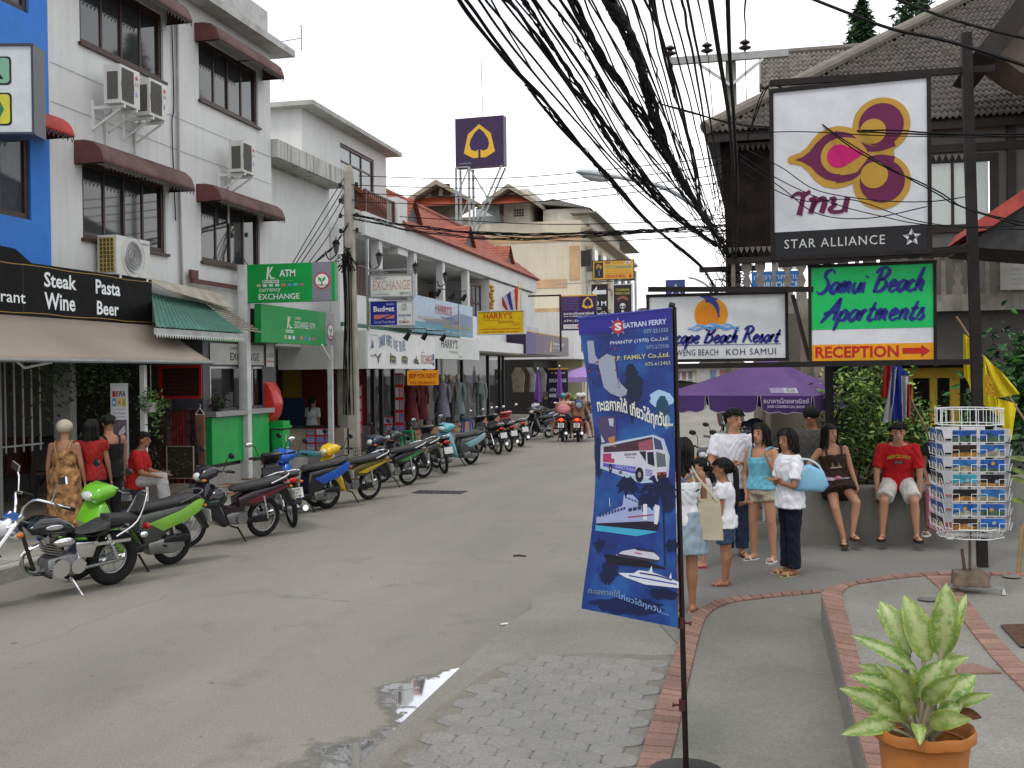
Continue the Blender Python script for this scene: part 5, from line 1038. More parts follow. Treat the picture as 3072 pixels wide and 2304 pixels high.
for k in range(6):
    y=1.5+k*3.6
    for z in(zt4-3.3,zt4-6.6):
        mb=MB();mb.bx(xr_-O4[0]+.003,xr_-O4[0]+.5,y,y+1.8,z,z+2.0);mb.build('bay',mCream,ap,0)
        mb=MB();mb.bx(xr_-O4[0]+.502,xr_-O4[0]+.53,y+.2,y+1.6,z+.5,z+1.8).bx(xr_-O4[0]+.1,xr_-O4[0]+.42,y-.03,y-.003,z+.5,z+1.8);mb.build('window',glass_mat((.12,.14,.15),1.,.05),ap,0,kind='stuff')
a5,b5=PY(1742,790,AY),PY(1780,830,AY)
mb=MB();mb.bx(AX(1745)-O4[0]-.05,AX(1772)-O4[0],-.06,-.003,AZ(1750,800),AZ(1750,752));mb.build('window',mDark,ap,0)
for k,(px0,px1,pyt,Y,c,lb)in enumerate([(1905,1960,925,110,(.25,.22,.2),'far dark roofed house closing the left side of the street'),(2000,2100,1100,170,(.42,.42,.4),'far pale low building at the end of the street'),(2090,2240,1085,140,(.35,.33,.3),'far grey shop row at the right end of the street')]):
    a=PY(px0,pyt,Y);b=PY(px1,pyt,Y);r=thing('far_house',lb,'building',((a.x+b.x)/2,Y,0));w_=b.x-a.x;mb=MB();mb.bx(-w_/2,w_/2,0,12,0,a.z-.8);mb.build('wall',M(c,.9,var=.15,scale=.5,dirt=.3),r,0)
    mb=MB();mb.prism([(-w_/2-.4,-.4,a.z-.8),(w_/2+.4,-.4,a.z-.8),(w_/2-.5,-.4,a.z),(-w_/2+.5,-.4,a.z)],(0,12,0));mb.build('roof',M((.12,.10,.09),.8),r,0)
    for q in range(5):mb=MB();mb.bx(-w_/2+w_*(.08+.19*q),-w_/2+w_*(.2+.19*q),-.05,-.003,.3,2.4);mb.build('shutter',M([(.3,.3,.3),(.1,.14,.22),(.2,.1,.09),(.12,.12,.12),(.3,.27,.2)][q],.7),r,0)
# ---- far signs over the road
r,p=signbox('music_bar_sign','orange rock music bar sign with palm picture, high up','sign',(-7.57,50),(-5.66,50),6.5,7.4,.2,(.60,.33,.05),mDark,.03)
p.rect(.03,.08,.25,.92,(.03,.025,.02),2);
for k in range(7):t=.4+k*.38;p.stroke([(.14,.5),(.14+.09*math.cos(t),.55+.3*math.sin(t))],.04,[(.1,.3,.15),(.5,.25,.02),(.5,.05,.03)][k%3],3)
p.stroke([(.14,.5),(.16,.2)],.05,(.1,.2,.4),3);p.text('COCOBANANA',.31,.95,.56,.75,(.06,.22,.20),2,bold=.02);p.text('BEER BAR  DISCO',.31,.95,.4,.47,(.55,.25,.06),2);p.rect(.31,.3,.95,.315,(.3,.08,.02),2);p.text('LIVE ROCK MUSIC',.31,.82,.06,.24,(.42,.02,.015),2,bold=.03);p.poly([(.87,.15),(.91,.25),(.95,.25),(.95,.05),(.91,.05)],(.5,.03,.03),2);p.text('ยินดีต้อนรับ',.5,.76,.85,.92,(.2,.1,.05),2)
p.polys([[(.31,.85+.013*k),(.43,.85+.013*k),(.43,.863+.013*k),(.31,.863+.013*k)]for k in(0,6)],(.4,.03,.05),2);p.rect(.31,.875,.43,.915,(.03,.03,.2),3);p.rect(.8,.83,.93,.95,(.6,.62,.65),2);p.rect(.84,.83,.86,.95,(.05,.1,.35),3);p.rect(.8,.88,.93,.9,(.05,.1,.35),3)
r,p=signbox('arrow_sign','black handwritten sign with a white arrow pointing left','sign',(-7.6,49.8),(-6.85,49.8),4.6,6.3,.12,(.018,.018,.02),mDark)
p.poly([(.02,.78),(.35,.95),(.33,.84),(.9,.84),(.9,.73),(.33,.73),(.33,.6)],(.62,.63,.66),2);p.text('10 M',.08,.9,.42,.55,(.65,.67,.7),2,bold=.02);p.text('to',.35,.6,.31,.39,(.62,.65,.68),2);p.text("Rock'n",.1,.92,.14,.28,(.65,.68,.7),2,bold=.02,shear=.2);p.text('Roll',.15,.8,.0,.12,(.65,.68,.7),2,bold=.02,shear=.2)
r,p=signbox('rock_club_sign','tall framed rock club poster with a skull wearing sunglasses','sign',(-6.65,50),(-5.75,50),4.4,6.3,.15,(.03,.022,.022),M((.5,.5,.52),.4),.05)
p.text('COCOBANANA',.1,.9,.85,.91,(.42,.42,.06),2,bold=.02);p.text('ROCK CLUB',.1,.9,.76,.82,(.42,.42,.06),2,bold=.02);p.stroke([(.2+.6*k/10,.62+.07*math.sin(PI*k/10))for k in range(11)],.12,(.25,.09,.07),2)
p.disc(.5,.47,.13,(.6,.65,.66),2);p.polys([[(.36,.49),(.48,.47),(.47,.42),(.38,.43)],[(.52,.47),(.64,.49),(.62,.43),(.53,.42)]],(.02,.02,.02),3);p.polys([[(.42,.36),(.58,.36),(.56,.29),(.44,.29)]],(.55,.6,.6),2);p.stroke([(.3,.16),(.7,.3)],.05,(.35,.5,.5),2);p.stroke([(.7,.16),(.3,.3)],.05,(.5,.5,.5),3);p.text('LIVE',.25,.75,.03,.1,(.5,.04,.03),2,bold=.03)
fq=thing('sign_scaffold','thin grey pipe frame behind the bar signs with knotted wires','frame',(-6.7,50.4,0));
for x in(-1.2,.2,1.05):mb=MB();mb.cyl((x,0,0),(x,0,6.9),.06);mb.build('pole',mSteel,fq)
mb=MB();mb.bar((-2.6,0,6.4),(1.1,0,6.5),.05);mb.build('rail',mSteel,fq,0)
q=PY(1995,880,85);r,p=signbox('blue_bank_sign','dark blue square bank sign on a pole far down the street','sign',(PY(1997,880,85).x,85),(PY(2055,880,85).x,85),q.z-.7,PY(1997,840,85).z,.3,(.04,.055,.2),mDark);p.stroke([(.3,0),(.3,.3),(.52,.8),(.78,.3),(.78,0)],.12,(.5,.55,.6),2)
q=PY(2025,880,85.5);mb=MB();mb.cyl((q.x,85.5,0),(q.x,85.5,q.z),.12);tag(mb.build('sign_pole',mSteel),'far pole under the dark blue bank sign','pole')
for k,(px,py,Y,lb)in enumerate([(1640,880,75,'far grey pole with wires standing in front of the cream apartment block')]):
    pass
def streetlamp(label,tip,base,Y):
    a,b=PY(*tip,Y),PY(*base,Y);r=thing('street_lamp',label,'street lamp',(b.x,Y,b.z));d=a-b
    mb=MB();mb.tube(smoothpts([(0,0,0),(d.x*.35,0,d.z*.62),(d.x*.8,0,d.z*.93)]),.045,8);mb.build('arm',M((.3,.33,.36),.5,.3),r)
    c=V((d.x*.93,0,d.z*.97));rot=Matrix.Rotation(-math.atan2(d.z*.1,d.x*.2)if 0 else.2,3,'Y');s_=abs(d.x)*.17
    mb=MB();mb.ell(c,s_,s_*.45,s_*.22,rot=rot);mb.build('housing',M((.42,.46,.48),.4),r);mb=MB();mb.ell(c+V((0,0,-s_*.12)),s_*.75,s_*.36,s_*.22,rot=rot);mb.build('lens',M((.55,.58,.58),.2),r)
streetlamp('street lamp with long curved arm crossing under the cable bundles',(1762,520),(2135,660),22.5)
streetlamp('small far street lamp to the left of the utility pole',(2070,832),(2150,900),45)
up_=thing('utility_pole','weathered concrete utility pole on the left pavement with clamped insulators','utility pole',(-9.22,24.0,.18))
tp=PY(1045,497,24);mb=MB();mb.rings([[V((x*w1+dx,y*w1,z))for x,y in((-1,-1),(1,-1),(1,1),(-1,1))]for z,w1,dx in((0,.105,0),(tp.z-.18-.15,.09,tp.x+9.22),(tp.z-.18,.06,tp.x+9.22))]);mb.build('shaft',M((.40,.37,.31),.9,var=.12,scale=3,dirt=.4),up_,0)
for k in range(4):
    for s in(-1,1):z=tp.z-.18-.45-k*.35;mb=MB();mb.cyl((s*.09+tp.x+9.22,-.02,z),(s*.2+tp.x+9.22,-.02,z),.012);mb.cyl((s*.2+tp.x+9.22,-.02,z-.05),(s*.2+tp.x+9.22,-.02,z+.05),.04);mb.build('insulator',mDark,up_)
mb=MB();rr=random.Random(3)
for k in range(9):x=tp.x+9.22+rr.uniform(-.13,.13);mb.tube(smoothpts([(x,-.14,4.9),(x*.9+rr.uniform(-.04,.04),-.15,3.6),(x,-.14,2.5),(x+rr.uniform(-.05,.05),-.14,1.2)]),.011,5)
mb.build('drop_cable',mBlk,up_,60,kind='stuff')
mb=MB()
for k in range(16):
    a=rr.uniform(0,6.28);mb.tube(smoothpts([(tp.x+9.22+.05*math.cos(a),-.12,4.75+rr.uniform(-.1,.1)),(tp.x+9.22+.3*math.cos(a),-.16,4.7+.25*math.sin(a)),(tp.x+9.22-.1*math.cos(a),-.13,4.9+rr.uniform(-.2,.2))]),.01,5)
mb.build('cable_tangle',mBlk,up_,60,kind='stuff')
# ================================================================== right side: house, poles, signs
HY=21.0
mTile=M((.075,.065,.058),.8,var=.3,scale=6,dirt=.3);mTimber=M((.022,.016,.013),.6,var=.2);mGreyW=M((.11,.104,.095),.85,dirt=.4,streak=.3)
hc=PY(2115,395,HY);OH=(1.5,HY,0)
ho_=thing('tiled_roof_house','dark timber house with weathered grey tile roof behind the big orchid sign','building',OH)
def BH(mb,*a):return bxw(mb,OH,*a)
SL=.68;EZ=hc.z;EX=hc.x
def rpt(x,s,dz=0):
    return V((x-OH[0],s*1.0,EZ+s*SL+dz))
nw=8;tm_=MB();W_=.21;Lh=.24
prof_=[(W_*k/nw,.026*math.sin(2*PI*2*k/nw+.6))for k in range(nw+1)]
r0=[V((x,-.03,z-.03*SL+.045))for x,z in prof_];r1=[V((x,Lh,z+Lh*SL))for x,z in prof_];r2=[V((x,-.03,z-.03*SL+.01))for x,z in prof_]
i0=0;tm_.v=r0+r1+r2;n_=nw+1
for k in range(nw):tm_.f+=[(k,k+1,n_+k+1,n_+k),(2*n_+k,2*n_+k+1,k+1,k)]
t0=tm_.build('roof_tile',mTile,ho_,60);tme_=t0.data;first=True;cnt=0;rest=MB()
cells=[]
for r in range(26):
    s=r*Lh
    for c in range(48):
        x=EX+.05+c*W_
        if x-EX<s+.05:continue
        if x>8.3-s*.2:continue
        cells.append((s,x))
vis=[c for c in cells if c[0]<26*Lh]
for(s,x)in vis:
    jz=random.uniform(-.004,.006)
    if cnt<299 and x>-.2:
        o=t0 if first else inst('roof_tile',tme_,(0,0,0),ho_);first=False;o.location=rpt(x,s,jz);cnt+=1
    else:
        p=rpt(x,s,jz);i=len(rest.v);rest.v+=[v+p for v in r0+r1+r2]
        for k in range(nw):rest.f+=[(i+k,i+k+1,i+n_+k+1,i+n_+k),(i+2*n_+k,i+2*n_+k+1,i+k+1,i+k)]
rest.build('roof_tiles',mTile,ho_,60,kind='stuff')
mb=MB();hp=[rpt(EX,0,.07),rpt(EX+6.3,6.3,.07)];mb.cyl(hp[0],hp[1],.13,n=10);mb.build('hip_ridge',M((.17,.15,.125),.85,dirt=.3),ho_)
mb=MB();mb.poly([rpt(EX,0,-.05),rpt(8.5,0,-.05),rpt(8.5,6.3,-.05),rpt(EX+6.3,6.3,-.05)]);mb.poly([rpt(EX,0,-.06),rpt(EX+6.3,6.3,-.06),V((EX+.02-OH[0],12,EZ))]);mb.build('roof_deck',mTimber,ho_,0)
rb=MB();ra=PY(2283,168,26.0);
for r in range(7):
    for c in range(18):
        p=V((ra.x+.0+c*W_-OH[0],26.0-Lh*(r+1)-OH[1],ra.z-Lh*(r+1)*SL));i=len(rb.v);rb.v+=[v+p for v in r0+r1+r2]
        for k in range(nw):rb.f+=[(i+k,i+k+1,i+n_+k+1,i+n_+k),(i+2*n_+k,i+2*n_+k+1,i+k+1,i+k)]
rb.build('rear_roof_tiles',M((.15,.135,.115),.8,var=.3,scale=6,dirt=.3),ho_,60,kind='stuff')
mb=MB();mb.cyl((ra.x-OH[0]-.05,5.05,ra.z+.05),(ra.x-OH[0]+4,5.05,ra.z+.05),.09,n=8);mb.bar((ra.x-OH[0]-.02,5.0,ra.z),(ra.x-OH[0]-.02,5-1.7,ra.z-1.7*SL),.05,.2);mb.poly([(ra.x-OH[0],5,ra.z-.04),(ra.x-OH[0]+4,5,ra.z-.04),(ra.x-OH[0]+4,3,ra.z-.04-2*SL),(ra.x-OH[0],3,ra.z-.04-2*SL)]);mb.build('rear_ridge',M((.15,.135,.11),.85,dirt=.3),ho_)
mb=MB();mb.bx(EX-OH[0]+.05,6.9,.02,.06,EZ-.2,EZ-.03);mb.build('eave_board',mTimber,ho_,0)
bl=PY(2185,740,HY+.4);
mb=MB();x0_,x1_=PY(2180,700,HY+.4).x,PY(2440,700,HY+.4).x
mb.rings([[V((EX+.25-OH[0],.4,EZ-.08)),V((x1_-OH[0],.4,EZ-.08)),V((x1_-OH[0],3,EZ-.08)),V((EX+.25-OH[0],3,EZ-.08))],[V((x0_-OH[0],.4,bl.z)),V((x1_-OH[0],.4,bl.z)),V((x1_-OH[0],3,bl.z)),V((x0_-OH[0],3,bl.z))]]);mb.build('timber_bay',M((.014,.010,.008),.8,var=.3,scale=4,spec=.1),ho_,0)
mb=MB()
for k in range(9):x=PY(2195+k*16,440,HY+.37).x-OH[0];z=EZ-.28;mb.prism([(x-.05,.36,z+.1),(x+.05,.36,z+.1),(x+.035,.36,z+.02),(x,.36,z-.05),(x-.035,.36,z+.02)],(0,.02,0));
for k in range(16):x=x0_-OH[0]+.06+k*.105;z=bl.z-.02;mb.prism([(x-.045,.38,z),(x+.045,.38,z),(x+.03,.38,z-.06),(x,.38,z-.12),(x-.03,.38,z-.06)],(0,.02,0))
mb.build('fretwork',M((.13,.115,.1),.8),ho_,0,kind='stuff')
mb=MB();wall_holes(mb,lambda u,v,t:V((u-OH[0],.25+t,v)),2.2,8.0,3.5,EZ-.1,.15,[(2.6,4.15,4.75,6.15)]);mb.build('upper_wall',mGreyW,ho_,0)
window(ho_,lambda u,v,t:V((u-OH[0],.25+t,v)),2.6,4.15,4.75,6.15,2,mTimber,glass_mat((.42,.47,.44),.95,.08),fw=.14,t0=-.04)
mb=MB();
for x,a,b in((4.3,4.4,EZ-.1),(2.3,4.4,EZ-.1)):mb.bx(x-OH[0],x+.14-OH[0],.2,.245,a,b)
mb.bx(2.2-OH[0],8-OH[0],.19,.24,6.2,6.34);mb.build('timber_frame',mTimber,ho_,0,kind='stuff')
mb=MB();x=2.65
for k in range(10):x=2.65+k*.11;mb.prism([(x-OH[0]-.05,.16,6.15),(x-OH[0]+.05,.16,6.15),(x-OH[0],.16,6.03)],(0,.015,0))
mb.build('window_fretwork',M((.12,.11,.1),.8),ho_,0,kind='stuff')
cu_=MB()
for k in range(14):cu_.quad((2.78+.04*k-OH[0],.30+.015*(k%2),4.8),(2.82+.04*k-OH[0],.30+.015*((k+1)%2),4.8),(2.82+.04*k-OH[0],.30+.015*((k+1)%2),6.0),(2.78+.04*k-OH[0],.30+.015*(k%2),6.0))
cu_.build('curtain',M((.15,.2,.2),.9,var=.2),ho_,60)
ga=[PY(a,b,19.0)for a,b in((2925,155),(3150,-130),(3200,-90),(2990,175))]
mb=MB();mb.prism([V((p.x-OH[0],19.0-OH[1],p.z))for p in ga],(0,2.2,0));mb.build('gable_bargeboard',mTimber,ho_,0)
ga=[PY(a,b,19.6)for a,b in((2985,160),(3200,-90),(3300,300),(3060,215))]
mb=MB();mb.prism([V((p.x-OH[0],19.6-OH[1],p.z))for p in ga],(0,1.2,0));mb.build('gable_infill',M((.18,.15,.125),.8,dirt=.4),ho_,0)
sr=[PY(a,b,17.5)for a,b in((2905,700),(2935,660),(3090,555),(3180,520),(3180,575),(3090,605),(2960,690))]
pr_=thing('porch_roof','small red tiled porch roof with dark underside at the right edge','roof',(3.3,17.5,4))
mb=MB();mb.prism([V((p.x-3.3,0,p.z-4))for p in sr],(0,2,0));mb.build('roof_sheet',M((.36,.06,.045),.6,var=.2),pr_,0)
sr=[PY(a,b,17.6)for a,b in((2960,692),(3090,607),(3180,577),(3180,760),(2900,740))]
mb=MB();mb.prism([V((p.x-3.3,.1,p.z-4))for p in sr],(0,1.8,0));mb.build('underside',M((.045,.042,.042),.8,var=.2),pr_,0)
BY=20.0;zf,zr=PY(2800,885,BY).z,PY(2800,770,BY).z
mb=MB();bxw(mb,OH,-.62,6.5,BY,BY+1.4,zf-.28,zf);mb.build('balcony_slab',M((.27,.25,.22),.9,var=.2,dirt=.6,streak=.8,scale=3),ho_,0)
mb=MB();bxw(mb,OH,-.62,6.5,BY-.02,BY+.14,zr,zr+.1);mb.build('handrail',mTimber,ho_,0)
mBal=M((.24,.21,.18),.8,var=.2,dirt=.4);balm=None
for k in range(30):
    x=-.5+k*.235
    if k%3==0:
        mb=MB();mb.bx(-.035,.035,-.03,.03,0,zr-zf-.002)
    else:
        P=[(-.09,0),(.09,0),(.09,.12),(.035,.2),(.08,.32),(.03,.45),(.09,.55),(.09,zr-zf-.002),(-.09,zr-zf-.002),(-.09,.55),(-.03,.45),(-.08,.32),(-.035,.2),(-.09,.12)]
        mb=MB();mb.prism([(a,0,b)for a,b in P],(0,.03,0))
    o=mb.build('baluster',mBal,ho_,0);o.location=(x-OH[0],BY+.05-OH[1],zf+.001)
bn=thing('balcony_banner','pale banner with red lettering hung on the balcony at the right edge','banner',(4.0,BY-.05,zf));b0_,b1_=PY(3000,770,BY-.05),PY(3180,890,BY-.05)
p=Panel((b0_.x-4.0,0,.05),(1,0,0),(0,0,1),b1_.x-b0_.x,.68,bn);p.rect(0,0,1,1,(.38,.36,.33),0,'cloth');p.text("DON'T TREAT",.1,.98,.66,.94,(.35,.03,.03),1,bold=.03)
for k in range(4):p.text('Aaa aaaa' if 0 else 'room  tour',.2,.6,.48-.12*k,.54-.12*k,(.25,.3,.33),1)
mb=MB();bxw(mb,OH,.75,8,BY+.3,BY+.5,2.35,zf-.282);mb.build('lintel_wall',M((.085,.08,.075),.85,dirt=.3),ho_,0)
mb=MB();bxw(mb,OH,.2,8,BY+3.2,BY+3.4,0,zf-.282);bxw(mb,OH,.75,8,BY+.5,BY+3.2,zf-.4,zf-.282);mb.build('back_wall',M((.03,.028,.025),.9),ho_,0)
yel=M((.42,.27,.015),.6,var=.12,dirt=.25)
for a,b in((2705,2740),(2790,2812),(2850,2880),(2895,3200)):
    q0,q1=PY(a,1200,BY+.8).x,PY(b,1200,BY+.8).x;mb=MB()
    if a==2895:bxw(mb,OH,1.9,q1,BY+.75,BY+.79,2.12,2.3)
    else:bxw(mb,OH,q0,q1,BY+.8,BY+.9,.7,2.3)
    mb.build('door_frame',yel,ho_,0)
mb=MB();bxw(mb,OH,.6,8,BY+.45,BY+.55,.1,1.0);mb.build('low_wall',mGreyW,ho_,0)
colm=M((.25,.21,.16),.85,var=.1,dirt=.5,streak=.6)
for k,(a,b,Y)in enumerate(((2195,2232,19.5),(2262,2312,18.6),(2405,2432,17.6),(2445,2490,17.2))):
    q0,q1=PY(a,1300,Y).x,PY(b,1300,Y).x;mb=MB();bxw(mb,OH,q0,q1,Y,Y+.3,.1,zf-.29);mb.build('column',colm,ho_,0)
mb=MB();bxw(mb,OH,PY(2312,1300,19.4).x,PY(2500,1300,19.4).x,19.4,19.5,.1,zf-.29);mb.build('side_wall',M((.12,.105,.085),.85,dirt=.4),ho_,0)
sb0,sb1=PY(2255,870,34),PY(2405,760,34);r=thing('blue_direction_sign','blue road sign with white lettering glimpsed through the balcony balusters','sign',((sb0.x+sb1.x)/2,34,sb0.z))
w_=sb1.x-sb0.x;h_=sb1.z-sb0.z;mb=MB();mb.bx(-w_/2,w_/2,0,.08,-.05,h_*.52);mb.build('board',M((.04,.16,.42),.5),r,0);mb=MB();mb.bx(w_*.05,w_/2,0,.08,h_*.56,h_);mb.build('upper_board',mWhite,r,0);mb=MB();mb.cyl((0,.15,-sb0.z),(0,.15,h_),.06);mb.build('pole',mSteel,r)
p=Panel((-w_/2,0,0),(1,0,0),(0,0,1),w_,h_*.52,r);p.text('ท่าอากาศยาน',.05,.95,.55,.9,(.5,.6,.7),1);p.text('AIRFORCE',.1,.95,.08,.42,(.5,.6,.7),1,bold=.02);p2=Panel((w_*.05,0,h_*.56),(1,0,0),(0,0,1),w_*.45,h_*.44,r);p2.poly([(.25,.2),(.8,.15),(.75,.9),(.3,.8)],(.05,.2,.6),1)
# ---- cypress like trees behind the roof
def cypress(label,pxc,pyt,half,Y,h_,seed):
    q=PY(pxc,pyt,Y);r=thing('drooping_tree',label,'tree',(q.x,Y,0),0,'narrow drooping trees behind the tiled roof');zt=q.z;rd=random.Random(seed)
    def fn(r_):t=r_.random()**.7;a=r_.uniform(0,6.28);rad=half*(t**.6)*(.6+.4*math.sin(a*3+t*9+seed)**2)*math.sqrt(r_.uniform(.15,1));return(rad*math.cos(a),rad*math.sin(a),zt-t*h_)
    ms=[]
    fs=leaf_cloud('','','',None,fn,3400,.26,[(.006,.022,.008),(.012,.045,.014),(.03,.085,.02)],seed,r,.3)
    for f in fs:f.name='crown'
    mb=MB();mb.tube([(0,0,0),(.1,0,zt*.5),(0,0,zt-.5)],[.16,.12,.03],8);mb.build('trunk',mWood,r)
cypress('small pointed drooping tree standing alone against the sky',2585,0,.85,45,2.7,1);cypress('wide drooping tree cut off by the top of the frame',2745,-110,1.35,44,4.2,2);cypress('drooping tree mostly hidden behind the roof hip at top right',2885,-70,1.2,46,4,3)
# ---- main utility pole with crossarm
PYY=22.0;tp=PY(2192,160,PYY);ph=thing('utility_pole','tall concrete utility pole with crossarm and insulators where the cables gather','utility pole',(tp.x,PYY,0));cm=M((.20,.19,.17),.9,var=.15,dirt=.4)
mb=MB();mb.rings([[V((x*w1,y*w1,z))for x,y in((-1,-1),(1,-1),(1,1),(-1,1))]for z,w1 in((0,.17),(tp.z-.2,.1),(tp.z,.06))]);mb.build('shaft',cm,ph,0)
za=PY(2190,178,PYY).z;xa0,xa1=PY(2012,180,PYY).x-tp.x,PY(2365,172,PYY).x-tp.x
mb=MB();mb.bx(xa0,xa1,-.2,-.105,za-.07,za+.07);mb.build('crossarm',M((.36,.36,.35),.8,dirt=.3),ph,0)
for s in(-1,1):mb=MB();mb.bar((0,-.16,za-.55),(s*.62,-.16,za-.08),.05);mb.build('brace',mSteel,ph,0)
for a in(2012,2122,2235):x=PY(a,140,PYY).x-tp.x;mb=MB();mb.cyl((x,-.15,za+.071),(x,-.15,za+.12),.02);mb.lathe((x,-.15,za+.12),[(.05,0),(.12,.03),(.12,.05),(.05,.08),(.04,.1),(.1,.13),(.1,.15),(.03,.2),(.0,.21)],14);mb.build('insulator',M((.03,.018,.015),.25),ph)
z2=PY(2190,810,PYY).z;mb=MB();mb.bx(PY(2100,810,PYY).x-tp.x,.5,-.28,-.19,z2-.05,z2+.05);mb.build('lower_crossarm',mTimber,ph,0)
mb=MB();rr=random.Random(5)
for k in range(70):
    z=rr.uniform(z2-.6,z2+1.7);R=rr.uniform(.06,.3);a=rr.uniform(0,6.28);c=V((rr.gauss(0,.14),-.25+rr.gauss(0,.08),z))
    mb.tube(smoothpts([c+V((R*math.cos(a+q*1.3),rr.gauss(0,.06),R*math.sin(a+q*1.1)*1.6))for q in range(5)],4),rr.uniform(.006,.012),4)
mb.build('cable_tangle',mBlk,ph,60,kind='stuff')
# ---- cables
_cgroup='overhead cables gathering at the utility pole'
def to_world(path,Y0,Y1):
    L=[0]
    for k in range(1,len(path)):L.append(L[-1]+math.hypot(path[k][0]-path[k-1][0],path[k][1]-path[k-1][1]))
    return[PY(x,y,1/((1-l/L[-1])/Y0+(l/L[-1])/Y1))for(x,y),l in zip(path,L)]
def cable(label,path,r,Y0=7.,Y1=22.,strands=1,wob=0.,seed=0,extend=True,group=_cgroup,name='overhead_cable',kind=None,stray=0):
    W=to_world(path,Y0,Y1);W=smoothpts(W,16)
    if extend:d=(W[0]-W[3]).normalized();W=[W[0]+d*k*1.2+V((0,0,.02*k*k))for k in range(7,0,-1)]+W
    rd=random.Random(seed*7+1);mb=MB();n=len(W)
    for s in range(strands):
        ph_,f_=rd.uniform(0,6.28),rd.uniform(.5,1.1);off=r*(0 if strands==1 else 1.05);pts=[]
        q1,q2,q3,q4=(rd.uniform(0,6.28)for _ in range(4));wv_=wob*1.1
        for k,p in enumerate(W):
            a=ph_+k*f_*.16;pts.append(p+V((off*math.cos(a)+wv_*math.sin(k*.45+q1)+wv_*.7*math.sin(k*.9+q3),0,off*math.sin(a)+wv_*math.sin(k*.5+q2)+wv_*.6*math.sin(k*1.0+q4))))
        mb.tube(pts,r*(1 if strands==1 else.62),6)
    for s in range(stray):
        k0=rd.randint(0,n//2);pts=[];ph_=rd.uniform(0,6.28)
        for k in range(k0,min(n,k0+rd.randint(n//3,n))):a=ph_+k*.22;pts.append(W[k]+V((r*1.7*math.cos(a)+rd.gauss(0,r*.2),0,r*1.6*math.sin(a*.8)-r*1.0+rd.gauss(0,r*.2))))
        if len(pts)>3:mb.tube(smoothpts(pts,2),.0065,4)
    return tag(mb.build(name,mBlk,None,60),label,'cable',group)
cable('thick black cable bundle, outermost on the left of the fan',[(1376,-10),(1560,222),(1680,369),(1821,521),(1951,678),(2114,808),(2150,880)],.024,7.5,22,3,.0015,1,stray=2)
cable('thick black bundle, second from the left of the fan',[(1512,-10),(1604,108),(1712,250),(1788,353),(1870,477),(1913,532),(2010,640),(2150,735)],.018,7.5,22,3,.003,2,stray=4)
cable('ragged bundle of twisted wires just right of the second bundle',[(1560,-10),(1650,130),(1760,290),(1860,430),(1950,560),(2050,660),(2160,745)],.012,7.5,22,4,.009,3,stray=5)
cable('medium cable bundle, third thick line from the left',[(1647,-10),(1734,125),(1848,325),(1951,467),(2060,597),(2170,720)],.015,7.3,22,2,.002,4,stray=3)
cable('thick wavy bundle left of the thickest one',[(1712,-10),(1810,179),(1902,304),(1967,412),(2049,543),(2114,651),(2190,770)],.020,7.2,22,4,.005,5,stray=6)
cable('thickest ragged black bundle in the middle of the fan',[(1821,-10),(1886,108),(1940,260),(1995,434),(2070,586),(2185,760)],.028,7.2,22,6,.006,6,stray=8)
cable('thick smooth cable running steeply right of the thickest bundle',[(1957,-10),(2005,190),(2049,353),(2087,515),(2114,651),(2185,790)],.018,7.2,22,2,.0,7,stray=1)
cable('thick steep cable passing just left of the pole top',[(2130,-10),(2157,163),(2190,380),(2200,560),(2196,800)],.018,7.2,21.8,1,0,8)
cable('grey steep cable running straight down the pole',[(2183,-10),(2190,190),(2203,380),(2212,600),(2205,810)],.016,7.5,21.8,1,0,9)
thin=[((1430,-10),(1560,170),(1760,400),(1900,560),(2060,690)),((1470,-10),(1620,240),(1830,470),(1990,620)),((1600,-10),(1790,260),(2000,560),(2120,690)),((1680,-10),(1850,270),(2010,500),(2150,690)),((1770,-10),(1860,170),(1960,380),(2080,560),(2160,680)),
        ((1899,-10),(1960,180),(1989,271),(2070,520),(2140,690)),((1930,-10),(1990,130),(2040,330),(2120,640)),((1985,-10),(2087,380),(2150,640)),((2010,-10),(2080,260),(2140,520),(2170,650)),((2043,-10),(2092,244),(2146,597)),((2092,-10),(2123,135)),((2236,-10),(2236,125)),
        ((2060,-10),(2120,300),(2170,600)),((1750,-10),(1900,330),(2030,560),(2130,740)),((1540,-10),(1700,200),(1880,500),(2080,700))]
_r=random.Random(77);thin+=[tuple((a+_r.uniform(-14,14)+sh*(1-b/760),b)for a,b in(((1512,-10),(1712,250),(1870,477),(2040,665),(2160,740))if q%3==0 else((1712,-10),(1902,304),(2049,543),(2185,770))if q%3==1 else((1821,-10),(1940,260),(2070,586),(2170,730))))for q,sh in enumerate((-70,-40,34,45,60,70,90,100,110,-20,130,20,75,50))]
for k,pth in enumerate(thin):cable('thin black wire in the fan of overhead cables',pth,.008 if k%3 else.011,7.5+.05*k,21.85,1,.004 if k%2 else.001,20+k,name='overhead_wire')
cable('thin wire hanging straight below the right insulator',[(2236,180),(2240,325)],.009,21.6,21.8,extend=False,name='overhead_wire');cable('thin wire hanging straight below the left insulator',[(2125,170),(2160,640)],.009,21.6,21.8,extend=False,name='overhead_wire')
crs=[((1075,528),(1500,535),(2000,490),(2300,450)),((1075,556),(1500,563),(2000,518),(2250,470)),((1075,580),(1500,590),(2000,545),(2300,500)),((1075,606),(1500,612),(2000,567),(2180,545)),((1200,650),(1600,672),(1900,668),(2180,655)),((1300,690),(1700,722),(2000,715),(2180,700))]
for k,pth in enumerate(crs):cable('thin wire crossing the street between the two utility poles',pth,.010,24,22,extend=False,seed=50+k,group='wires crossing the street',name='overhead_wire')
cable('ragged bundle crossing the street low over the red roof',[(1060,645),(1230,678),(1500,700),(1800,698),(2000,688),(2185,675)],.014,24,22,6,.016,61,extend=False,group=None,stray=3)
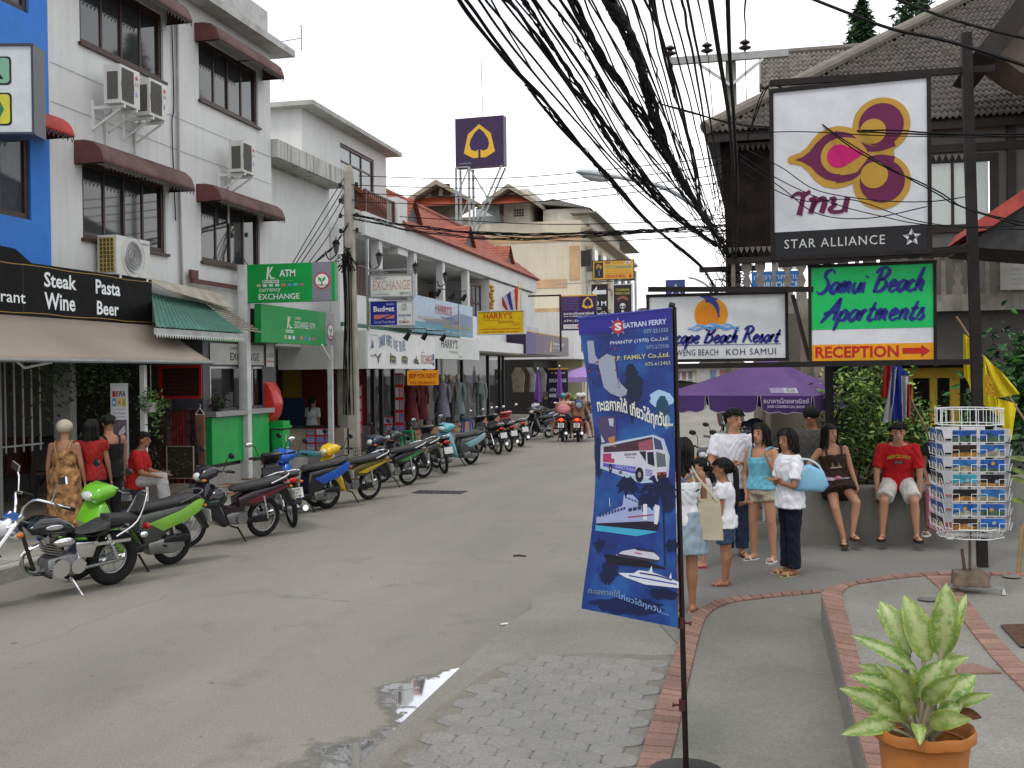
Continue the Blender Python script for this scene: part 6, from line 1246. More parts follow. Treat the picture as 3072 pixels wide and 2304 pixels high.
cable('second ragged bundle sagging over the red roof',[(1060,655),(1230,690),(1480,715),(1700,712),(2000,694),(2185,690)],.012,24,22,5,.018,62,extend=False,group=None,stray=2)
for k,pth in enumerate([((1032,535),(960,650),(872,800)),((1032,562),(960,680),(882,800)),((1032,590),(970,690),(896,800)),((1032,616),(990,700),(918,800))]):cable('thin wire slanting down left from the concrete pole',pth,.010,23.9,22,extend=False,seed=70+k,group='wires slanting down from the left pole',name='overhead_wire')
cable('twisted bundle slanting down left from the concrete pole',[(1045,670),(1000,740),(930,800),(900,830)],.014,23.8,22.2,4,.008,75,extend=False,group=None)
cable('heavy service cable leaving the bundles and crossing in front of the orchid sign',[(1925,285),(2000,315),(2190,372),(2330,385),(2600,392),(2790,400),(3100,405)],.016,15,11.5,2,.002,80,extend=False,group=None)
cable('cable rising over the top left corner of the orchid sign',[(2240,420),(2290,280),(2330,255),(2400,310),(2500,400),(2640,490),(2790,565),(2900,625),(3100,680)],.013,14,11.2,2,.002,81,extend=False,group=None)
for k,pth in enumerate([((2200,430),(2340,500),(2450,570),(2620,600),(2780,605),(2900,590)),((2200,450),(2340,540),(2500,610),(2650,650),(2790,675),(3100,690)),((2220,480),(2340,560),(2450,640),(2600,655),(2780,620)),((2230,400),(2400,395),(2600,405),(2800,410),(3100,412)),((2230,520),(2400,600),(2560,600),(2740,660),(2900,680),(3100,675))]):cable('thin drooping wire across the face of the orchid sign',pth,.006,13,11.8,extend=False,seed=85+k,group='wires drooping over the orchid sign',name='overhead_wire')
cable('cable crossing the sky above the tiled roof from upper left',[(2420,-10),(2560,45),(2680,88),(2860,128),(3100,205)],.018,12,11,extend=False,group=None);cable('cable crossing the top right corner of the tiled roof',[(2670,-10),(2815,45),(2970,90),(3100,120)],.016,12,11,extend=False,group=None)
# ---- sign frame post and the three big signs
fb=M((.022,.018,.018),.6,var=.2,spec=.12)
sfp=thing('sign_gantry','tall dark steel post with cross bars holding the three big signs','sign frame',(2.28,12.75,.14))
def FP(px,py,Y=12.7):q=PY(px,py,Y);return V((q.x-2.28,Y-12.75,q.z-.14))
mb=MB();b0,t0_=FP(2950,1690),FP(2898,100);mb.bar((b0.x,0,0),t0_,.105,.105);mb.build('post',fb,sfp,0)
mb=MB();mb.bar(FP(2310,250,12.95),FP(2985,205),.05,.07);mb.build('top_bar',fb,sfp,0)
mb=MB();mb.bar(FP(2335,792,12.95),FP(2920,745),.06,.08);mb.build('middle_bar',fb,sfp,0)
mb=MB();mb.bar(FP(1945,1100,13.2),FP(2930,1085),.05,.06);mb.build('lower_bar',fb,sfp,0)
mb=MB();mb.bar(FP(1945,868,13.2),FP(2440,868,13.0),.05,.06);mb.build('upper_link_bar',fb,sfp,0)
mb=MB();mb.bar(FP(2378,885,13.1),FP(2428,1080,13.05),.045);mb.build('brace',fb,sfp,0)
q0_,q1_=PY(2494,1460,14.55),PY(2480,780,14.55);mb=MB();mb.bar((q0_.x-2.28,1.8,0),(q1_.x-2.28,1.8,3.6),.1,.1);mb.build('rear_post',fb,sfp,0)
A_,B_=PY(2310,500,12.95),PY(2795,500,12.72)
za_,zb_=PY(2540,772,12.83).z,PY(2540,245,12.83).z
r,p=signbox('orchid_sign','large square airline sign with a gold and purple orchid emblem above a black strip','sign',(A_.x,A_.y),(B_.x,B_.y),za_,zb_,.22,(.56,.57,.60),fb,.045)
def zz(x,y):
    xl=665+(y-560)*.041;xr=1565+(y-490)*.052;yt=560-.0778*(x-665);yb=1572-.045*(x-700)
    return((x-xl)/(xr-xl),1-(y-yt)/(yb-yt))
R_=(1-.0)*p.w/925
def circ(x,y,r_,col,lay):a,b=zz(x,y);p.disc(a,b,r_*R_,col,lay,'emblem',n=40)
go,pu,pk=(.42,.24,.028),(.115,.008,.055),(.48,.004,.13)
def strk(pts,w_,col,lay):
    P2=smoothpts([(*zz(x,y),0)for x,y in pts],8);n=len(P2)
    ws=[w_]*n if not isinstance(w_,(list,tuple))else[np.interp(k/(n-1),np.linspace(0,1,len(w_)),w_)*1.0 for k in range(n)]
    p.stroke([(v.x,v.y)for v in P2],[float(q)*R_ for q in ws],col,lay,'emblem')
p.rect(0,0,1,.148,(.012,.012,.014),2,'black_strip')
circ(1318,770,172,go,2);circ(1335,1117,172,go,2.2);circ(1068,962,196,go,2.1);p.poly([zz(*q)for q in[(768,975),(790,948),(840,932),(880,900),(915,850),(955,805),(1068,768),(1068,1157),(990,1142),(935,1100),(890,1045),(850,1012),(800,1000)]],go,2.3,'emblem');strk([(1100,850),(1250,950),(1400,940)],170,go,2.5);strk([(1100,1060),(1240,1000),(1400,960)],170,go,2.6);circ(792,975,26,go,2.7)
circ(1318,768,134,pu,3);circ(1338,1112,134,pu,3.1);circ(1065,958,152,pu,3.2)
p.poly([zz(*q)for q in[(812,975),(860,958),(900,925),(940,872),(990,826),(1060,806),(1060,1110),(1000,1095),(950,1062),(910,1018),(860,988)]],pu,3.3,'emblem')
strk([(1040,825),(1120,850),(1200,895),(1300,915),(1400,880)],[50,75,50,30,40],pu,3.5);strk([(1060,1095),(1150,1070),(1230,1005),(1310,972),(1400,990)],[50,70,55,42,60],pu,3.6)
circ(1272,808,78,go,4);circ(1290,1075,82,go,4.1);strk([(1195,790),(1185,850),(1230,880)],[30,10,20],go,4.2)if 0 else None
circ(1080,957,113,go,4.3);strk([(1080,870),(1160,900),(1240,940)],[60,110,20],go,4.4);strk([(1080,1045),(1160,1010),(1250,945)],[60,110,20],go,4.5)
circ(1078,957,74,pk,5);strk([(1090,957),(1150,948),(1222,940)],[140,95,2],pk,5.1)
for pts_,w_ in(([(792,1208),(835,1182),(880,1188),(912,1166)],[12,26,28,20]),([(872,1195),(862,1250),(850,1316)],[30,30,38]),([(905,1222),(938,1216),(930,1262),(918,1306)],[14,34,30,34]),([(922,1290),(955,1232),(990,1216),(1002,1240),(985,1303)],[22,24,36,36,34]),([(1030,1216),(1060,1216),(1052,1245),(1078,1252)],[14,30,22,12]),([(1070,1252),(1036,1280),(1060,1298),(1115,1292)],[18,32,24,22]),([(1138,1208),(1130,1250),(1122,1296)],[34,34,38])):strk(pts_,w_,pu,3)
a0,b0=zz(765,1508);a1,b1=zz(1367,1440);p.text('STAR ALLIANCE',a0,a1,.045,.10,(.5,.52,.5),3,space=1.15)
for k in range(5):
    t=PI/2+k*2*PI/5;ca,cb=.90,.075;rr_=.1;P_=lambda rad,an:(ca+rad*math.cos(an)/p.w,cb+rad*math.sin(an)/p.h)
    p.poly([P_(rr_,t),P_(rr_*.48,t+.75),P_(rr_*.30,t+.1)],(.6,.6,.62),3,'emblem');p.poly([P_(rr_,t),P_(rr_*.30,t+.1),P_(rr_*.48,t-.55)],(.22,.22,.23),3.2,'emblem')
GL={'S':(.6,[[(.66,.84),(.52,1),(.3,.94),(.24,.74),(.4,.54),(.48,.3),(.34,.06),(.12,.0),(0,.12)]]),'a':(.44,[[(.4,.4),(.24,.47),(.07,.32),(.04,.1),(.14,.0),(.28,.12),(.4,.42),(.37,.1),(.47,.03)]]),
 'm':(.60,[[(.02,.42),(.08,.38),(.06,0)],[(.06,.22),(.18,.46),(.25,.38),(.22,0)],[(.23,.22),(.36,.46),(.43,.36),(.40,.06),(.52,.03)]]),'u':(.42,[[(.04,.45),(.02,.12),(.1,0),(.24,.14),(.33,.45)],[(.33,.45),(.3,.08),(.4,.03)]]),
 'i':(.2,[[(.06,.45),(.04,.08),(.15,.03)],[(.1,.62),(.13,.68)]]),'B':(.66,[[(.2,.92),(.12,.45),(.04,0)],[(-.06,.8),(.12,.98),(.42,1),(.52,.8),(.36,.58),(.14,.52)],[(.14,.52),(.42,.5),(.5,.25),(.32,.04),(.0,.02)]]),
 'e':(.38,[[(.06,.2),(.24,.26),(.3,.4),(.2,.47),(.06,.32),(.05,.1),(.16,0),(.36,.1)]]),'c':(.36,[[(.3,.36),(.22,.47),(.07,.32),(.05,.1),(.16,0),(.34,.1)]]),'h':(.42,[[(.2,1),(.1,.5),(.03,0)],[(.05,.2),(.2,.46),(.29,.37),(.25,.06),(.37,.03)]]),
 'A':(.66,[[(.58,1),(.34,.5),(.0,-.05)],[(.58,1),(.56,.5),(.5,.05)],[(.02,.32),(.3,.4),(.56,.38)]]),'p':(.44,[[(.1,.45),(.04,.1),(-.04,-.38)],[(.07,.22),(.24,.47),(.36,.34),(.28,.06),(.08,.04)]]),'r':(.34,[[(.03,.42),(.08,.38),(.05,0)],[(.06,.22),(.17,.45),(.3,.4)]]),
 't':(.3,[[(.2,.78),(.1,.3),(.06,.06),(.14,0),(.28,.08)],[(.0,.46),(.3,.5)]]),'n':(.44,[[(.03,.42),(.08,.38),(.05,0)],[(.06,.22),(.22,.46),(.31,.36),(.27,.06),(.38,.03)]]),'s':(.34,[[(.02,.1),(.16,.5),(.18,.32),(.27,.14),(.16,0),(.0,.05)]]),
 'R':(.68,[[(.2,.92),(.12,.45),(.04,0)],[(-.06,.8),(.12,.98),(.42,1),(.52,.8),(.36,.58),(.14,.52)],[(.3,.54),(.42,.25),(.64,.0)]]),'o':(.38,[[(.2,.46),(.06,.32),(.05,.08),(.17,0),(.31,.14),(.3,.38),(.2,.46),(.36,.42)]]),' ':(.34,[])}
def script(p,s_,a0,a1,b0,b1,col,pen,lay=3,slant=.28):
    W=sum(GL[c][0]for c in s_);H=(b1-b0)*p.h;sx=(a1-a0)*p.w/(W+slant*.6);x=0;vs,fs=[],[]
    for c in s_:
        for st in GL[c][1]:
            P_=smoothpts([(q[0],q[1],0)for q in st],5);pts=[(a0+(x+v.x+slant*v.y)*sx/p.w,b0+v.y*H/p.h)for v in P_]
            nn=len(pts);wd=[pen*(.55+.45*math.sin(PI*(k+.6)/(nn+.2)))for k in range(nn)];v2,f2=p.strokev(pts,wd,lay,nib=2.4);i=len(vs);vs+=v2;fs+=[tuple(q+i for q in f)for f in f2]
        x+=GL[c][0]
    return p._mk('lettering',vs,fs,col)
A_,B_=PY(2425,940,13.0),PY(2810,940,12.9);za_,zb_=PY(2620,1090,12.95).z,PY(2620,788,12.95).z;navy=(.012,.018,.19)
r,p=signbox('apartments_sign','green white and orange apartments sign with blue script and a red arrow','sign',(A_.x,A_.y),(B_.x,B_.y),za_,zb_,.16,(.58,.59,.62),fb,.035)
p.rect(0,.335,1,1,(.004,.42,.10),2,'print');p.rect(0,0,1,.175,(.66,.28,.005),2)
script(p,'Samui Beach',.04,.955,.72,.97,navy,.05);script(p,'Apartments',.08,.96,.42,.67,navy,.048)
p.text('RECEPTION',.03,.72,.03,.155,(.42,.01,.008),3,bold=.028);p.poly([(.75,.065),(.90,.065),(.90,.03),(.975,.09),(.90,.155),(.90,.125),(.75,.125)],(.42,.01,.008),3)
A_,B_=PY(1940,990,13.25),PY(2365,990,13.25);za_,zb_=PY(2150,1085,13.25).z,PY(2150,878,13.25).z
r,p=signbox('beach_resort_sign','white beach resort sign with a dolphin leaping over an orange sun','sign',(A_.x,13.25),(B_.x,13.25),za_,zb_,.16,(.60,.61,.62),fb,.035)
ux=lambda x:(x-1955)/(2350-1955);uy=lambda y:1-(y-892)/(1072-892)
p.disc(ux(2137),uy(945),49*(p.w/395),(.68,.26,.008),2,'emblem',n=36);p.disc(ux(2126),uy(952),34*(p.w/395),(.62,.20,.006),2.2,'emblem')
dz=lambda pts:[(ux(1650+x/2.44),uy(850+y/2.44))for x,y in pts]
p.poly(dz([(1110,105),(1140,97),(1180,102),(1210,118),(1240,122),(1222,134),(1240,160),(1250,200),(1248,235),(1252,245),(1236,258),(1238,238),(1225,200),(1200,165),(1170,145),(1160,155),(1150,140),(1155,128),(1130,115)]),(.02,.045,.25),4,'emblem')
for k in range(3):P_=[(1020+370*q/16,322+10*k-16*math.sin(q/16*PI)+9*math.sin(q*1.4+k*2))for q in range(17)];p.stroke(dz(P_),[.006+.022*math.sin(PI*(q+.3)/17)for q in range(17)],[(.12,.33,.62),(.3,.45,.6),(.06,.25,.6)][k],3+k*.3,'emblem')
script(p,'Seascape Beach Resort',-.02 if 0 else.02,.975,.26,.50,navy,.034)if 0 else None
GL['E']=(.5,[[(.5,.9),(.3,1),(.12,.85),(.2,.6),(.35,.52)],[(.35,.52),(.08,.4),(.03,.15),(.18,0),(.45,.1)]])
script(p,'Escape Beach Resort',.10,.97,.25,.50,navy,.036);p.rect(.12,.215,.97,.225,navy,3);p.text('CHAWENG BEACH',.10,.51,.055,.155,(.03,.03,.08),3,space=1.1);p.text('KOH SAMUI',.57,.93,.055,.155,(.03,.03,.08),3,space=1.1)
# ---- ferry banner
bn=thing('ferry_banner','blue hanging banner with ferry text, a coach and boats, on a thin dark pole','banner',(-.45,5.9,ZS))
def bfn(a,b,d):
    xl=-.975+.085*math.sin(PI*min(max(b,0),1))**1.2;xr=-.452-.012*b;zb=1.015+(-.075)*a;zt=2.592+.04*a
    x=xl+(xr-xl)*a;return V((x+.45,-.04*a-d,zb+(zt-zb)*b-ZS))
bp=Panel((0,0,0),(1,0,0),(0,0,1),.53,1.62,bn,bfn);bp.step=.0018
mb=MB();NX,NY=14,34;mb.v=[bfn(i/NX,j/NY,0)for j in range(NY+1)for i in range(NX+1)];mb.f=[(j*(NX+1)+i,j*(NX+1)+i+1,(j+1)*(NX+1)+i+1,(j+1)*(NX+1)+i)for j in range(NY)for i in range(NX)]
clm=bpy.data.materials.new('banner_print');clm.use_nodes=True;t_=clm.node_tree;b_=t_.nodes['Principled BSDF'];b_.inputs['Roughness'].default_value=.38
tcn=t_.nodes.new('ShaderNodeTexCoord');nn_=t_.nodes.new('ShaderNodeTexNoise');nn_.inputs['Scale'].default_value=4.2;nn_.inputs['Detail'].default_value=4;t_.links.new(tcn.outputs['Object'],nn_.inputs[0]);rr_=t_.nodes.new('ShaderNodeValToRGB');e=rr_.color_ramp.elements
e[0].position=.3;e[0].color=(.002,.006,.075,1);e[1].position=.72;e[1].color=(.015,.12,.36,1);m1=e.new(.5);m1.color=(.005,.03,.20,1);t_.links.new(nn_.outputs['Fac'],rr_.inputs[0]);t_.links.new(rr_.outputs[0],b_.inputs['Base Color'])
o=mb.build('cloth',clm,bn,60);o.modifiers.new('s','SOLIDIFY').thickness=.002;o.modifiers['s'].offset=-1 if 0 else 1
o.modifiers.clear()
bz=lambda x,y:((x/3.318+1720-1738-(0))/(1.0*278),1-(y/3.318+920-952)/(890))
def BZ(pts):
    o_=[]
    for x,y in pts:
        sx,sy=1720+x/3.318,920+y/3.318;b=1-(sy-945)/(1850-945);xl=1737+30*math.sin(PI*max(0,min(1,b)));xr=2012+(sy-930)*.018;a=(sx-xl)/(xr-xl);tilt=(1-b)*1.0;b2=1-(sy-(955-25*a))/((1825+47*a)-(955-25*a));o_.append((a,b2))
    return o_
def BZ2(pts):return BZ([((1700+x/2.765-1720)*3.318,(1300+y/2.765-920)*3.318)for x,y in pts])
wt_=(.62,.66,.74);gy=(.25,.33,.5)
bp.poly(BZ([(60,100),(400,70),(960,30),(960,200),(500,235),(65,285)]),(.03,.025,.25),1)
bp.poly(BZ([(140,340),(205,340),(215,480),(240,530),(330,470),(400,500),(420,680),(450,760),(520,830),(525,870),(440,900),(340,860),(280,800),(255,650),(240,580),(145,560)]),(.30,.33,.42),1.2)
for pts in([(250,520),(330,440),(410,405)],[(235,550),(160,590),(135,640),(170,740),(225,785),(245,700),(230,600),(240,550)],[(410,410),(425,560),(420,680),(440,780)],[(140,630),(240,610)]):bp.stroke(BZ([(v.x,v.y)for v in smoothpts([(q[0],q[1],0)for q in pts])]),.004,(.05,.03,.08),1.6)
for x,y in((412,425),(235,545),(245,660),(410,630),(435,800),(145,640)):bp.disc(*BZ([(x,y)])[0],.005,(.4,.03,.05),2,n=8)
bp.disc(*BZ([(448,208)])[0],.036,(.42,.03,.04),2.2)
for k in range(8):an=k*PI/4;c0=BZ([(448+48*math.cos(an),208+52*math.sin(an))])[0];c1=BZ([(448+85*math.cos(an),208+92*math.sin(an))])[0];bp.stroke([c0,c1],.006,(.25,.3,.55),2)
def btext(t,x0,y0,x1,y1,h_,col,**k):
    (a0,b0),(a1,b1)=BZ([(x0,y0),(x1,y1)]);hh=h_/3.318/890;sl_=(b1-b0)/(a1-a0)
    bp.text(t,a0,a1,b0,b0+hh,col,2.5,warp=lambda a,b:(a,b+(a-a0)*sl_),**k)
btext('S',418,245,485,240,75,(.65,.65,.7),bold=.04);btext('EATRAN FERRY',500,222,915,185,50,(.45,.52,.68),bold=.03);btext('077-251555',700,278,930,262,38,gy,bold=.01)
btext('PHANTIP (1970) Co.,Ltd.',372,392,935,352,44,(.5,.55,.68),bold=.01);btext('077-272906',722,430,940,418,36,gy);btext('P.P. FAMILY Co.,Ltd.',385,548,945,512,50,(.48,.45,.22),bold=.02);btext('075-612463',706,595,950,582,34,(.42,.42,.3),bold=.01)
def blob(cx,cy,rx,ry,col,lay,n=26,rough_=.25,seed=1,cf=BZ):
    rd=random.Random(seed);bp.poly(cf([(cx+rx*(1+rd.uniform(-rough_,rough_))*math.cos(k*2*PI/n),cy+ry*(1+rd.uniform(-rough_,rough_))*math.sin(k*2*PI/n))for k in range(n)]),col,lay)
blob(560,660,60,70,(.012,.02,.045),1.7,seed=2,rough_=.4);blob(590,800,80,150,(.012,.022,.05),1.75,seed=3,rough_=.35);blob(570,980,45,130,(.012,.02,.05),1.8,seed=4,rough_=.5)
blob(860,920,120,85,(.32,.48,.68),1.5,seed=5,rough_=.12);blob(870,1040,70,150,(.02,.06,.11),1.9,seed=6,rough_=.08);blob(915,1140,30,70,(.2,.32,.42),2,seed=7)
def arch(a,b):return a,b+.012*math.sin((a-.1)*6.5)
(a0,b0),(a1,b1)=BZ([(205,1060),(975,1095)]);bp.text('ทะเลภาคใต้ เที่ยวได้ทุกวัน....',a0,a1,b0-.008,b0+.055,(.62,.63,.58),2.8,bold=.03,warp=lambda a,b:(a,b-.045*(a-a0)+.012*math.sin((a-a0)*6.3)))
bp.poly(BZ([(190,1090),(385,1090),(395,1330),(225,1380)]),(.07,.05,.13),1.9);bp.poly(BZ([(310,1110),(365,1110),(360,1190),(320,1180)]),(.4,.42,.5),2.1);bp.poly(BZ([(300,1300),(370,1280),(370,1350),(310,1355)]),(.4,.17,.06),2.1);bp.poly(BZ([(225,1270),(265,1340),(230,1350)]),(.4,.45,.55),2.1);btext("BOOMERS STYLE",220,1385,385,1390,16,(.4,.38,.3));blob(190,1500,45,190,(.012,.02,.06),1.85,seed=8)
bp.poly(BZ2([(238,90),(700,5),(790,40),(840,180),(830,350),(720,395),(590,405),(230,285)]),(.35,.45,.6),1.95)
bp.poly(BZ2([(255,100),(695,14),(768,50),(820,170),(812,355),(720,380),(250,275)]),(.52,.52,.60),2.0,name='coach_print')
bp.poly(BZ2([(260,108),(692,22),(700,130),(262,155)]),(.06,.03,.05),2.2);bp.poly(BZ2([(570,70),(690,40),(695,128),(575,135)]),(.28,.08,.12),2.4);bp.poly(BZ2([(700,25),(765,55),(785,130),(712,125)]),(.05,.07,.15),2.3);bp.poly(BZ2([(255,165),(330,160),(330,200),(360,210),(355,240),(255,235)]),(.35,.04,.12),2.2)
bp.poly(BZ2([(255,240),(545,270),(545,330),(255,270)]),(.08,.08,.40),2.2);bp.poly(BZ2([(575,145),(635,140),(632,225)]),(.02,.02,.03),2.3);bp.poly(BZ2([(645,150),(700,145),(710,265),(650,245)]),(.02,.02,.03),2.3);bp.poly(BZ2([(722,145),(800,165),(810,265),(730,272)]),(.10,.13,.14),2.3)
bp.poly(BZ2([(730,315),(812,308),(812,350),(730,372)]),(.03,.02,.02),2.3);bp.poly(BZ2([(732,318),(760,316),(760,335),(732,338)]),(.4,.04,.04),2.5);bp.poly(BZ2([(785,312),(810,310),(810,328),(785,332)]),(.4,.04,.04),2.5)
for x,y,rx,ry in((577,335,36,62),(322,285,14,38),(410,318,14,12)):blob(x,y,rx,ry,(.01,.01,.012),2.6,rough_=.0,cf=BZ2);blob(x,y,rx*.4,ry*.4,(.25,.25,.27),2.8,rough_=.0,cf=BZ2)
for k in range(5):bp.stroke(BZ2([(630,290+12*k),(690,300+12*k)]),.004,(.08,.1,.4),2.5)
def b2text(t,x0,y0,x1,y1,h_,col,**k):btext(t,(1700+x0/2.765-1720)*3.318,(1300+y0/2.765-920)*3.318,(1700+x1/2.765-1720)*3.318,(1300+y1/2.765-920)*3.318,h_*1.2,col,**k)
b2text('พันทิพย์ 2000',445,180,552,176,22,(.05,.04,.06),bold=.02);b2text('PHANTIP 2000',455,200,540,200,12,(.2,.03,.06));b2text('SURATTHANI',365,280,540,312,28,(.35,.38,.6),bold=.02)
def palm(cx,cy,s_,seed,trunk=None):
    rd=random.Random(seed)
    for k in range(9):an=k*.75+rd.uniform(-.2,.2);bp.stroke(BZ2([(cx,cy),(cx+s_*.55*math.cos(an),cy-s_*.5*math.sin(an)),(cx+s_*math.cos(an),cy-s_*.8*math.sin(an)+s_*.35)]),[.012,.035,.004],(.008,.014,.05),2.1+.02*k)
    if trunk:bp.stroke(BZ2(trunk),.008,(.01,.016,.05),2.1)
palm(470,410,100,1);palm(740,430,170,2,[(740,430),(780,560),(790,760),(800,1080)]);palm(640,540,90,3);palm(860,900,60,5);blob(820,560,60,80,(.01,.016,.06),2.05,seed=11,cf=BZ2);blob(240,920,40,50,(.01,.016,.06),2.05,seed=12,cf=BZ2,rough_=.5);blob(340,1130,70,110,(.01,.014,.055),2.05,seed=13,cf=BZ2,rough_=.4);blob(500,1420,300,70,(.008,.014,.07),1.6,seed=14,cf=BZ2,rough_=.2);blob(790,1310,110,45,(.008,.012,.05),2.0,seed=15,cf=BZ2)
hul=(.30,.36,.58)
bp.poly(BZ2([(205,690),(430,590),(440,500),(520,500),(590,570),(640,565),(640,600),(700,600),(705,560),(755,590),(750,700),(735,745),(205,745)]),hul,2.2,name='ferry_print');bp.poly(BZ2([(200,740),(640,715),(750,720),(735,790),(600,785),(205,755)]),(.02,.012,.03),2.4);bp.poly(BZ2([(610,575),(645,575),(645,705),(610,705)]),(.62,.6,.66),2.5);bp.poly(BZ2([(712,575),(752,592),(735,740),(705,735)]),(.6,.6,.66),2.5);bp.poly(BZ2([(480,680),(700,655),(700,665),(480,692)]),(.3,.05,.08),2.6)
for k in range(9):bp.poly(BZ2([(230+26*k,690-8*k),(248+26*k,686-8*k),(248+26*k,655-7*k),(230+26*k,660-7*k)]),(.03,.04,.14),2.5)
for k in range(3):bp.poly(BZ2([(482+40*k,640-8*k),(515+40*k,634-8*k),(515+40*k,606-8*k),(482+40*k,612-8*k)]),(.02,.03,.08),2.6)
for k in range(5):bp.poly(BZ2([(455+26*k,530+9*k),(472+26*k,534+9*k),(472+26*k,518+9*k),(455+26*k,514+9*k)]),(.05,.06,.2),2.6)
bp.stroke(BZ2([(320,600),(315,530)]),.004,(.5,.55,.65),2.5)
bp.poly(BZ2([(285,995),(385,1000),(560,1020),(800,1090),(805,1105),(320,1075)]),(.012,.01,.02),2.3,name='boat_print');bp.poly(BZ2([(385,1000),(440,965),(540,945),(700,965),(755,1010),(750,1030),(560,1015)]),(.5,.5,.58),2.5);bp.poly(BZ2([(540,932),(700,955),(740,975),(560,955)]),(.03,.03,.06),2.7);bp.poly(BZ2([(400,985),(740,1030),(735,1050),(400,1012)]),(.04,.03,.05),2.7);bp.stroke(BZ2([(545,975),(605,985)]),.006,(.4,.05,.1),2.8)
bp.poly(BZ2([(412,1145),(540,1145),(580,1118),(690,1130),(860,1185),(915,1205),(915,1255),(640,1235),(470,1180)]),(.60,.62,.68),2.4,name='boat_print');bp.stroke(BZ2([(590,1140),(740,1160),(860,1190)]),.008,(.03,.04,.15),2.7);bp.stroke(BZ2([(500,1165),(700,1195),(900,1225)]),.007,(.04,.06,.3),2.7);bp.poly(BZ2([(660,1135),(690,1080),(700,1138)]),(.6,.62,.68),2.5);bp.poly(BZ2([(835,1175),(852,1130),(858,1182)]),(.6,.62,.68),2.5)
bp.poly(BZ2([(200,740),(740,800),(560,840),(200,800)]),(.05,.35,.55),1.9)
b2text('ทะเลภาคใต้',165,1320,430,1345,55,(.16,.22,.36),bold=.02);b2text('เที่ยวได้ทุกวัน....',420,1370,835,1500,62,(.18,.3,.55),bold=.02)
mb=MB();mb.tube([bfn(0,1,0)+V((-.005,0,0)),bfn(.5,1,0),bfn(1,1,0)],.006,6);mb.build('hem',M((.05,.06,.32),.6),bn)
mb=MB();mb.tube([(.03,0,0),(-.008,0,2.5)],[.016,.013],10);mb.build('pole',M((.02,.01,.01),.45,.3,var=.2),bn);mb=MB();mb.tube([(-.008,0,2.505),(-.03,-.01,2.512)],.017,8);mb.build('cap',mDark,bn)
for z,s in((.82,1),(.38,-1)):mb=MB();mb.cyl((.02-.01*z,0,z),(.02-.01*z+s*.045,-.01,z),.006,n=8);mb.cyl((.02-.01*z+s*.045,-.01,z),(.02-.01*z+s*.055,-.01,z),.012,n=8);mb.cyl((.02-.012*z,0,z-.03),(.02-.012*z,0,z+.03),.021,n=10);mb.build('clamp_screw',M((.10,.03,.025),.5,.5),bn)
mb=MB();mb.lathe((.03,0,-.003),[(.2,0),(.2,.03),(.03,.05)],20,True);mb.build('base',mDark,bn)
# ---- purple umbrella
um=thing('parasol','large purple bank parasol with scalloped valance over the parked motorbikes','parasol',(.0,16.0,0));ap_=2.48;ze=1.97
qa,qb=PY(1968,1168,15.2),PY(2440,1192,14.95);n8=4
corn=[V((qa.x,-.8,ze)),V((qb.x,-1.05,ze-.02)),V((qb.x+.62,.95,ze)),V((qa.x+.55,1.2,ze))]
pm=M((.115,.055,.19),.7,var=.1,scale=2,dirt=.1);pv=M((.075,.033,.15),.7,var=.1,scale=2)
for k in range(4):
    a,b=corn[k],corn[(k+1)%4];mb=MB();t_n=6;f=lambda i_,j_:(V((.1,0,ap_)).lerp(a.lerp(b,j_/4),i_/t_n)+V((0,0,-.06*math.sin(PI*i_/t_n)*(.4+.6*math.sin(PI*j_/4)))))
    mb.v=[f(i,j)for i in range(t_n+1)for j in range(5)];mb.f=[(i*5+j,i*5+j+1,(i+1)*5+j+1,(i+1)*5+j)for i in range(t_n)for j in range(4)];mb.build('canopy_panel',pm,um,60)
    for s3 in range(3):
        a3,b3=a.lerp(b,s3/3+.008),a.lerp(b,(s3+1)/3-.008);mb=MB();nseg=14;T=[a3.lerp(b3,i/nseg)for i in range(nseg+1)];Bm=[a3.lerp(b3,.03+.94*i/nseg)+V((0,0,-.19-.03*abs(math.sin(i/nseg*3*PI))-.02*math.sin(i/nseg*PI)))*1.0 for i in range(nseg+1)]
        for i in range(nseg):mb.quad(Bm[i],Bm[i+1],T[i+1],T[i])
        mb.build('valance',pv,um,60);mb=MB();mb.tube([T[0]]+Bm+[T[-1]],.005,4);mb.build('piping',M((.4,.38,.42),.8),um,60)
a,b=corn[0].lerp(corn[1],2/3),corn[1]
vp_=Panel(a+V((0,-.012,-.2)),b-a,(0,0,1),(b-a).length,.2,um);vp_.text('ธนาคารไทยพาณิชย์',.08,.92,.5,.86,(.5,.45,.6),2,bold=.02);vp_.text('SIAM COMMERCIAL BANK',.15,.85,.2,.38,(.5,.45,.6),2,bold=.02)
upn=(V((.1,0,ap_))-(a+b)/2).normalized();m0=a.lerp(b,.25)+upn*.12;cp=Panel(m0+V((0,-.02,-.03)),b-a,upn,.36,.15,um);cp.step=.012;cp.rect(0,0,.5,1,(.24,.19,.32),1);cp.rect(.5,0,1,1,(.36,.34,.38),1);cp.ring(.75,.5,.05,.01,(.12,.08,.16),2)
mb=MB();mb.cyl((0,0,0),(0,0,ap_),.025);mb.build('pole',mWhite,um)
for k in range(n8):mb=MB();mb.cyl((.1,0,ap_-.08),corn[k]+V((0,0,-.02)),.008,n=5);mb.build('rib',mSteel,um)
mb=MB();mb.lathe((0,0,0),[(.28,0),(.28,.1),(.06,.16)],20,True);mb.build('base',mConc,um)
q=PY(2028,1190,19.0);tag(MB().bx(q.x-.05,q.x+.05,19,19.1,0,1.75).build('street_post',M((.28,.25,.22),.7,dirt=.3),None,0),'thin grey post between the blue banner and the man in white','post')
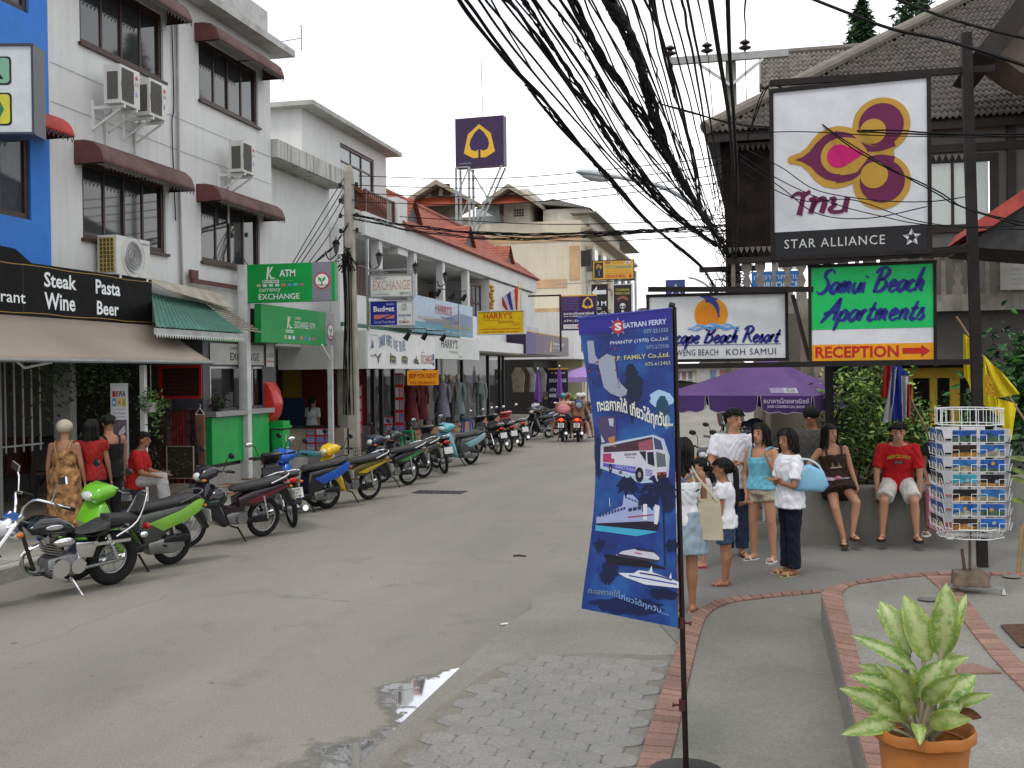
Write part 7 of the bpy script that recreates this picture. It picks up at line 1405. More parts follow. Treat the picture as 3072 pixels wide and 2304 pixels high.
# ---- seat wall and planting
wp=[(.30,13.95),(.8,14.05),(1.63,14.28),(2.5,14.85),(3.33,15.58),(4.6,17.0)];W3=smoothpts([(a,b,0)for a,b in wp],5)
sw=MB();rs=[]
for k,p_ in enumerate(W3):
    d=(W3[min(k+1,len(W3)-1)]-W3[max(k-1,0)]).normalized();nrm=V((-d.y,d.x,0));rs.append([p_+V((0,0,ZS-.02)),p_+nrm*.32+V((0,0,ZS-.02)),p_+nrm*.32+V((0,0,.84)),p_+nrm*.015+V((0,0,.84)),p_+V((0,0,.825))])
sw.rings(rs);o=sw.build('seat_wall',M((.18,.172,.155),.85,var=.15,scale=1.5,dirt=.5,bump=.2,streak=.4),None,30);tag(o,'low curved rendered wall that the girl and the boy sit on','wall')
def bush(r):
    t=r.random();c=[(1.05,15.6,1.1,.42,.45),(1.35,15.3,1.5,.36,.4),(1.75,15.5,1.2,.45,.4),(1.2,15.5,2.0,.36,.35),(1.55,15.8,2.1,.35,.3),(2.1,15.6,1.0,.45,.25),(1.95,15.9,1.5,.3,.3)][int(t*7)]
    return(c[0]-1.4+r.gauss(0,c[3]*.55),c[1]-15.5+r.gauss(0,.18),c[2]+r.gauss(0,c[4]*.6))
sb_=plant('leafy_shrub','tall yellow green leafy shrub growing behind the seat wall','shrub',(1.4,15.5,0),bush,5200,.085,[(.02,.055,.012),(.05,.13,.02),(.12,.24,.035),(.26,.38,.08)],21)
mb=MB();rd=random.Random(4)
for k in range(12):a=rd.uniform(0,6.28);mb.tube(smoothpts([(0.1*k-.5,0,.5),(.1*k-.5+.15*math.cos(a),.1*math.sin(a),1.1),(.1*k-.5+.35*math.cos(a),.1,1.9)]),[.012]*13,5)
mb.build('stem',mWood,sb_)
def bush2(r):return(r.gauss(0,.45),r.gauss(0,.3),1.5+r.gauss(0,.45))if r.random()<.6 else(r.uniform(-.2,.6),r.gauss(0,.3),2.0+r.gauss(0,.22))
sb_=plant('dark_shrub','darker green fern leaved shrub by the yellow flag at the right edge','shrub',(3.75,17.0,.3),bush2,3000,.14,[(.01,.035,.012),(.02,.08,.02),(.05,.17,.03)],22)
mb=MB();mb.tube([(0,0,-.2),(.1,0,1),(0,0,2)],[.05,.04,.02],7);mb.build('trunk',mWood,sb_)
plant('low_plant','low leafy plant between the flag stick and the postcard rack','shrub',(2.2,15.9,.9),lambda r:(r.gauss(0,.3),r.gauss(0,.2),r.gauss(0,.16)),700,.07,[(.02,.06,.015),(.07,.18,.03),(.16,.3,.06)],23)
sheet('planter_soil',[(.4,14.3),(1.7,14.6),(3.3,15.9),(4.6,17.3),(4,18.8),(.7,18)],.72,M((.05,.04,.03),.95,bump=.4),thick=.6)
bm_=thing('broad_leaf_plant','broad striped yellow green leaves poking in at the right edge above the seat wall','plant',(2.95,13.2,.14))
for a,b in(((3110,1440),(3000,1405)),((3110,1465),(3005,1435)),((3110,1530),(3020,1500)),((3120,1400),(3020,1375))):
    q0,q1=PY(*a,13.2),PY(*b,13.2);d=q1-q0;mb=MB();n=8
    for s in(-1,1):
        for k in range(n):
            f0,f1=k/n,(k+1)/n;w0,w1=.03*math.sin(PI*min(f0*.9+.1,1)),.03*math.sin(PI*min(f1*.9+.1,1));c0,c1=q0+d*f0+V((0,0,.04*math.sin(PI*f0))),q0+d*f1+V((0,0,.04*math.sin(PI*f1)))
            mb.quad(c0,c1,c1+V((0,s*.03,s*w1)),c0+V((0,s*.03,s*w0)))
    o=mb.build('leaf',M((.11,.15,.03),.45,var=.3,scale=12),bm_,60);o.location=(-2.95,-13.2,-.14)
# ---- flags
def flagpole(name,label,p0,p1,Y,r=.014):a,b=PY(*p0,Y),PY(*p1,Y);t=thing(name,label,'flag',a);mb=MB();mb.cyl((0,0,0),b-a,r);mb.build('stick',M((.22,.15,.09),.6),t);return t,a,b
t,a,b=flagpole('thai_flag','red white and blue striped flag hanging limp on a slanted stick',(2800,1330),(2672,1080),14.6)
def folded(name,t,a,quads,col,lay=0,n=10):
    mb=MB();P=[V(q)for q in quads]
    for i in range(n):
        for j in range(n):
            def f(u,v):q=P[0].lerp(P[1],u).lerp(P[3].lerp(P[2],u),v);return q+V((0,.03*math.sin(u*9+v*3+lay)+lay*.004,0))
            mb.quad(f(i/n,j/n),f((i+1)/n,j/n),f((i+1)/n,(j+1)/n),f(i/n,(j+1)/n))
    o=mb.build(name,M(col,.75,var=.12,scale=4),t,60);return o
def fq(pts,Y,a):return[PY(x,y,Y)-a for x,y in pts]
ZR=lambda pts:[(2400+x/3.292,1000+y/3.292)for x,y in pts]
for k,(c,pts)in enumerate([((.42,.02,.025),[(800,620),(860,640),(910,250),(840,250)]),((.45,.45,.48),[(820,890),(900,870),(960,320),(900,400)]),((.015,.03,.25),[(895,850),(1010,860),(1010,420),(905,300)]),((.45,.45,.5),[(1005,870),(1050,840),(1080,430),(1000,420)]),((.42,.02,.03),[(1040,840),(1085,830),(1105,500),(1060,500)]),((.02,.04,.3),[(905,300),(1000,430),(1075,400),(950,280)])]):folded('cloth',t,a,fq(ZR(pts),14.55,a),c,k)
t,a,b=flagpole('yellow_flag','yellow flag with a faint orange crest hanging folded on a dark diagonal stick',(3100,1300),(2868,950),14.2,.016)
yl=(.62,.50,.01)
for k,(c,pts)in enumerate([(yl,[(1620,400),(1700,590),(1700,60),(1612,0)]),(yl,[(1810,700),(1960,820),(1940,640),(1810,210)]),((.55,.43,.01),[(1940,640),(2170,600),(2060,450),(1815,215)]),(yl,[(1960,870),(2090,1055),(2150,700),(1950,640)])]):folded('cloth',t,a,fq(ZR(pts),14.15,a),c,k)
cr_=[PY(*ZR([(x,y)])[0],14.0)-a for x,y in((1830,600),(1935,630),(1900,480),(1860,400),(1825,420))];MB().poly(cr_).build('crest',M((.5,.25,.01),.7,var=.4,scale=40),t,0)
# ---- postcard rack on its stone foot
RX,RY=1.68,9.85;rk=thing('postcard_rack','white wire postcard rack full of blue beach cards on a stone weighted stand','rack',(RX,RY,TZ))
wireM=M((.62,.64,.64),.35,var=.03)
mb=MB();mb.cyl((0,0,.1),(0,0,1.35),.012);mb.cyl((-.03,.02,0.1),(-.06,.02,.35),.014);mb.build('pole',M((.10,.06,.05),.5),rk)
zt=PY(2930,1225,RY).z-TZ;zbm=PY(2930,1605,RY).z-TZ;W2=.275
mb=MB()
for z,s in((zt,1.0),(zt-.13,1.0),(zbm+.08,1.05),(zbm,.98)):
    P=[(W2*s*math.cos(k*PI/4+PI/8),.30*s*math.sin(k*PI/4+PI/8),z)for k in range(8)];mb.tube(P,.0045,5,closed=True)
for k in range(26):an=k*2*PI/26;c=(W2*.97*math.cos(an),.25*math.sin(an));mb.bar((c[0],c[1],zt),(c[0],c[1],zt-.13),.0045)
for k in range(18):an=k*2*PI/18;c=(W2*math.cos(an),.25*math.sin(an));mb.bar((c[0],c[1],zbm+.08),(c[0]*.9,c[1]*.9,zbm),.0045);mb.bar((0,0,zbm),(c[0]*.9,c[1]*.9,zbm),.004)
mb.build('wire_basket',wireM,rk,60,kind='stuff')
rr=random.Random(11);cz0=zt-.16;rows=7;rh=(cz0-zbm-.06)/rows
cols4=[((.03,.02,.015),(.35,.16,.03)),((.02,.12,.4),(.3,.3,.25)),((.02,.1,.3),(.28,.26,.2)),((.015,.06,.22),(.1,.12,.12)),((.04,.3,.42),(.3,.25,.2)),((.03,.15,.4),(.35,.3,.2)),((.015,.015,.02),(.4,.2,.05)),((.02,.09,.35),(.06,.12,.08))]
for face in range(4):
    an=-PI/2+face*PI/2+.10;ctr=V((.215*math.cos(an),.215*math.sin(an),0));tdir=V((-math.sin(an),math.cos(an),0));nrm=V((math.cos(an),math.sin(an),0));u=tdir
    wf2=.145
    for r_ in range(rows):
        for q in(-.46,.46):
            z=cz0-(r_+1)*rh;c0=ctr+u*(q*.235)-u*(.097)+nrm*(.035)+V((0,0,z+.012));pn=Panel(c0,u,V((0,0,1))+nrm*.18,.195,rh*.86,rk);ca,cb=rr.choice(cols4);pn.step=.002
            bk=MB();bk.prism([pn.P(0,0,0),pn.P(1,0,0),pn.P(1,1,0),pn.P(0,1,0)],nrm*-.006);bk.build('postcard',M((.5,.5,.52),.6),rk,0)
            pn.rect(.02,.02,.98,.98,ca,1,'picture',var=.3,scale=14);pn.poly([(.02,.02),(.98,.02),(.98,rr.uniform(.2,.5)),(.5,rr.uniform(.25,.6)),(.02,rr.uniform(.15,.45))],cb,2,'picture',var=.35,scale=22)
            if rr.random()<.5:pn.disc(rr.uniform(.3,.7),rr.uniform(.4,.7),.016,rr.choice([(.5,.25,.05),(.3,.35,.4),(.02,.04,.03)]),3,'picture',n=9)
            wr=MB();a_,b_=c0+nrm*.012-u*.004,c0+nrm*.012+u*.199;h2_=rh*.5;k1=c0+nrm*.03+V((0,0,h2_))
            wr.tube([a_+V((0,0,0)),k1-u*.004,k1+u*.05,k1+u*.05-V((0,0,h2_))],.0028,4);wr.tube([b_,k1+u*.199,k1+u*.145,k1+u*.145-V((0,0,h2_))],.0028,4);wr.bar(a_,b_,.0045);wr.build('wire_holder',wireM,rk,60,kind='stuff')
    mb=MB();mb.bar(ctr+V((0,0,zbm)),ctr+V((0,0,zt)),.02,.006);mb.build('card_column',M((.55,.56,.6),.5),rk,0)
mb=MB();mb.pillow([(-.14,0),(.13,.0),(.15,.1),(.1,.13),(-.13,.12)],.11,.02);mb.xf(Matrix.Translation((0,0,.05)));st_=mb.build('stone_foot',M((.20,.15,.11),.9,var=.25,scale=8,bump=.5),rk)
for s,y in((-1,-.12),(1,-.1),(0,.2)):mb=MB();mb.bar((0,0,.07),(s*.24,y,.05),.022);mb.cyl((s*.24,y,.05),(s*.24,y,.0),.008,.022,n=8);mb.build('leg',mSteel,rk)
q=G(3055,1720,TZ);mb=MB();mb.tube([(q.x,q.y,TZ),(q.x+.04,q.y,TZ+.42),(q.x+.1,q.y,TZ+.5),(q.x+.4,q.y,TZ+.52)],.022,8);tag(mb.build('bamboo_rail',M((.30,.20,.10),.5,var=.2)),'bent bamboo rail end at the right edge of the terrace','rail')
# ---- potted plant
PP=V((.575,4.35,TZ));pt=thing('potted_plant','variegated pale green leafy plant in a terracotta coloured plastic pot in the foreground','potted plant',PP)
mb=MB();mb.lathe((0,0,0),[(r*.87,z)for r,z in((.13,0),(.135,.02),(.186,.47),(.183,.48),(.212,.50),(.214,.53),(.207,.54),(.20,.535),(.192,.50),(.172,.40))],40);mb.v=[v+V((0,0,.003*math.sin(9*math.atan2(v.y,v.x))))if v.z>.49 else v for v in mb.v];mb.build('pot',M((.36,.125,.024),.5,var=.12,scale=5,dirt=.3),pt,40)
mb=MB();mb.lathe((0,0,.42),[(.155,0),(.001,.01)],24);mb.build('soil',M((.05,.03,.02),.95,bump=.6),pt)
def leaf_mat():
    m=bpy.data.materials.new('variegated_leaf');m.use_nodes=True;t=m.node_tree;b=t.nodes['Principled BSDF'];N=t.nodes.new;L=t.links.new;b.inputs['Roughness'].default_value=.42
    at=N('ShaderNodeAttribute');at.attribute_name='edge';tc=N('ShaderNodeTexCoord');n=N('ShaderNodeTexNoise');n.inputs['Scale'].default_value=38;n.inputs['Detail'].default_value=5;n.inputs['Roughness'].default_value=.75;L(tc.outputs['Object'],n.inputs[0])
    m1=N('ShaderNodeMath');m1.operation='MULTIPLY_ADD';L(n.outputs['Fac'],m1.inputs[0]);m1.inputs[1].default_value=2.2;m1.inputs[2].default_value=-1.1;m2=N('ShaderNodeMath');m2.operation='ADD';L(at.outputs['Fac'],m2.inputs[0]);L(m1.outputs[0],m2.inputs[1])
    r=N('ShaderNodeValToRGB');e=r.color_ramp.elements;e[0].position=.12;e[0].color=(.36,.41,.19,1);e[1].position=.98;e[1].color=(.27,.34,.06,1);q=e.new(.45);q.color=(.17,.27,.07,1);q=e.new(.68);q.color=(.07,.17,.02,1);L(m2.outputs[0],r.inputs[0])
    oi=N('ShaderNodeObjectInfo');mr=N('ShaderNodeMapRange');mr.inputs[3].default_value=.0;mr.inputs[4].default_value=.55;L(oi.outputs['Random'],mr.inputs[0]);mx=N('ShaderNodeMix');mx.data_type='RGBA';L(mr.outputs[0],mx.inputs[0]);L(r.outputs[0],mx.inputs[6]);mx.inputs[7].default_value=(.26,.29,.07,1);L(mx.outputs[2],b.inputs['Base Color'])
    return m
lm_=leaf_mat();brl=M((.16,.06,.03),.7,var=.3,scale=20)
ZP=lambda x,y,dy:PY(2300+x/2.746,1700+y/2.746,4.35+dy)-PP
leaves=[((1330,780),(1130,230),230,.0),((1440,750),(1480,130),235,.03),((1180,720),(930,280),200,.05),((1480,640),(1645,225),110,.1),((1240,860),(690,565),120,-.02),((1440,830),(1670,745),95,.05),((1180,760),(900,340),130,.09),
 ((1210,1130),(965,810),180,-.06),((1240,1070),(1445,770),200,-.06),((1290,1120),(1595,890),165,-.1),((1420,1120),(1725,895),210,.02),((1560,1140),(1865,1050),95,.0),((1120,980),(750,808),120,.04),((1120,1030),(680,895),145,.02),((1120,1200),(785,1010),180,-.04),((1060,1190),(595,1000),150,-.02),((1160,1260),(690,1110),140,-.06),((1060,1290),(610,1385),150,-.08),((1190,1260),(1110,1060),120,-.1),((1340,1290),(1695,1255),160,-.12),((1400,1220),(1610,1160),130,-.04),((1560,1200),(1775,1245),95,.04),((1235,1295),(1262,1472),115,-.22),((1300,1100),(1180,830),140,.02),((1180,1150),(890,790),110,.0),((1330,1050),(1560,700),140,.06),((1250,1200),(1380,980),120,.06),((1100,1240),(760,1160),110,.0)]
def leaf(base,tip,wd,droop,m,parent):
    d=tip-base;L_=d.length;up2=V((0,0,1));side=d.cross(V((0,-1,.25))).normalized();nr=side.cross(d).normalized()
    if nr.y>0:nr=-nr
    n=12;mb=MB();att=[];mid=[]
    for k in range(n+1):
        f=k/n;c=base+d*f+nr*(math.sin(PI*f)*droop*L_)+up2*(math.sin(PI*f)*droop*.5*L_);w_=wd*.5*(math.sin(PI*min(f**.8*.97+.03,1))**.75)*(1 if f<.999 else 0);mid.append(c)
        fold=.18*w_;wvy=.13*w_*math.sin(f*11+wd*90)
        for j,q in enumerate((-1,-.5,0,.5,1)):mb.v.append(c+side*(w_*q)+nr*(fold*(abs(q))+wvy*q));att.append(abs(q)*.9)
    for k in range(n):
        for j in range(4):mb.f.append((k*5+j,k*5+j+1,(k+1)*5+j+1,(k+1)*5+j))
    o=mb.build('leaf',m,parent,80);a=o.data.attributes.new('edge','FLOAT','POINT')
    for k,v in enumerate(att):a.data[k].value=v
    o.data.update();return o
for k,(b0,t0_,w_,dy)in enumerate(leaves):
    base,tip=ZP(*b0,dy*.4),ZP(*t0_,dy*1.2+(-.05 if k%2 else.03));leaf(base,tip,w_/2157,.10,brl if k==21 else lm_,pt)
    mb=MB();mb.tube(smoothpts([V((random.uniform(-.04,.04),random.uniform(-.03,.03),.44)),base.lerp(V((0,0,.44)),.45),base+(tip-base)*.25]),[.009]*12+[.003],6);mb.build('leaf_stalk',M((.30,.27,.17),.5,var=.2),pt)
for k,(i,j)in enumerate(((2,0),(15,1),(17,2))):pass
# ================================================================== motorbikes
def wheel(root,x,R,tr,kind='spoke',y=0.):
    mb=MB();mb.torus((x,y,R),(0,1,0),R-tr,tr,30,8);w=mb.build('wheel',mRub,root,60)
    mb=MB();mb.torus((x,y,R),(0,1,0),R-tr*2-.005,.012,28,6);mb.build('rim',mSteel,w,60)
    mb=MB();mb.cyl((x,y-.06,R),(x,y+.06,R),.045,n=12);mb.cyl((x,y-.03,R),(x,y+.03,R),.065,n=12);mb.build('hub',mSteel,w)
    mb=MB()
    if kind=='spoke':
        for k in range(16):a=k*PI/8+.1;mb.bar((x+.04*math.cos(a+.5),y+(.03 if k%2 else-.03),R+.04*math.sin(a+.5)),(x+(R-tr*2)*math.cos(a),y,R+(R-tr*2)*math.sin(a)),.005)
    else:
        for k in range(5):a=k*2*PI/5;mb.bar((x,y,R),(x+(R-tr*2)*math.cos(a),y,R+(R-tr*2)*math.sin(a)),.03)
    mb.build('spokes',mSteel,w,0,kind='stuff')
def pil(root,name,prof,w,b,m,y0=0.,narrow=None):
    mb=MB();mb.pillow(prof,w,b,y0)
    if narrow:mb.v=[V((v.x,v.y*narrow(v.x,v.z),v.z))for v in mb.v]
    return mb.build(name,m,root,50)
blkP=M((.014,.014,.016),.4,var=.1,spec=.3);seatM=M((.028,.027,.028),.5,var=.12,scale=12,spec=.3);engM=M((.26,.26,.26),.4,.7,var=.15);lensM=M((.55,.56,.56),.08,var=.1,coat=.6)
redL=M((.42,.006,.004),.2,var=0,coat=.4);ambM=M((.5,.14,.01),.3,var=0)
BG='motorbikes parked along the left kerb'
def bike(label,pos,deg,c1,c2=None,kind='cub',basket=False,group=BG,lean=-6,plate=True,mirrors=True,glow=False,box=None,plate_text=None,accent=None):
    r=thing('scooter' if kind=='mio' else 'motorbike',label,'scooter' if kind=='mio' else 'motorbike',(pos.x,pos.y,0),math.radians(deg),group);r.rotation_mode='XYZ';r.rotation_euler=(math.radians(lean),0,math.radians(deg))
    c2=c2 or c1;m1=M(c1,.28,var=.06,coat=.5,spec=.4);m2=M(c2,.28,var=.06,coat=.5,spec=.4);R=.285 if kind=='cub' else.27;wb_=1.24
    wheel(r,0,R,.038 if kind=='cub' else.045);wheel(r,wb_,R,.036)
    hx,hz=wb_-.26,.86
    for s in(-1,1):mb=MB();mb.tube([(wb_,s*.07,R),(hx+.06,s*.065,hz-.12)],[.022,.026],8);mb.build('fork',blkP if kind=='mio' else engM,r)
    pil(r,'front_fender',[(wb_+.30*math.cos(t)*1.04,R+.32*math.sin(t))for t in[.15+.19*k for k in range(13)]]+[(wb_+.285*math.cos(t),R+.295*math.sin(t))for t in[.15+.19*k for k in reversed(range(13))]],.06,.01,m1)
    pil(r,'leg_shield',[(hx+.10,hz+.02),(hx+.03,hz+.05),(hx-.16,.50),(hx-.26,.27),(hx-.20,.25),(hx+.02,.42),(hx+(.13 if kind=='cub' else.19),.66)],.21 if kind=='cub' else.25,.05,m1,narrow=lambda x,z:1.-(.45 if kind=='cub' else.25)*max(0,(z-.6)/.3))
    pil(r,'inner_shield',[(hx+.02,hz),(hx-.02,hz),(hx-.21,.48),(hx-.30,.27),(hx-.25,.26)],.17,.02,blkP)
    pil(r,'head_cowl',[(hx+.19,hz+.10),(hx+.12,hz+.20),(hx-.03,hz+.24),(hx-.12,hz+.20),(hx-.06,hz+.10),(hx+.12,hz+.02)],.17 if kind=='cub' else.22,.06,m1,narrow=lambda x,z:1-.35*max(0,(x-hx)/.2))
    mb=MB();mb.ell((hx+.15,0,hz+.10),.055,.085 if kind=='cub' else.13,.055,rot=Matrix.Rotation(.4,3,'Y'));mb.build('headlight',lensM,r)
    for s in(-1,1):mb=MB();mb.ell((hx+.12,s*.11,hz+.06),.04,.035,.025);mb.build('indicator',ambM if kind=='cub' else lensM,r)
    mb=MB();mb.tube(smoothpts([(hx-.14,-.36,hz+.19),(hx-.08,-.2,hz+.18),(hx-.05,0,hz+.17),(hx-.08,.2,hz+.18),(hx-.14,.36,hz+.19)],4),.013,7);mb.build('handlebar',blkP,r)
    for s in(-1,1):
        mb=MB();mb.cyl((hx-.14,s*.26,hz+.19),(hx-.165,s*.37,hz+.19),.019);mb.build('grip',mRub,r);mb=MB();mb.tube([(hx-.08,s*.23,hz+.18),(hx-.07,s*.36,hz+.175)],.007,5);mb.build('lever',mSteel,r)
        if mirrors:mb=MB();mb.tube([(hx-.10,s*.21,hz+.19),(hx-.13,s*.25,hz+.36),(hx-.13,s*.31,hz+.40)],.006,5);mb.ell((hx-.13,s*.34,hz+.41),.018,.065,.042);mb.build('mirror',blkP,r);mb=MB();mb.ell((hx-.147,s*.34,hz+.41),.004,.056,.035);mb.build('mirror_glass',mChrome,r)
    if kind=='cub':
        pil(r,'underbone',[(hx-.1,.62),(hx-.18,.40),(.55,.36),(.36,.44),(.36,.58),(.60,.50),(hx-.16,.58)],.06,.02,m2)
        pil(r,'side_panel',[(.52,.62),(.50,.50),(.22,.47),(-.02,.56),(-.34,.70),(-.38,.78),(-.1,.76),(.3,.70)],.115,.04,m2)
        if accent:pil(r,'side_stripe',[(.40,.55),(.2,.53),(-.3,.715),(-.32,.74),(.1,.64)],.118,.003,M(accent,.3,coat=.5))
        pil(r,'engine',[(.72,.38),(.70,.26),(.45,.24),(.32,.30),(.34,.42),(.6,.42)],.09,.03,engM);mb=MB();mb.cyl((.66,0,.33),(.82,0,.37),.055,.05);mb.cyl((.45,-.13,.33),(.45,.13,.33),.085);mb.build('cylinder',engM,r)
        pil(r,'chain_cover',[(.42,.33),(.42,.25),(0,.24),(-.06,.29),(0,.34)],.012,.004,blkP,.09)
    else:
        pil(r,'floorboard',[(hx-.2,.30),(hx-.25,.24),(.48,.24),(.45,.33),(.6,.33)],.15,.03,blkP)
        pil(r,'side_panel',[(.52,.68),(.55,.30),(.3,.26),(.12,.50),(-.28,.66),(-.36,.80),(-.1,.77),(.3,.72)],.14,.05,m2)
        if accent:pil(r,'side_stripe',[(.42,.58),(.22,.47),(-.1,.56),(-.30,.67),(-.35,.79),(-.27,.81),(.0,.69)],.144,.003,M(accent,.3,coat=.5))
        pil(r,'engine',[(.42,.34),(.40,.20),(.05,.18),(-.1,.25),(-.05,.34),(.2,.38)],.08,.03,engM,.08);pil(r,'air_box',[(.2,.40),(.22,.33),(-.1,.31),(-.13,.40)],.05,.02,blkP,.13)
    pil(r,'seat',[(.60,.74),(.56,.70),(.2,.71),(-.30,.79),(-.33,.84),(-.2,.87),(.1,.825),(.38,.80),(.54,.79)],.125,.045,seatM,narrow=lambda x,z:.72+.28*min(1,max(0,(.5-x)/.3)))
    mb=MB();mb.tube(smoothpts([(.0,-.14,.79),(-.26,-.13,.87),(-.36,-.07,.90),(-.38,0,.905),(-.36,.07,.90),(-.26,.13,.87),(.0,.14,.79)],4),.012,7);mb.build('grab_rail',m2 if kind=='mio' else mChrome,r)
    pil(r,'rear_fender',[(-.30,.72),(-.36,.70),(-.50,.42),(-.47,.40),(-.30,.60),(-.1,.64)],.07,.02,blkP)
    mb=MB();mb.ell((-.385,0,.755),.035,.075,.042);mb.build('tail_light',M((1,.03,.01),.3,var=0,emit=6)if glow else redL,r)
    for s in(-1,1):mb=MB();mb.ell((-.37,s*.12,.72),.025,.03,.022);mb.build('rear_indicator',ambM,r)
    if plate:
        pn=Panel((-.50,.10,.50),(0,-1,0),(.16,0,1),.20,.15,r);mb=MB();mb.prism([pn.P(0,0,0),pn.P(1,0,0),pn.P(1,1,0),pn.P(0,1,0)],(.006,0,0));mb.build('number_plate',M((.6,.6,.58),.5,var=.03),r,0)
        if plate_text:pn.step=.003;[pn.text(t,.2 if i else.18,.8,b,b+.24,(.02,.02,.02),1,bold=.02)for i,(t,b)in enumerate(zip(plate_text,(.68,.38,.08)))]
    for s in(-1,1):mb=MB();mb.tube([(0,s*.10,R),(.10,s*.11,.62)],.02,8);mb.torus((.03,s*.103,R+.1),(.3,0,1),.026,.006,12,5);mb.torus((.06,s*.105,R+.2),(.3,0,1),.026,.006,12,5);mb.build('shock_absorber',mChrome,r)
    mb=MB();mb.tube([(.66,-.11,.27),(.4,-.13,.22),(.2,-.14,.24),(-.32,-.15,.31)],[.02,.02,.042,.046],10);mb.build('exhaust',mChrome,r)
    for x,s,z in((.62,1,.24),(.62,-1,.24),(.22,1,.30),(.22,-1,.30)):mb=MB();mb.cyl((x,s*.08,z),(x,s*.22,z),.012);mb.build('footpeg',mRub,r)
    mb=MB();mb.bar((.52,.10,.22),(.44,.24,.0),.02);mb.build('side_stand',blkP,r)
    if basket:
        mb=MB();bx_=wb_+.04
        for k in range(7):f=-.15+.05*k;mb.bar((bx_+.12,f,.62),(bx_+.14,f*1.1,.84),.005);mb.bar((bx_-.08,f,.62),(bx_-.1,f*1.1,.84),.005);mb.bar((bx_-.08,f,.62),(bx_+.12,f,.62),.005)
        for z in(.62,.7,.77,.84):mb.bar((bx_-.09,-.17,z),(bx_+.13,-.17,z),.006);mb.bar((bx_-.09,.17,z),(bx_+.13,.17,z),.006);mb.bar((bx_-.09,-.17,z),(bx_-.09,.17,z),.006);mb.bar((bx_+.13,-.17,z),(bx_+.13,.17,z),.006)
        mb.build('basket',blkP,r,0,kind='stuff')
    return r
bl_=(.012,.012,.014)
bike('lime green and white scooter with clear front lamp behind the black chopper',G(512,1693),244,(.14,.42,.02),(.05,.055,.05),'mio',accent=(.22,.48,.06))
dream=bike('black old style motorbike with dark red side stripe and a black helmet at the front',G(787,1609),243,(.014,.012,.018),(.022,.008,.014),'cub',accent=(.16,.01,.03))
bike('black motorbike seen from behind with white number plate 518',G(879,1582),128,bl_,(.25,.25,.27),'cub',plate_text=('ขทต','สุราษฎร์ธานี','518'))
bike('bright blue scooter with black seat, facing left',G(981,1526),243,(.01,.10,.50),(.012,.014,.02),'mio',accent=(.015,.10,.50))
bike('yellow motorbike with yellow leg shield and black flame side panels',G(1106,1499),243,(.68,.44,.005),(.10,.075,.01),'cub',accent=(.66,.42,.01))
bike('dark blue motorbike with green striped side, white lamp and front basket',G(1224,1455),243,(.012,.02,.05),(.012,.016,.02),'cub',True,accent=(.03,.28,.06))
bike('dark motorbike with grey seat parked right behind the green striped one',G(1269,1434),243,bl_,(.03,.03,.035),'cub')
bike('black motorbike seen from behind, next to the turquoise scooter',G(1334,1421),125,bl_,bl_,'cub')
bike('turquoise and silver scooter with basket, facing left',G(1412,1393),243,(.10,.38,.44),(.06,.07,.075),'mio',True,accent=(.25,.48,.52))
bike('small dark motorbike with red tail lamp, left one of three seen from behind',G(1495,1364),130,bl_,bl_,'cub')
bike('black motorbike with shiny seat, middle one of three seen from behind',G(1528,1356),128,bl_,(.02,.04,.08),'cub')
bike('white and dark red scooter, right one of three seen from behind',G(1563,1341),126,(.45,.05,.05),(.55,.52,.50),'mio')
bike('black motorbike with chrome headlamp facing the camera by the closed umbrellas',G(1645,1314),246,bl_,bl_,'cub');bike('dark motorbike with green side stripe beside the bank steps',G(1668,1306),240,bl_,bl_,'cub',accent=(.02,.2,.12))
bike('white and blue motorbike further on behind the riders',G(1660,1288),230,(.5,.52,.55),(.05,.15,.4),'cub')
def helmet(parent,c,r_,col,nm='helmet',visor=True):
    mb=MB();mb.ell(c,r_*1.1,r_,r_);o=mb.build(nm,M(col,.18,var=.05,coat=.6),parent)
    if visor:mb=MB();mb.ell(V(c)+V((r_*.35,0,-r_*.05)),r_*.85,r_*.93,r_*.5);mb.build('visor',M((.03,.05,.05),.1,coat=.5),o if parent else None)
    return o
h_=thing('helmet','dark shiny helmet hanging on the front of the old style motorbike','helmet');dm=Matrix.Translation(dream.location)@dream.rotation_euler.to_matrix().to_4x4();h_.location=dm@V((.98,.24,.70));h_.rotation_euler=(0,.5,math.radians(243));helmet(h_,(0,0,0),.135,(.012,.012,.014),'shell')
CG='black motorbikes parked behind the man in white'
for k,(px,py,d)in enumerate(((2165,1560,250),(2235,1560,248),(2300,1540,255),(2195,1500,250))):
    q=G(px,py,0);o=bike(['black motorbike parked nearest behind the man in white, mirrors showing beside his shoulder','black motorbike under the parasol, between the man and the woman in blue','black motorbike mostly hidden behind the woman in the blue top','dark motorbike at the back under the parasol'][k],V((q.x,q.y+1.6,0)),d,bl_,(.02,.022,.025),'cub',group=CG);o.location.z=.0
for k,(px,py,Y,c)in enumerate(((2240,1295,15.3,(.02,.025,.03)),(2265,1285,15.9,(.03,.05,.06)))):q=PY(px,py,Y);hh=thing('helmet',['black shiny helmet resting on a motorbike behind the man in white','dark blue grey helmet behind the black one under the parasol'][k],'helmet',q);helmet(hh,(0,0,0),.15,c,'shell');hh.rotation_euler=(0,0,3.6)
for k,(px,py)in enumerate(((2184,1298),(2187,1268),(2190,1245),(2192,1226))):q=G(px,py);bike(['dark red motorbike, nearest of the far row along the right kerb','red motorbike, second of the far row along the right kerb','white motorbike, third of the far row along the right kerb','black motorbike, farthest of the row along the right kerb'][k],q,100+k*3,[(.2,.02,.02),(.35,.03,.02),(.5,.5,.5),bl_][k],None,'cub',group='motorbikes along the far right kerb')
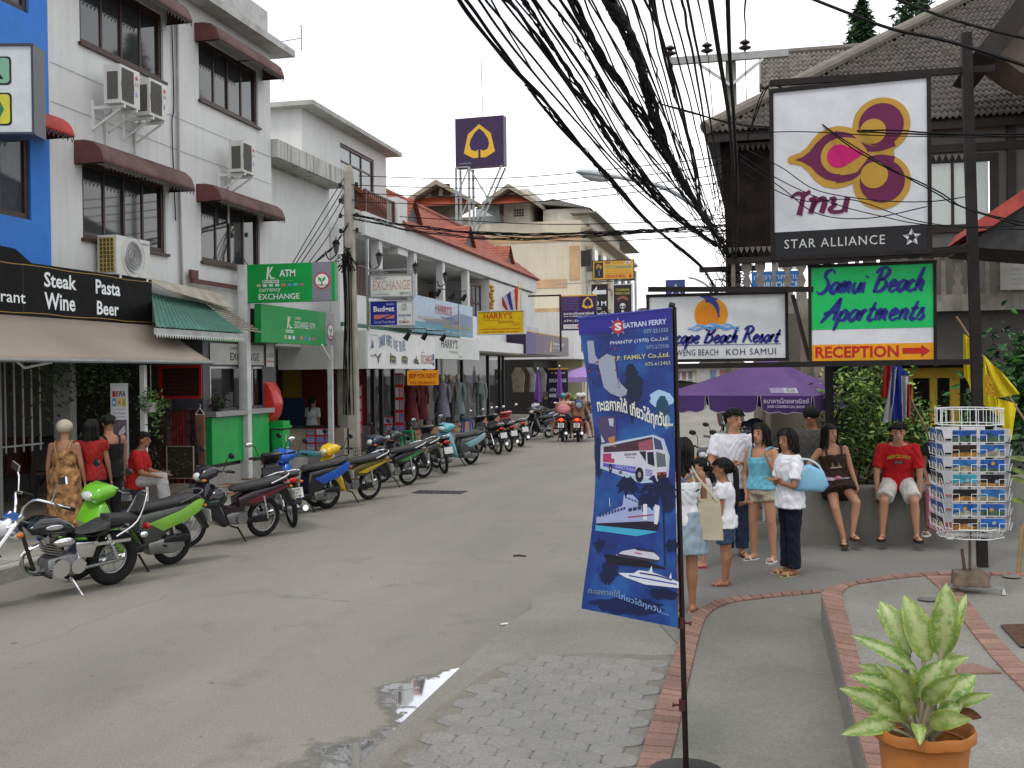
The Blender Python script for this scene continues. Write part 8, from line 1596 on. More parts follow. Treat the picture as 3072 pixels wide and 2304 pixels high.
q=G(2070,1225);ct=thing('sidecar_cart','dark covered motorbike cart crossing far down the road','cart',(q.x,q.y,0));mb=MB();mb.pillow([(-.8,.5),(.8,.5),(.9,1.5),(-.7,1.75)],.5,.1);mb.build('body',M((.04,.035,.03),.6),ct);mb=MB();mb.box((0,-.2,1.75),(1.9,1.1,.06));mb.build('roof',M((.3,.3,.3),.6),ct,0);wheel(ct,-.6,.3,.05,'c',-.5);wheel(ct,.7,.3,.05,'c',-.5)
q=G(2020,1222);ct=thing('parked_car','dark car far down the street partly hidden by the blue banner','car',(q.x,q.y+2,0));pil(ct,'body',[(-2,.3),(2,.3),(2.05,.7),(1.2,.85),(.7,1.35),(-.9,1.4),(-1.6,.9),(-2.05,.8)],.8,.12,M((.05,.05,.06),.3,coat=.5));pil(ct,'windows',[(1.05,.88),(.62,1.3),(-.85,1.34),(-1.4,.92)],.76,.05,M((.02,.03,.03),.1),-.06)
for x in(-1.3,1.3):wheel(ct,x,.31,.07,'c',-.72)
# ---- the black chopper
def chopper(pos,deg):
    r=thing('chopper','black and chrome chopper motorcycle with long fork at the lower left corner','motorcycle',(pos.x,pos.y,0));r.rotation_euler=(math.radians(-7),0,math.radians(deg));wbx=1.60
    wheel(r,0,.31,.065);wheel(r,wbx,.315,.045);cb=M((.008,.008,.010),.15,var=.05,coat=.8)
    for s in(-1,1):mb=MB();mb.tube([(wbx,s*.10,.315),(1.14,s*.10,.93)],[.03,.026],10);mb.build('fork',mChrome,r)
    pil(r,'front_fender',[(wbx+.36*math.cos(t),.315+.36*math.sin(t))for t in[.5+.17*k for k in range(13)]]+[(wbx+.335*math.cos(t),.315+.335*math.sin(t))for t in[.5+.17*k for k in reversed(range(13))]],.07,.02,cb);pil(r,'rear_fender',[(.39*math.cos(t),.31+.38*math.sin(t))for t in[.6+.17*k for k in range(14)]]+[(.36*math.cos(t),.31+.35*math.sin(t))for t in[.6+.17*k for k in reversed(range(14))]],.09,.025,cb)
    mb=MB();mb.ell((1.24,0,.80),.085,.10,.10);mb.build('headlight_shell',mChrome,r);mb=MB();mb.ell((1.29,0,.79),.05,.088,.088);mb.build('headlight',lensM,r)
    for z in(.73,.90):mb=MB();mb.box((1.17,0,z),(.09,.27,.035),rot=Matrix.Rotation(.6,3,'Y'));mb.build('fork_clamp',mChrome,r)
    for s in(-1,1):
        mb=MB();mb.tube([(1.22,s*.12,.76),(1.22,s*.2,.76)],.01,6);mb.build('indicator_stem',mChrome,r);mb=MB();mb.ell((1.22,s*.23,.76),.035,.03,.03);mb.build('indicator',ambM,r)
        mb=MB();mb.tube(smoothpts([(1.12,s*.06,.93),(1.1,s*.09,1.02),(1.05,s*.2,1.10),(.9,s*.36,1.06),(.78,s*.40,1.02)],5),.014,8);mb.build('handlebar',mChrome,r);mb=MB();mb.cyl((.87,s*.375,1.05),(.74,s*.41,1.005),.021);mb.build('grip',mRub,r);mb=MB();mb.tube([(.93,s*.33,1.08),(.93,s*.42,1.07),(.82,s*.45,1.04)],.008,6);mb.build('lever',mChrome,r)
        mb=MB();mb.tube([(.95,s*.32,1.09),(.93,s*.36,1.24),(.92,s*.42,1.30)],.009,6);mb.build('mirror_stem',mChrome,r);mb=MB();mb.box((.92,s*.45,1.33),(.02,.14,.075),rot=Matrix.Rotation(s*.25,3,'X'));mb.build('mirror',mChrome,r,0)
    pil(r,'tank',[(1.06,.78),(1.0,.70),(.60,.66),(.52,.70),(.56,.78),(.72,.86),(.92,.87)],.15,.07,cb);pn=Panel((.95,-.154,.74),(-1,0,0),(0,0,1),.26,.07,r);mb=MB();mb.ell((.80,.155,.775),.10,.006,.026);mb.ell((.80,-.155,.775),.10,.006,.026);mb.build('tank_badge',mChrome,r,kind='stuff')
    pil(r,'rider_seat',[(.58,.70),(.52,.62),(.20,.60),(.12,.66),(.13,.76),(.2,.74),(.35,.68)],.16,.05,seatM);pil(r,'passenger_seat',[(.14,.72),(.1,.68),(-.2,.70),(-.24,.76),(-.2,.79),(.12,.81)],.11,.04,seatM)
    mb=MB();mb.tube(smoothpts([(.05,-.13,.58),(-.2,-.13,.72),(-.34,-.08,.98),(-.36,0,1.0),(-.34,.08,.98),(-.2,.13,.72),(.05,.13,.58)],4),.011,7);mb.build('sissy_bar',mChrome,r);pil(r,'backrest',[(-.30,.80),(-.36,.98),(-.33,.99),(-.26,.82)],.09,.02,seatM)
    pil(r,'engine_case',[(.82,.42),(.80,.24),(.50,.20),(.38,.26),(.40,.42),(.6,.46)],.11,.04,engM)
    for s in(-1,1):mb=MB();mb.cyl((.70,s*.10,.32),(.70,s*.16,.32),.10);mb.cyl((.50,s*.10,.32),(.50,s*.155,.32),.085);mb.build('engine_cover',mChrome,r)
    mb=MB()
    for k in range(7):mb.box((.72+.012*k,0,.46+.03*k),(.17,.17,.012),rot=Matrix.Rotation(-.25,3,'Y'))
    mb.build('cylinder_fins',engM,r,0,kind='stuff');mb=MB();mb.tube([(.80,0,.60),(.84,0,.66)],.075,12);mb.build('cylinder_head',mChrome,r);mb=MB();mb.ell((.66,.12,.60),.13,.05,.055);mb.build('air_cleaner',mChrome,r)
    pil(r,'side_cover',[(.54,.58),(.50,.40),(.32,.38),(.26,.56)],.135,.02,mChrome)
    for a,b in(((1.10,0,.84),(.55,0,.62)),((1.10,0,.80),(.92,0,.30)),((.92,0,.26),(.42,0,.22)),((.55,0,.62),(.40,0,.25)),((.55,0,.62),(.05,0,.58))):mb=MB();mb.tube([a,b],.022,8);mb.build('frame_tube',cb,r)
    for s in(-1,1):mb=MB();mb.tube([(.40,s*.11,.28),(0,s*.12,.31)],.02,8);mb.build('swingarm',engM,r);mb=MB();mb.tube([(.02,s*.13,.33),(.17,s*.14,.62)],.022,8);[mb.torus((.05+.02*k,s*.132,.40+.035*k),(.15,0,.29),.034,.006,12,5)for k in range(6)];mb.build('shock_absorber',mChrome,r)
    mb=MB();mb.tube(smoothpts([(.84,-.06,.55),(.98,-.12,.45),(.92,-.15,.25),(.6,-.17,.19),(.2,-.18,.22)],4)+[V((-.38,-.19,.25))],[.024]*17+[.045],10);mb.build('exhaust',mChrome,r)
    mb=MB();mb.ell((-.42,0,.62),.04,.06,.04);mb.build('tail_light',redL,r)
    for s in(-1,1):mb=MB();mb.cyl((-.20,s*.12,.60),(-.20,s*.24,.60),.009);mb.ell((-.20,s*.27,.60),.05,.035,.035);mb.build('rear_indicator',mChrome,r)
    mb=MB();mb.box((.1,.14,.53),(.45,.015,.035));mb.build('side_rail',mChrome,r,0);mb=MB();mb.bar((.56,.10,.2),(.50,.28,.0),.022);mb.build('side_stand',mChrome,r)
    for s in(-1,1):mb=MB();mb.cyl((.88,s*.1,.28),(.88,s*.27,.28),.016);mb.build('footpeg',mRub,r)
chopper(G(332,1754),246)
# ================================================================== people (local frame: facing +X, left hand +Y)
_rem=[]
def cap(mb,a,ra,b,rb):mb.tube([a,b],[ra,rb],12);mb.ell(a,ra,ra,ra,10,7);mb.ell(b,rb,rb,rb,10,7)
def pbuild(mb,name,m,root,vox=.009,it=4):
    o=mb.build(name,m,root,0);r=o.modifiers.new('r','REMESH');r.mode='VOXEL';r.voxel_size=vox;s=o.modifiers.new('s','SMOOTH');s.iterations=it;s.factor=.5;_rem.append(o);return o
def nv(x,y,z):return V((x,y,z)).normalized()
DN=(0,0,-1)
def person(label,loc,deg,H=1.65,skin=(.36,.18,.11),hair=(.012,.01,.009),hl=0.,lean=(0,0),hy=0.,hp=0.,hr=0.,La=((0,.12,-1),(.1,.05,-1)),Ra=((0,-.12,-1),(.1,-.05,-1)),Ll=(DN,DN),Rl=(DN,DN),pz=None,fem=False,vox=.009,
           top=None,sl=.8,tl=0.,bot=None,btype='pants',bl=1.,shoe=(.05,.04,.03),hat=None,tail=None,kid=False,group=None,cat='person',footdir=None,straps=None,tv=.1):
    r=thing('person',label,cat,loc,math.radians(deg),group);q=H;hs=1.18 if kid else 1.;skin=tuple(v*1.12 for v in skin);sk=M(skin,.5,var=.05,scale=6,spec=.3)
    S=nv(lean[0],lean[1],1);side=V((0,1,0));fw=side.cross(S).normalized();side=S.cross(fw).normalized();sw=(.098 if fem else.112)*q;tl_=.285*q;LT,LS,ak=.238*q,.235*q,.045*q
    legs=[[V(a).normalized()for a in l]for l in(Ll,Rl)]
    if pz is None:pz=ak+max(-(a.z*LT+b.z*LS)for a,b in legs)
    P=V((0,0,pz));Nk=P+S*tl_;body=MB();wf_=(.105,.078,.088)if fem else(.098,.09,.104)
    def sec(t,wy,dx,c=None):C=(c or P+S*(t*tl_));return[C+side*(wy*q*math.cos(k*PI/9))+fw*(dx*q*math.sin(k*PI/9))for k in range(18)]
    def torso(mb,g=1.,t0=-.12,t1=1.0,e=0.):
        pr=[(-.5,wf_[0]*1.12,.078),(-.12,wf_[0]*.98,.075),(.02,wf_[0]*1.02,.074),(.3,wf_[1]*1.0,.06),(.62,wf_[2]*.98,.07 if not fem else.076),(.82,wf_[2]*1.02,.066),(.95,wf_[2]*.8,.05),(1.03,.045,.04)]
        xs=[a[0]for a in pr];ts=sorted([t0,t1]+[a for a in xs if t0<a<t1]);mb.rings([sec(t,np.interp(t,xs,[a[1]for a in pr])*g+e,np.interp(t,xs,[a[2]for a in pr])*g+e)for t in ts])
    torso(body);Hc=Nk+S*(.093*q)+fw*(.018*q)+V((0,0,.0));cap(body,Nk-S*.03*q,.044*q,Hc-V((0,0,.05*q)),.035*q)
    Rh=Matrix.Rotation(hy,3,'Z')@Matrix.Rotation(hp,3,'Y')@Matrix.Rotation(hr,3,'X');hf=lambda x,y,z:Hc+Rh@V((x*q*hs,y*q*hs,z*q*hs))
    body.ell(hf(0,0,.012),.057*q*hs,.047*q*hs,.058*q*hs,16,11,Rh);body.ell(hf(.014,0,-.03),.041*q*hs,.036*q*hs,.042*q*hs,14,9,Rh);body.ell(hf(.036,0,-.052),.016*q*hs,.018*q*hs,.014*q*hs,10,7,Rh)
    body.tube([hf(.050,0,.008),hf(.066,0,-.016),hf(.052,0,-.02)],[.006*q,.011*q,.009*q],8)
    for s in(-1,1):body.ell(hf(-.002,s*.049,-.006),.011*q,.006*q,.018*q,8,6,Rh)
    arms=[]
    for s,A in((1,La),(-1,Ra)):
        sh=P+S*(.87*tl_)+side*(s*sw);d1,d2=V(A[0]).normalized(),V(A[1]).normalized();el=sh+d1*.172*q;wr=el+d2*.145*q;arms.append((sh,el,wr,d2));g=.88 if fem else 1.;cap(body,sh,.034*q*g,el,.025*q*g);cap(body,el,.025*q*g,wr,.016*q*g)
        hn=V(A[2]).normalized()if len(A)>2 else d2.cross(fw if abs(d2.dot(fw))<.8 else side).normalized();x2=d2.cross(hn).normalized();hn=x2.cross(d2)
        pc=wr+d2*.032*q;body.ell(pc,.026*q,.022*q,.011*q,10,7,Matrix((d2,x2,hn)).transposed())
        for k in range(4):
            b0=wr+d2*.045*q+x2*((k-1.5)*.0115*q);l_=(.030,.035,.033,.026)[k]*q;m_=b0+(d2+hn*.25).normalized()*l_*.55;t_=m_+(d2+hn*.9).normalized()*l_*.5;body.tube([b0,m_,t_],[.0062*q,.0056*q,.0046*q],7)
        body.tube([wr+d2*.015*q+x2*.015*q,wr+d2*.035*q+x2*.034*q+hn*.006*q,wr+d2*.052*q+x2*.034*q+hn*.012*q],[.008*q,.0066*q,.005*q],7)
    L=[]
    for s,(a,b)in zip((1,-1),legs):
        hp_=P+side*(s*.047*q)-S*.0*q;kn=hp_+a*LT;an=kn+b*LS;L.append((hp_,kn,an));cap(body,hp_,.056*q,kn,.033*q);body.tube([kn,kn.lerp(an,.3)-fw*.008*q,kn.lerp(an,.65),an],[.032*q,.034*q,.025*q,.019*q],12);body.ell(kn,.034*q,.034*q,.034*q,10,7);body.ell(an,.02*q,.02*q,.022*q,8,6)
        fd=V(footdir[0 if s>0 else 1]).normalized()if footdir else nv(1,s*.18,0);fz=an-V((0,0,.026*q));cap(body,fz-fd*.015*q,.02*q,fz+fd*.085*q-V((0,0,.006*q)),.0155*q);body.ell(fz+fd*.06*q-V((0,0,.006*q)),.05*q,.027*q,.013*q,10,6,Matrix.Rotation(math.atan2(fd.y,fd.x),3,'Z'))
        so=MB();sc=fz+fd*.038*q-V((0,0,.0225*q));R_s=Matrix.Rotation(math.atan2(fd.y,fd.x),3,'Z');so.rings([[sc+R_s@V((x*.078*q,y*.03*q,z))for x,y in((-1,-.5),(-.6,-.85),(.3,-1.),(.85,-.75),(1,0),(.85,.75),(.3,1.),(-.6,.85),(-1,.5),(-1.03,0))]for z in(-.008*q,.003*q)])
        so.tube([sc+R_s@V((.03*q,-.03*q,0)),sc+R_s@V((.035*q,-.015*q,.026*q)),sc+R_s@V((.035*q,.015*q,.026*q)),sc+R_s@V((.03*q,.03*q,0))],.007*q,6);so.build('shoe',M(shoe,.6),r)
    bo=pbuild(body,'body',sk,r,vox)
    fm=MB()
    for s in(-1,1):fm.ell(hf(.0515,s*.0185,.008),.004*q,.009*q,.0042*q,8,6,Rh)
    fm.build('eyes',M((.03,.018,.014),.25),r);fm=MB()
    for s in(-1,1):fm.tube([hf(.054,s*.009,.021),hf(.053,s*.02,.0245),hf(.046,s*.031,.02)],.0023*q,5)
    fm.build('eyebrows',M(hair,.7),r);fm=MB();fm.ell(hf(.0525,0,-.036),.004*q,.013*q,.0042*q,8,6,Rh);fm.build('mouth',M((.30,.09,.075),.5),r)
    if not hat or hl:
        hm_=MB();hm_.ell((0,0,0),.069,.058,.067,24,18);k_=[f for f in hm_.f if not((c:=sum((hm_.v[i]for i in f),V())/len(f)).x>.018 and c.z<.022)and not(c.z<-.045)and not(c.x>-.012 and c.z<.004 and abs(c.y)>.03 and hl==0)];hm_.f=k_;hm_.v=[hf(v.x-.006,v.y,v.z+.014)+Rh@V((.002*q*math.sin(v.y*400),0,0))for v in hm_.v]
        if hl:
            n_=10;rs=[]
            for k in range(n_+1):
                f=k/n_;c=hf(-.032,0,.02).lerp(hf(-.05,0,-.05)-V((0,0,hl))+V((-.01,0,0)),f)if f>0 else hf(-.03,0,.04);w_=(.062+.010*math.sin(PI*f))*q*(1-.3*f*f);rs.append([c+Rh@V((math.cos(t)*.028*q+.034*q*abs(math.sin(t))*(1-f*.7)+.004*math.sin(9*t+k),math.sin(t)*w_,0))for t in[j*PI/8 for j in range(16)]])
            hm_.rings(rs)
        rd=random.Random(int(H*1000)+int(deg));cl=.066*q*hs
        for k in range(64 if hl else 90):
            an=rd.uniform(.75,2*PI-.75)if hl else rd.uniform(0,2*PI);el0=rd.uniform(.5,1.3);fr=abs(an-PI)>PI-1.2
            a1=hf(.020*math.cos(an)*el0-.006,.020*math.sin(an)*el0,.080);a2=hf(.066*math.cos(an)-.008,.058*math.sin(an),.035+(.012 if fr else 0))
            if hl:a3=hf(.064*math.cos(an)-.014,.062*math.sin(an),-.03);a4=a3-V((0,0,hl*rd.uniform(.35,1.0)))+V((rd.uniform(-.02,.02),rd.uniform(-.02,.02),0));hm_.tube(smoothpts([a1,a2,a3,a4],4),[.006*q]*6+[.005*q]*5+[.003*q,.0015*q],5)
            else:d_=V((rd.uniform(-.014,.014),rd.uniform(-.014,.014),rd.uniform(-.022,-.006)))*q;hm_.tube([a1.lerp(a2,rd.uniform(.2,.6)),a2,a2+d_],[.006*q,.006*q,.002*q],5)
        if tail:hm_.tube(smoothpts([hf(-.06,0,.01),hf(-.085,0,-.02),hf(-.08,0,-.08)-V((0,0,tail*.4)),hf(-.06,0,-.10)-V((0,0,tail))],4),[.012*q]*2+[.024*q]*8+[.016*q]*2+[.006*q],9)
        ho=hm_.build('hair',M(tuple(v*.7 for v in hair),.5,var=.4,scale=60,spec=.18),r,70)
    if hat:o_=MB();o_.ell(hf(-.004,0,.03),.075*q*hs,.066*q*hs,.058*q*hs,18,12,Rh);o_.build('hat' if hat[1]=='cap' else hat[1],M(hat[0],.35 if hat[1]=='helmet' else.8,coat=.5 if hat[1]=='helmet' else 0),r,60)
    if top:
        t=MB();torso(t,1.07,-.24+tl,.985 if sl>0 else.74,.010)
        if sl>0:
            for sh,el,wr,d2 in arms:e_=sh.lerp(el,min(sl,1));t.tube([sh-(el-sh)*.12-V((0,0,.0)),sh.lerp(e_,.5),e_],[.040*q,.041*q,.039*q],14);t.ell(sh,.039*q,.039*q,.037*q,12,8)
            if sl>1:[t.tube([el,wr.lerp(el,2-sl)],[.032*q,.026*q],12)for sh,el,wr,d2 in arms]
        pbuild(t,'top',M(top,.85,var=tv,scale=7 if tv<.2 else 13,bump=.15),r,vox,3)
        if sl<=0 or straps:
            st=MB()
            for s in(-1,1):st.tube(smoothpts([P+S*(.72*tl_)+side*(s*.055*q)+fw*.078*q,P+S*(.93*tl_)+side*(s*.062*q)+fw*.055*q,P+S*(1.0*tl_)+side*(s*.066*q),P+S*(.93*tl_)+side*(s*.062*q)-fw*.055*q,P+S*(.70*tl_)+side*(-s*.05*q if straps else s*.05*q)-fw*.078*q],3),.006 if straps else.013,5)
            st.build('strap',M(straps or top,.8),r)
    if bot:
        b=MB();bt=M(bot,.9,var=max(tv,.12),scale=9 if tv<.2 else 13,bump=.2)
        if btype=='skirt':
            kz=L[0][1].lerp(L[0][2],0);c1=(L[0][0]+L[1][0])/2+((L[0][1]+L[1][1])/2-(L[0][0]+L[1][0])/2)*bl;ax_=(c1-P).normalized();fx_=side.cross(ax_).normalized()
            b.rings([[C+side*(w_*q*math.cos(t)*(1+.03*math.sin(6*t)))+fx_*(d_*q*math.sin(t)*(1+.04*math.sin(7*t)))for t in[k*PI/14 for k in range(28)]]for C,w_,d_ in((P+S*.05*q,wf_[0]*1.03+.006,.082),(P,wf_[0]*1.12+.006,.09),(P.lerp(c1,.5),wf_[0]*1.2+.008,.098),(c1,wf_[0]*1.3+.01,.105))])
        else:
            torso(b,1.03,-.16,.12,.004)
            for hp_,kn,an in L:
                if btype=='shorts':e_=hp_.lerp(kn,bl);b.tube([hp_+(hp_-kn)*.05,e_],[.062*q,.060*q],14);b.ell(hp_,.06*q,.058*q,.058*q)
                else:b.ell(hp_,.06*q,.06*q,.058*q);b.tube([hp_,hp_.lerp(kn,.5),kn,kn.lerp(an,.5),an-(an-kn)*.02],[.061*q,.054*q,.042*q,.041*q,.043*q],14)
        pbuild(b,'skirt' if btype=='skirt' else btype,bt,r,vox,3)
    r['_']=0;del r['_']
    return r,dict(P=P,S=S,fw=fw,side=side,hf=hf,arms=arms,L=L,tl=tl_,q=q,Nk=Nk)
def ground(px,py,z=ZS):q=G(px,py,z);return(q.x,q.y,z)
toCam=lambda p:math.degrees(math.atan2(-p[1],-p[0]))
sk1,sk2,sk3=(.38,.19,.115),(.27,.125,.07),(.45,.27,.18)
wht=(.72,.72,.76)
l_=ground(2205,1665);pr,J=person('man in a white t-shirt with his arms crossed, behind the two girls',l_,toCam(l_)+8,1.77,skin=sk1,La=((.15,.28,-1),(.62,-.85,.12),(0,0,1)),Ra=((.15,-.28,-1),(.68,.85,.02),(0,0,1)),hy=.55,hp=.08,top=wht,sl=.62,bot=(.02,.03,.06),shoe=(.02,.02,.02))
mb=MB();w_=J['arms'][1];mb.torus(w_[2]-w_[3]*.02,w_[3],.032,.007,16,6);mb.ell(w_[2]-w_[3]*.02+V((.033,0,0)),.006,.018,.018);mb.build('wristwatch',mChrome,pr)
l_=ground(2288,1678);pr,J=person('woman in a light blue vest top and beige shorts, hand raised to her chin',l_,toCam(l_)-28,1.60,skin=sk1,fem=True,hl=.13,La=((.25,.2,-1),(.55,-.2,1.0)),Ra=((.05,-.2,-1),(.4,.3,-.8)),hy=-.1,top=(.16,.46,.58),sl=0,tl=.20,bot=(.42,.36,.27),btype='shorts',bl=.42,shoe=(.6,.6,.6),Ll=((.12,.16,-1),(-.02,.05,-1)),Rl=((.05,-.08,-1),(-.05,0,-1)))
l_=ground(2372,1722);pr,J=person('woman in a white t-shirt and dark jeans carrying a pale blue shoulder bag',l_,toCam(l_)-62,1.58,skin=sk2,fem=True,hl=.10,La=((.25,.22,-1),(.4,-.85,.15)),Ra=((.2,-.18,-1),(.45,.85,.25)),hy=.35,hp=.05,top=wht,sl=.75,tl=-.0,bot=(.006,.008,.02),shoe=(.42,.33,.18))
hb=thing('shoulder_bag','pale blue shoulder bag under the arm of the woman in jeans','bag',V(l_)+V((.17,-.14,.96)));mb=MB();mb.pillow([(-.21,.04),(-.14,-.06),(.16,-.07),(.22,.0),(.17,.14),(.02,.22),(-.14,.14)],.06,.04);mb.build('bag_body',M((.20,.42,.58),.5,var=.08),hb,None or 60);mb=MB();mb.tube(smoothpts([(-.15,0,.12),(-.15,-.02,.22),(-.02,-.03,.27),(.10,-.02,.22),(.16,0,.13)],4),.012,6);mb.build('bag_strap',M((.5,.56,.6),.6),hb)
l_=ground(2110,1700);pr,J=person('smaller girl in a frilly white blouse, turned to the left',l_,185,1.22,skin=sk1,fem=True,kid=True,tail=.06,La=((.1,.15,-1),(.2,0,-1)),Ra=((.1,-.1,-1),(.3,.1,-1)),top=(.66,.62,.60),sl=.55,bot=(.03,.07,.16),btype='shorts',bl=.75,shoe=(.5,.06,.2))
mb=MB();mb.ell(J['hf'](-.05,.035,.03),.018,.018,.022);mb.build('hair_clip',M((.5,.5,.45),.5),pr)
l_=ground(2178,1755);pr,J=person('girl with a long dark ponytail in a white t-shirt and denim shorts',l_,170,1.30,skin=sk2,fem=True,kid=True,tail=.42,La=((.05,.12,-1),(.25,.05,-1)),Ra=((-.15,-.2,-1),(-.8,.5,.25)),top=wht,sl=.5,bot=(.035,.065,.12),btype='shorts',bl=.8,shoe=(.25,.13,.11),hp=.1)
l_=ground(2052,1835);pr,J=person('woman seen from behind in a backless top and pale denim skirt next to the banner',l_,97,1.60,skin=sk2,fem=True,hl=.17,La=((.05,.15,-1),(.2,0,-1)),Ra=((.1,-.12,-1),(.6,.1,-.6)),top=(.62,.64,.66),sl=0,tl=-.02,straps=(.08,.13,.24),bot=(.25,.32,.38),btype='skirt',bl=.78,shoe=(.35,.2,.15))
mb=MB();P0,S0,q0=J['P'],J['S'],J['q'];mb.rings([[P0+S0*(t*J['tl'])+V((d_*q0*math.sin(k*PI/10),w_*q0*math.cos(k*PI/10),0))for k in range(20)]for t,w_,d_ in((.42,.097,.078),(.62,.106,.09))]);mb.build('lace_band',M((.01,.10,.13),.8,var=.4,scale=30),pr)
tb_=thing('tote_bag','cream leather tote bag hanging behind the backless woman','bag',V(l_)+V((.235,-.03,.66)));mb=MB();mb.rings([[V((x,y,z))for x,y in((-w_,-d_),(w_,-d_),(w_,d_),(-w_,d_))]for z,w_,d_ in((0,.12,.05),(.30,.10,.04),(.36,.085,.03))]);mb.build('bag_body',M((.42,.37,.26),.55,var=.1),tb_,0)
for s in(-1,1):mb=MB();mb.tube(smoothpts([(-.08,s*.03,.34),(-.14,s*.04,.56),(-.17,s*.02,.68),(-.10,s*.04,.56),(.07,s*.03,.34)],4),.012,6);mb.build('bag_strap',M((.45,.40,.28),.55),tb_)
l_=(.62,14.9,ZS);person('person in a dark cap and grey top, half hidden behind the woman in white',l_,-110,1.72,skin=sk2,top=(.09,.085,.08),sl=.9,bot=(.03,.03,.03),hat=((.01,.01,.01),'cap'),vox=.012)
def seat(px,Y):q=PY(px,1450,Y);return(q.x,Y,ZS)
l_=seat(2508,14.0);pr,J=person('girl in a brown sleeveless dress sitting sideways on the wall, arms stretched',l_,-82,1.56,skin=sk1,fem=True,hl=.20,pz=.78,lean=(-.08,-.10),La=((.25,.25,-1),(.55,.1,-.6)),Ra=((-.1,-.75,-1),(-.1,-.5,-.95)),Ll=((.72,.30,-.62),(-.05,-.12,-1)),Rl=((.62,.05,-.8),(.08,.25,-1)),hy=.5,hp=-.02,top=(.035,.018,.012),sl=0,bot=(.03,.016,.012),btype='skirt',bl=.5,shoe=(.06,.03,.02))
mb=MB();q_=J['q'];mb.rings([[J['P']+J['S']*z+V((.108*q_*math.sin(k*PI/10),.135*q_*math.cos(k*PI/10),0))for k in range(20)]for z in(.03,.065)]);mb.build('belt',M((.6,.5,.55),.5,var=.3,scale=30),pr);mb=MB();mb.ell(J['P']+J['fw']*.168+J['S']*.05,.02,.04,.025);mb.build('buckle',M((.55,.2,.3),.5),pr)
pn=Panel(J['P']+J['S']*(.42*J['tl'])+J['fw']*.125+J['side']*-.07,J['side'],J['S'],.14,.16,pr);pn.poly([(.1,0),(.9,0),(.7,.5),(.6,.95),(.4,.7),(.3,.9)],(.25,.12,.05),1);pn.rect(.0,-.1,1,-.03,(.5,.4,.3),1)
l_=seat(2693,14.18);pr,J=person('boy in a red college t-shirt and white shorts sitting on the wall facing the camera',l_,toCam(l_)+3,1.64,skin=sk1,pz=.80,lean=(.30,0),La=((.0,.22,-1),(.1,.02,-1)),Ra=((.0,-.22,-1),(.1,-.02,-1)),Ll=((.75,.24,-.60),(-.02,.06,-1)),Rl=((.75,-.24,-.60),(-.02,-.06,-1)),hp=.20,top=(.42,.008,.012),sl=.85,tl=.02,bot=(.60,.56,.52),btype='shorts',bl=.85,shoe=(.02,.015,.012))
pn=Panel(J['P']+J['S']*(.60*J['tl'])+J['fw']*.142+J['side']*-.135,J['side'],J['S'],.27,.12,pr);pn.text('ABERCROMBIE',0,1,.45,.85,(.45,.28,.04),1,bold=.03,warp=lambda a,b:(a,b-.8*(a-.5)**2));pn.rect(.3,-.15,.7,.15,(.03,.04,.12),1);pn.text('A-92',.35,.65,-.1,.1,(.45,.35,.1),2)
l_=seat(2815,14.45);pr,J=person('person with a pink cloth on the lap, mostly hidden behind the postcard rack',l_,-100,1.58,skin=sk2,fem=True,hl=.1,pz=.78,lean=(.1,.1),La=((.1,.1,-1),(.8,-.1,-.3)),Ra=((.1,-.2,-1),(.7,.2,-.5)),Ll=((.8,.1,-.5),(.15,0,-1)),Rl=((.8,-.1,-.5),(.1,0,-1)),top=(.02,.02,.022),sl=.4,bot=(.5,.5,.5),btype='shorts',bl=.9,shoe=(.65,.65,.65),vox=.012)
mb=MB();mb.v=[V((l_[0]-.20+.30*i/10,l_[1]-.38-.05*math.sin(i*1.3)-.03*j/6,.86-.55*j/6*(1-.35*abs(i/10-.5))))for j in range(7)for i in range(11)];mb.f=[(j*11+i,j*11+i+1,(j+1)*11+i+1,(j+1)*11+i)for j in range(6)for i in range(10)];tag(mb.build('pink_cloth',M((.52,.22,.30),.85,var=.1),None,80),'pink cloth hanging over the lap of the person behind the postcard rack','cloth')
def at_(px,Y,z=.185):q=PY(px,1300,Y);return(q.x,Y,z)
person('woman seen from behind in a long orange and cream floral dress with a pale headscarf',at_(192,12.9),110,1.60,skin=(.30,.15,.09),fem=True,top=(.38,.20,.08),sl=0,tl=.05,bot=(.38,.20,.08),btype='skirt',bl=1.75,tv=.42,hat=((.45,.42,.30),'headscarf'),vox=.011,La=((.05,.2,-1),(.3,.1,-1)),Ra=((.05,-.2,-1),(.3,-.1,-1)))
person('woman seen from behind with long curly dark hair and a red top',at_(272,13.2),112,1.60,skin=sk2,fem=True,hl=.24,top=(.28,.012,.012),sl=.3,tl=.05,bot=(.015,.015,.02),vox=.012,La=((.3,.25,-1),(.5,-.1,.6)),Ra=((.1,-.2,-1),(.3,-.1,-1)))
person('person in a black vest with a yellow neckband, head bent down',at_(328,13.5),150,1.66,skin=sk2,top=(.008,.008,.009),sl=0,bot=(.01,.01,.012),hp=.5,vox=.012,straps=None,Ra=((.1,-.15,-1),(.25,-.05,-1)))
person('seated man in a red shirt and pale trousers behind the planter box',at_(405,15.0),15,1.66,skin=sk2,pz=.55,lean=(.15,0),top=(.42,.012,.012),sl=.8,bot=(.45,.44,.42),Ll=((1,.05,.12),(.1,0,-1)),Rl=((1,-.1,.02),(.2,0,-1)),La=((.3,.1,-1),(.8,0,-.2)),Ra=((.3,-.1,-1),(.8,0,-.2)),vox=.012)
q=PY(938,1250,26.3);person('woman in white with a long ponytail inside the money exchange hatch',(q.x,26.3,.2),75,1.6,skin=sk2,fem=True,tail=.3,top=(.5,.52,.52),sl=.7,bot=(.02,.02,.02),vox=.016)
q=G(1755,1290);person('distant pedestrian in a white shirt beyond the riders',(q.x,q.y+8,0),95,1.7,skin=sk2,top=wht,sl=.8,bot=(.03,.03,.05),vox=.022)
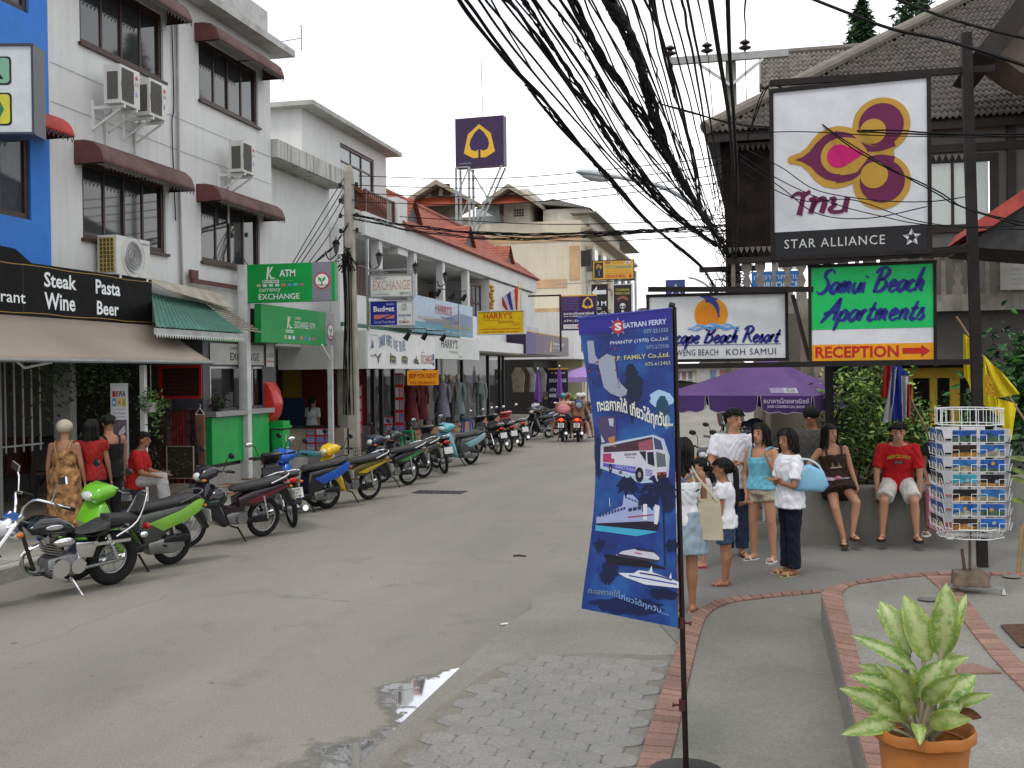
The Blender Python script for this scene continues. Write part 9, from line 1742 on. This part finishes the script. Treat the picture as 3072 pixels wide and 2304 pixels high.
rid='riders waiting on two motorbikes';tk=0
for px,c,nm in((1688,(.03,.03,.03),'left'),(1735,(.25,.02,.03),'right')):
    q=G(px,1326);bk_=bike(('black motorbike' if nm=='left' else 'dark red scooter')+' with glowing tail lamp ridden away down the street, '+nm+' of two',q,94,c,c,'cub' if nm=='left' else 'mio',group='motorbikes being ridden',lean=0,glow=True,plate_text=('ขทต','สฎ','428' if nm=='left' else '237'))
    for k,(dy,lab,top,sk_,hat)in enumerate(((.22,'bare backed pillion rider with a teal helmet and a pink bag' if nm=='left' else 'pillion rider with a silver helmet and a small blue backpack',(.30,.15,.09)if nm=='left' else(.28,.14,.08),(.36,.17,.10),(.03,.20,.24)if nm=='left' else(.5,.5,.52)),(.62,'front rider in white with a dark red helmet, mostly hidden' if nm=='left' else 'front rider in dark clothes with a white helmet, mostly hidden',(.5,.5,.5)if nm=='left' else(.05,.05,.06),sk2,(.18,.02,.03)if nm=='left' else(.5,.5,.5)))):
        spread=.62 if(nm=='left' and k==0)else.35
        prr,J=person(lab,(q.x+(.08 if k else 0),q.y+dy-.1,0),94,1.66,skin=sk_,pz=.86,lean=(.12,0),top=None if(nm=='left' and k==0)else top,sl=.3,bot=(.06,.05,.08),btype='shorts',bl=.5,La=((.35,.35,-1),(1,-.2,-.2)),Ra=((.35,-.35,-1),(1,.2,-.2)),Ll=((.5,spread,-.6),(-.1,.15,-1)),Rl=((.5,-spread,-.6),(-.1,-.15,-1)),hat=(hat,'helmet'),vox=.018,group=rid)
        if k==0:
            b_=V((q.x,q.y+dy-.1,0));bp_=thing('shoulder_bag' if nm=='left' else 'backpack','soft pink bag slung on the back of the left rider' if nm=='left' else 'small blue and grey backpack worn by the right rider','bag',b_+V((.05,-.2,1.08 if nm=='left' else 1.25)));mb=MB();w_=.24 if nm=='left' else.15
            mb.ell((0,0,0),w_,.09,.17);mb.build('bag_body',M((.55,.20,.22)if nm=='left' else(.04,.10,.18),.7,var=.1),bp_);mb=MB();mb.ell((0,-.06,-.04),w_*.7,.05,.11);mb.build('pocket',M((.50,.18,.2)if nm=='left' else(.25,.30,.33),.7),bp_)
def stool(label,px,Y,c):q=PY(px,1300,Y);s_=thing('plastic_stool',label,'stool',(q.x,Y,.34));mb=MB();mb.box((0,0,.43),(.30,.30,.04));mb.build('seat',M(c,.4),s_,0);[MB().bar((a*.13,b*.13,.41),(a*.17,b*.17,0),.05).build('leg',M(c,.4),s_,0)for a in(-1,1)for b in(-1,1)]
stool('blue plastic stool in front of the tailor window',1402,35.5,(.02,.12,.40));stool('green plastic stool by the jeep sign',1225,28.2,(.02,.25,.10))
q=PY(905,1340,22.8);bp2=thing('blue_barrier_pipe','light blue pipe barrier lying behind the blue scooter','pipe',(q.x,22.8,.55));mb=MB();mb.tube([(-.45,0,0),(.2,0,.02),(.5,.1,0),(.5,.1,-.35)],.07,12);mb.build('pipe',M((.08,.28,.35),.5),bp2);mb=MB();mb.ell((-.35,0,.22),.1,.1,.12);mb.build('cap',M((.04,.12,.18),.5),bp2)
q=PX(1475,860,-9.9);go_=thing('gold_garland','gold ornament hanging from the roof beam end','ornament',(q.x,q.y,q.z));mb=MB();[mb.ell((.03*math.sin(k*2),0,-.13*k),.09,.09,.09,8,6)for k in range(7)];mb.build('beads',M((.5,.25,.04),.4,.3),go_)
q=PX(1550,925,-9.7);t_=thing('small_flags','small thai and yellow flags on sticks at the end of the arcade','flags',(q.x,q.y,q.z));[t_ and MB().bar((0,k*.5,-.9),(.1,k*.5,1.1),.03).build('stick',M((.5,.4,.1),.5),t_,0)for k in(0,1)]
for k,c in enumerate(((.45,.02,.03),(.5,.5,.52),(.03,.04,.28),(.5,.5,.52),(.45,.02,.03))):MB().quad((.06-.16*k-.0,0,.9-.1*k),(-.10-.16*k,0,.75-.1*k),(-.02-.10*k,0,-.2+.02*k),(.06-.10*k,0,-.1)).build('flag_stripe',M(c,.8),t_,0)
dg=bpy.context.evaluated_depsgraph_get()
for o in _rem:
    me=bpy.data.meshes.new_from_object(o.evaluated_get(dg));o.modifiers.clear();o.data=me
    if o.name[:4]!='body':
        n_=len(me.vertices);co,no=np.empty(n_*3),np.empty(n_*3);me.vertices.foreach_get('co',co);me.vertices.foreach_get('normal',no);c,d=co.reshape(-1,3),no.reshape(-1,3);x,y,z=c.T
        h=.005*np.sin(31*x+17*z+4*np.sin(13*y+9*z))*np.sin(23*y+14*z+3*np.sin(19*x))+.003*np.sin(57*z+9*np.sin(21*x+15*y))+.003;me.vertices.foreach_set('co',(c+d*h[:,None]).ravel())
    me.polygons.foreach_set('use_smooth',[True]*len(me.polygons))
# ================================================================== small joined hardware is marked as such
for o in bpy.data.objects:
    n=o.name.split('.')[0]
    if o.type=='MESH' and o.parent is not None and n in('bracket','grille','coil_guard','fan_guard','wall_cable','batten','lace_valance','lettering','rods','indicator'):
        if n in('bracket','lace_valance','coil_guard','batten','lettering','wall_cable','rods'):o['kind']='stuff'
_pos=['first','second','third','fourth','fifth','sixth','seventh','eighth','ninth','tenth','eleventh','twelfth','thirteenth','fourteenth','fifteenth','sixteenth','seventeenth','eighteenth','nineteenth','twentieth']+['twenty-'+a for a in('first','second','third','fourth','fifth','sixth','seventh','eighth','ninth')]+['thirtieth']
_seen={}
for o in sorted([o for o in bpy.data.objects if o.parent is None and o.get('label')and o.name.startswith('overhead_wire')],key=lambda o:o.name):_seen.setdefault(o['label'],[]).append(o)
for lb,os_ in _seen.items():
    if len(os_)>1:
        top_='slanting' not in lb and 'fan' in lb;os_.sort(key=lambda o:(min(v.co.x/max(v.co.y,1)for v in o.data.vertices if v.co.y>7)if top_ else-max(v.co.z for v in o.data.vertices)))
        for k,o in enumerate(os_):o['label']=lb+', '+_pos[k]+(' from the left' if top_ else ' from the top')
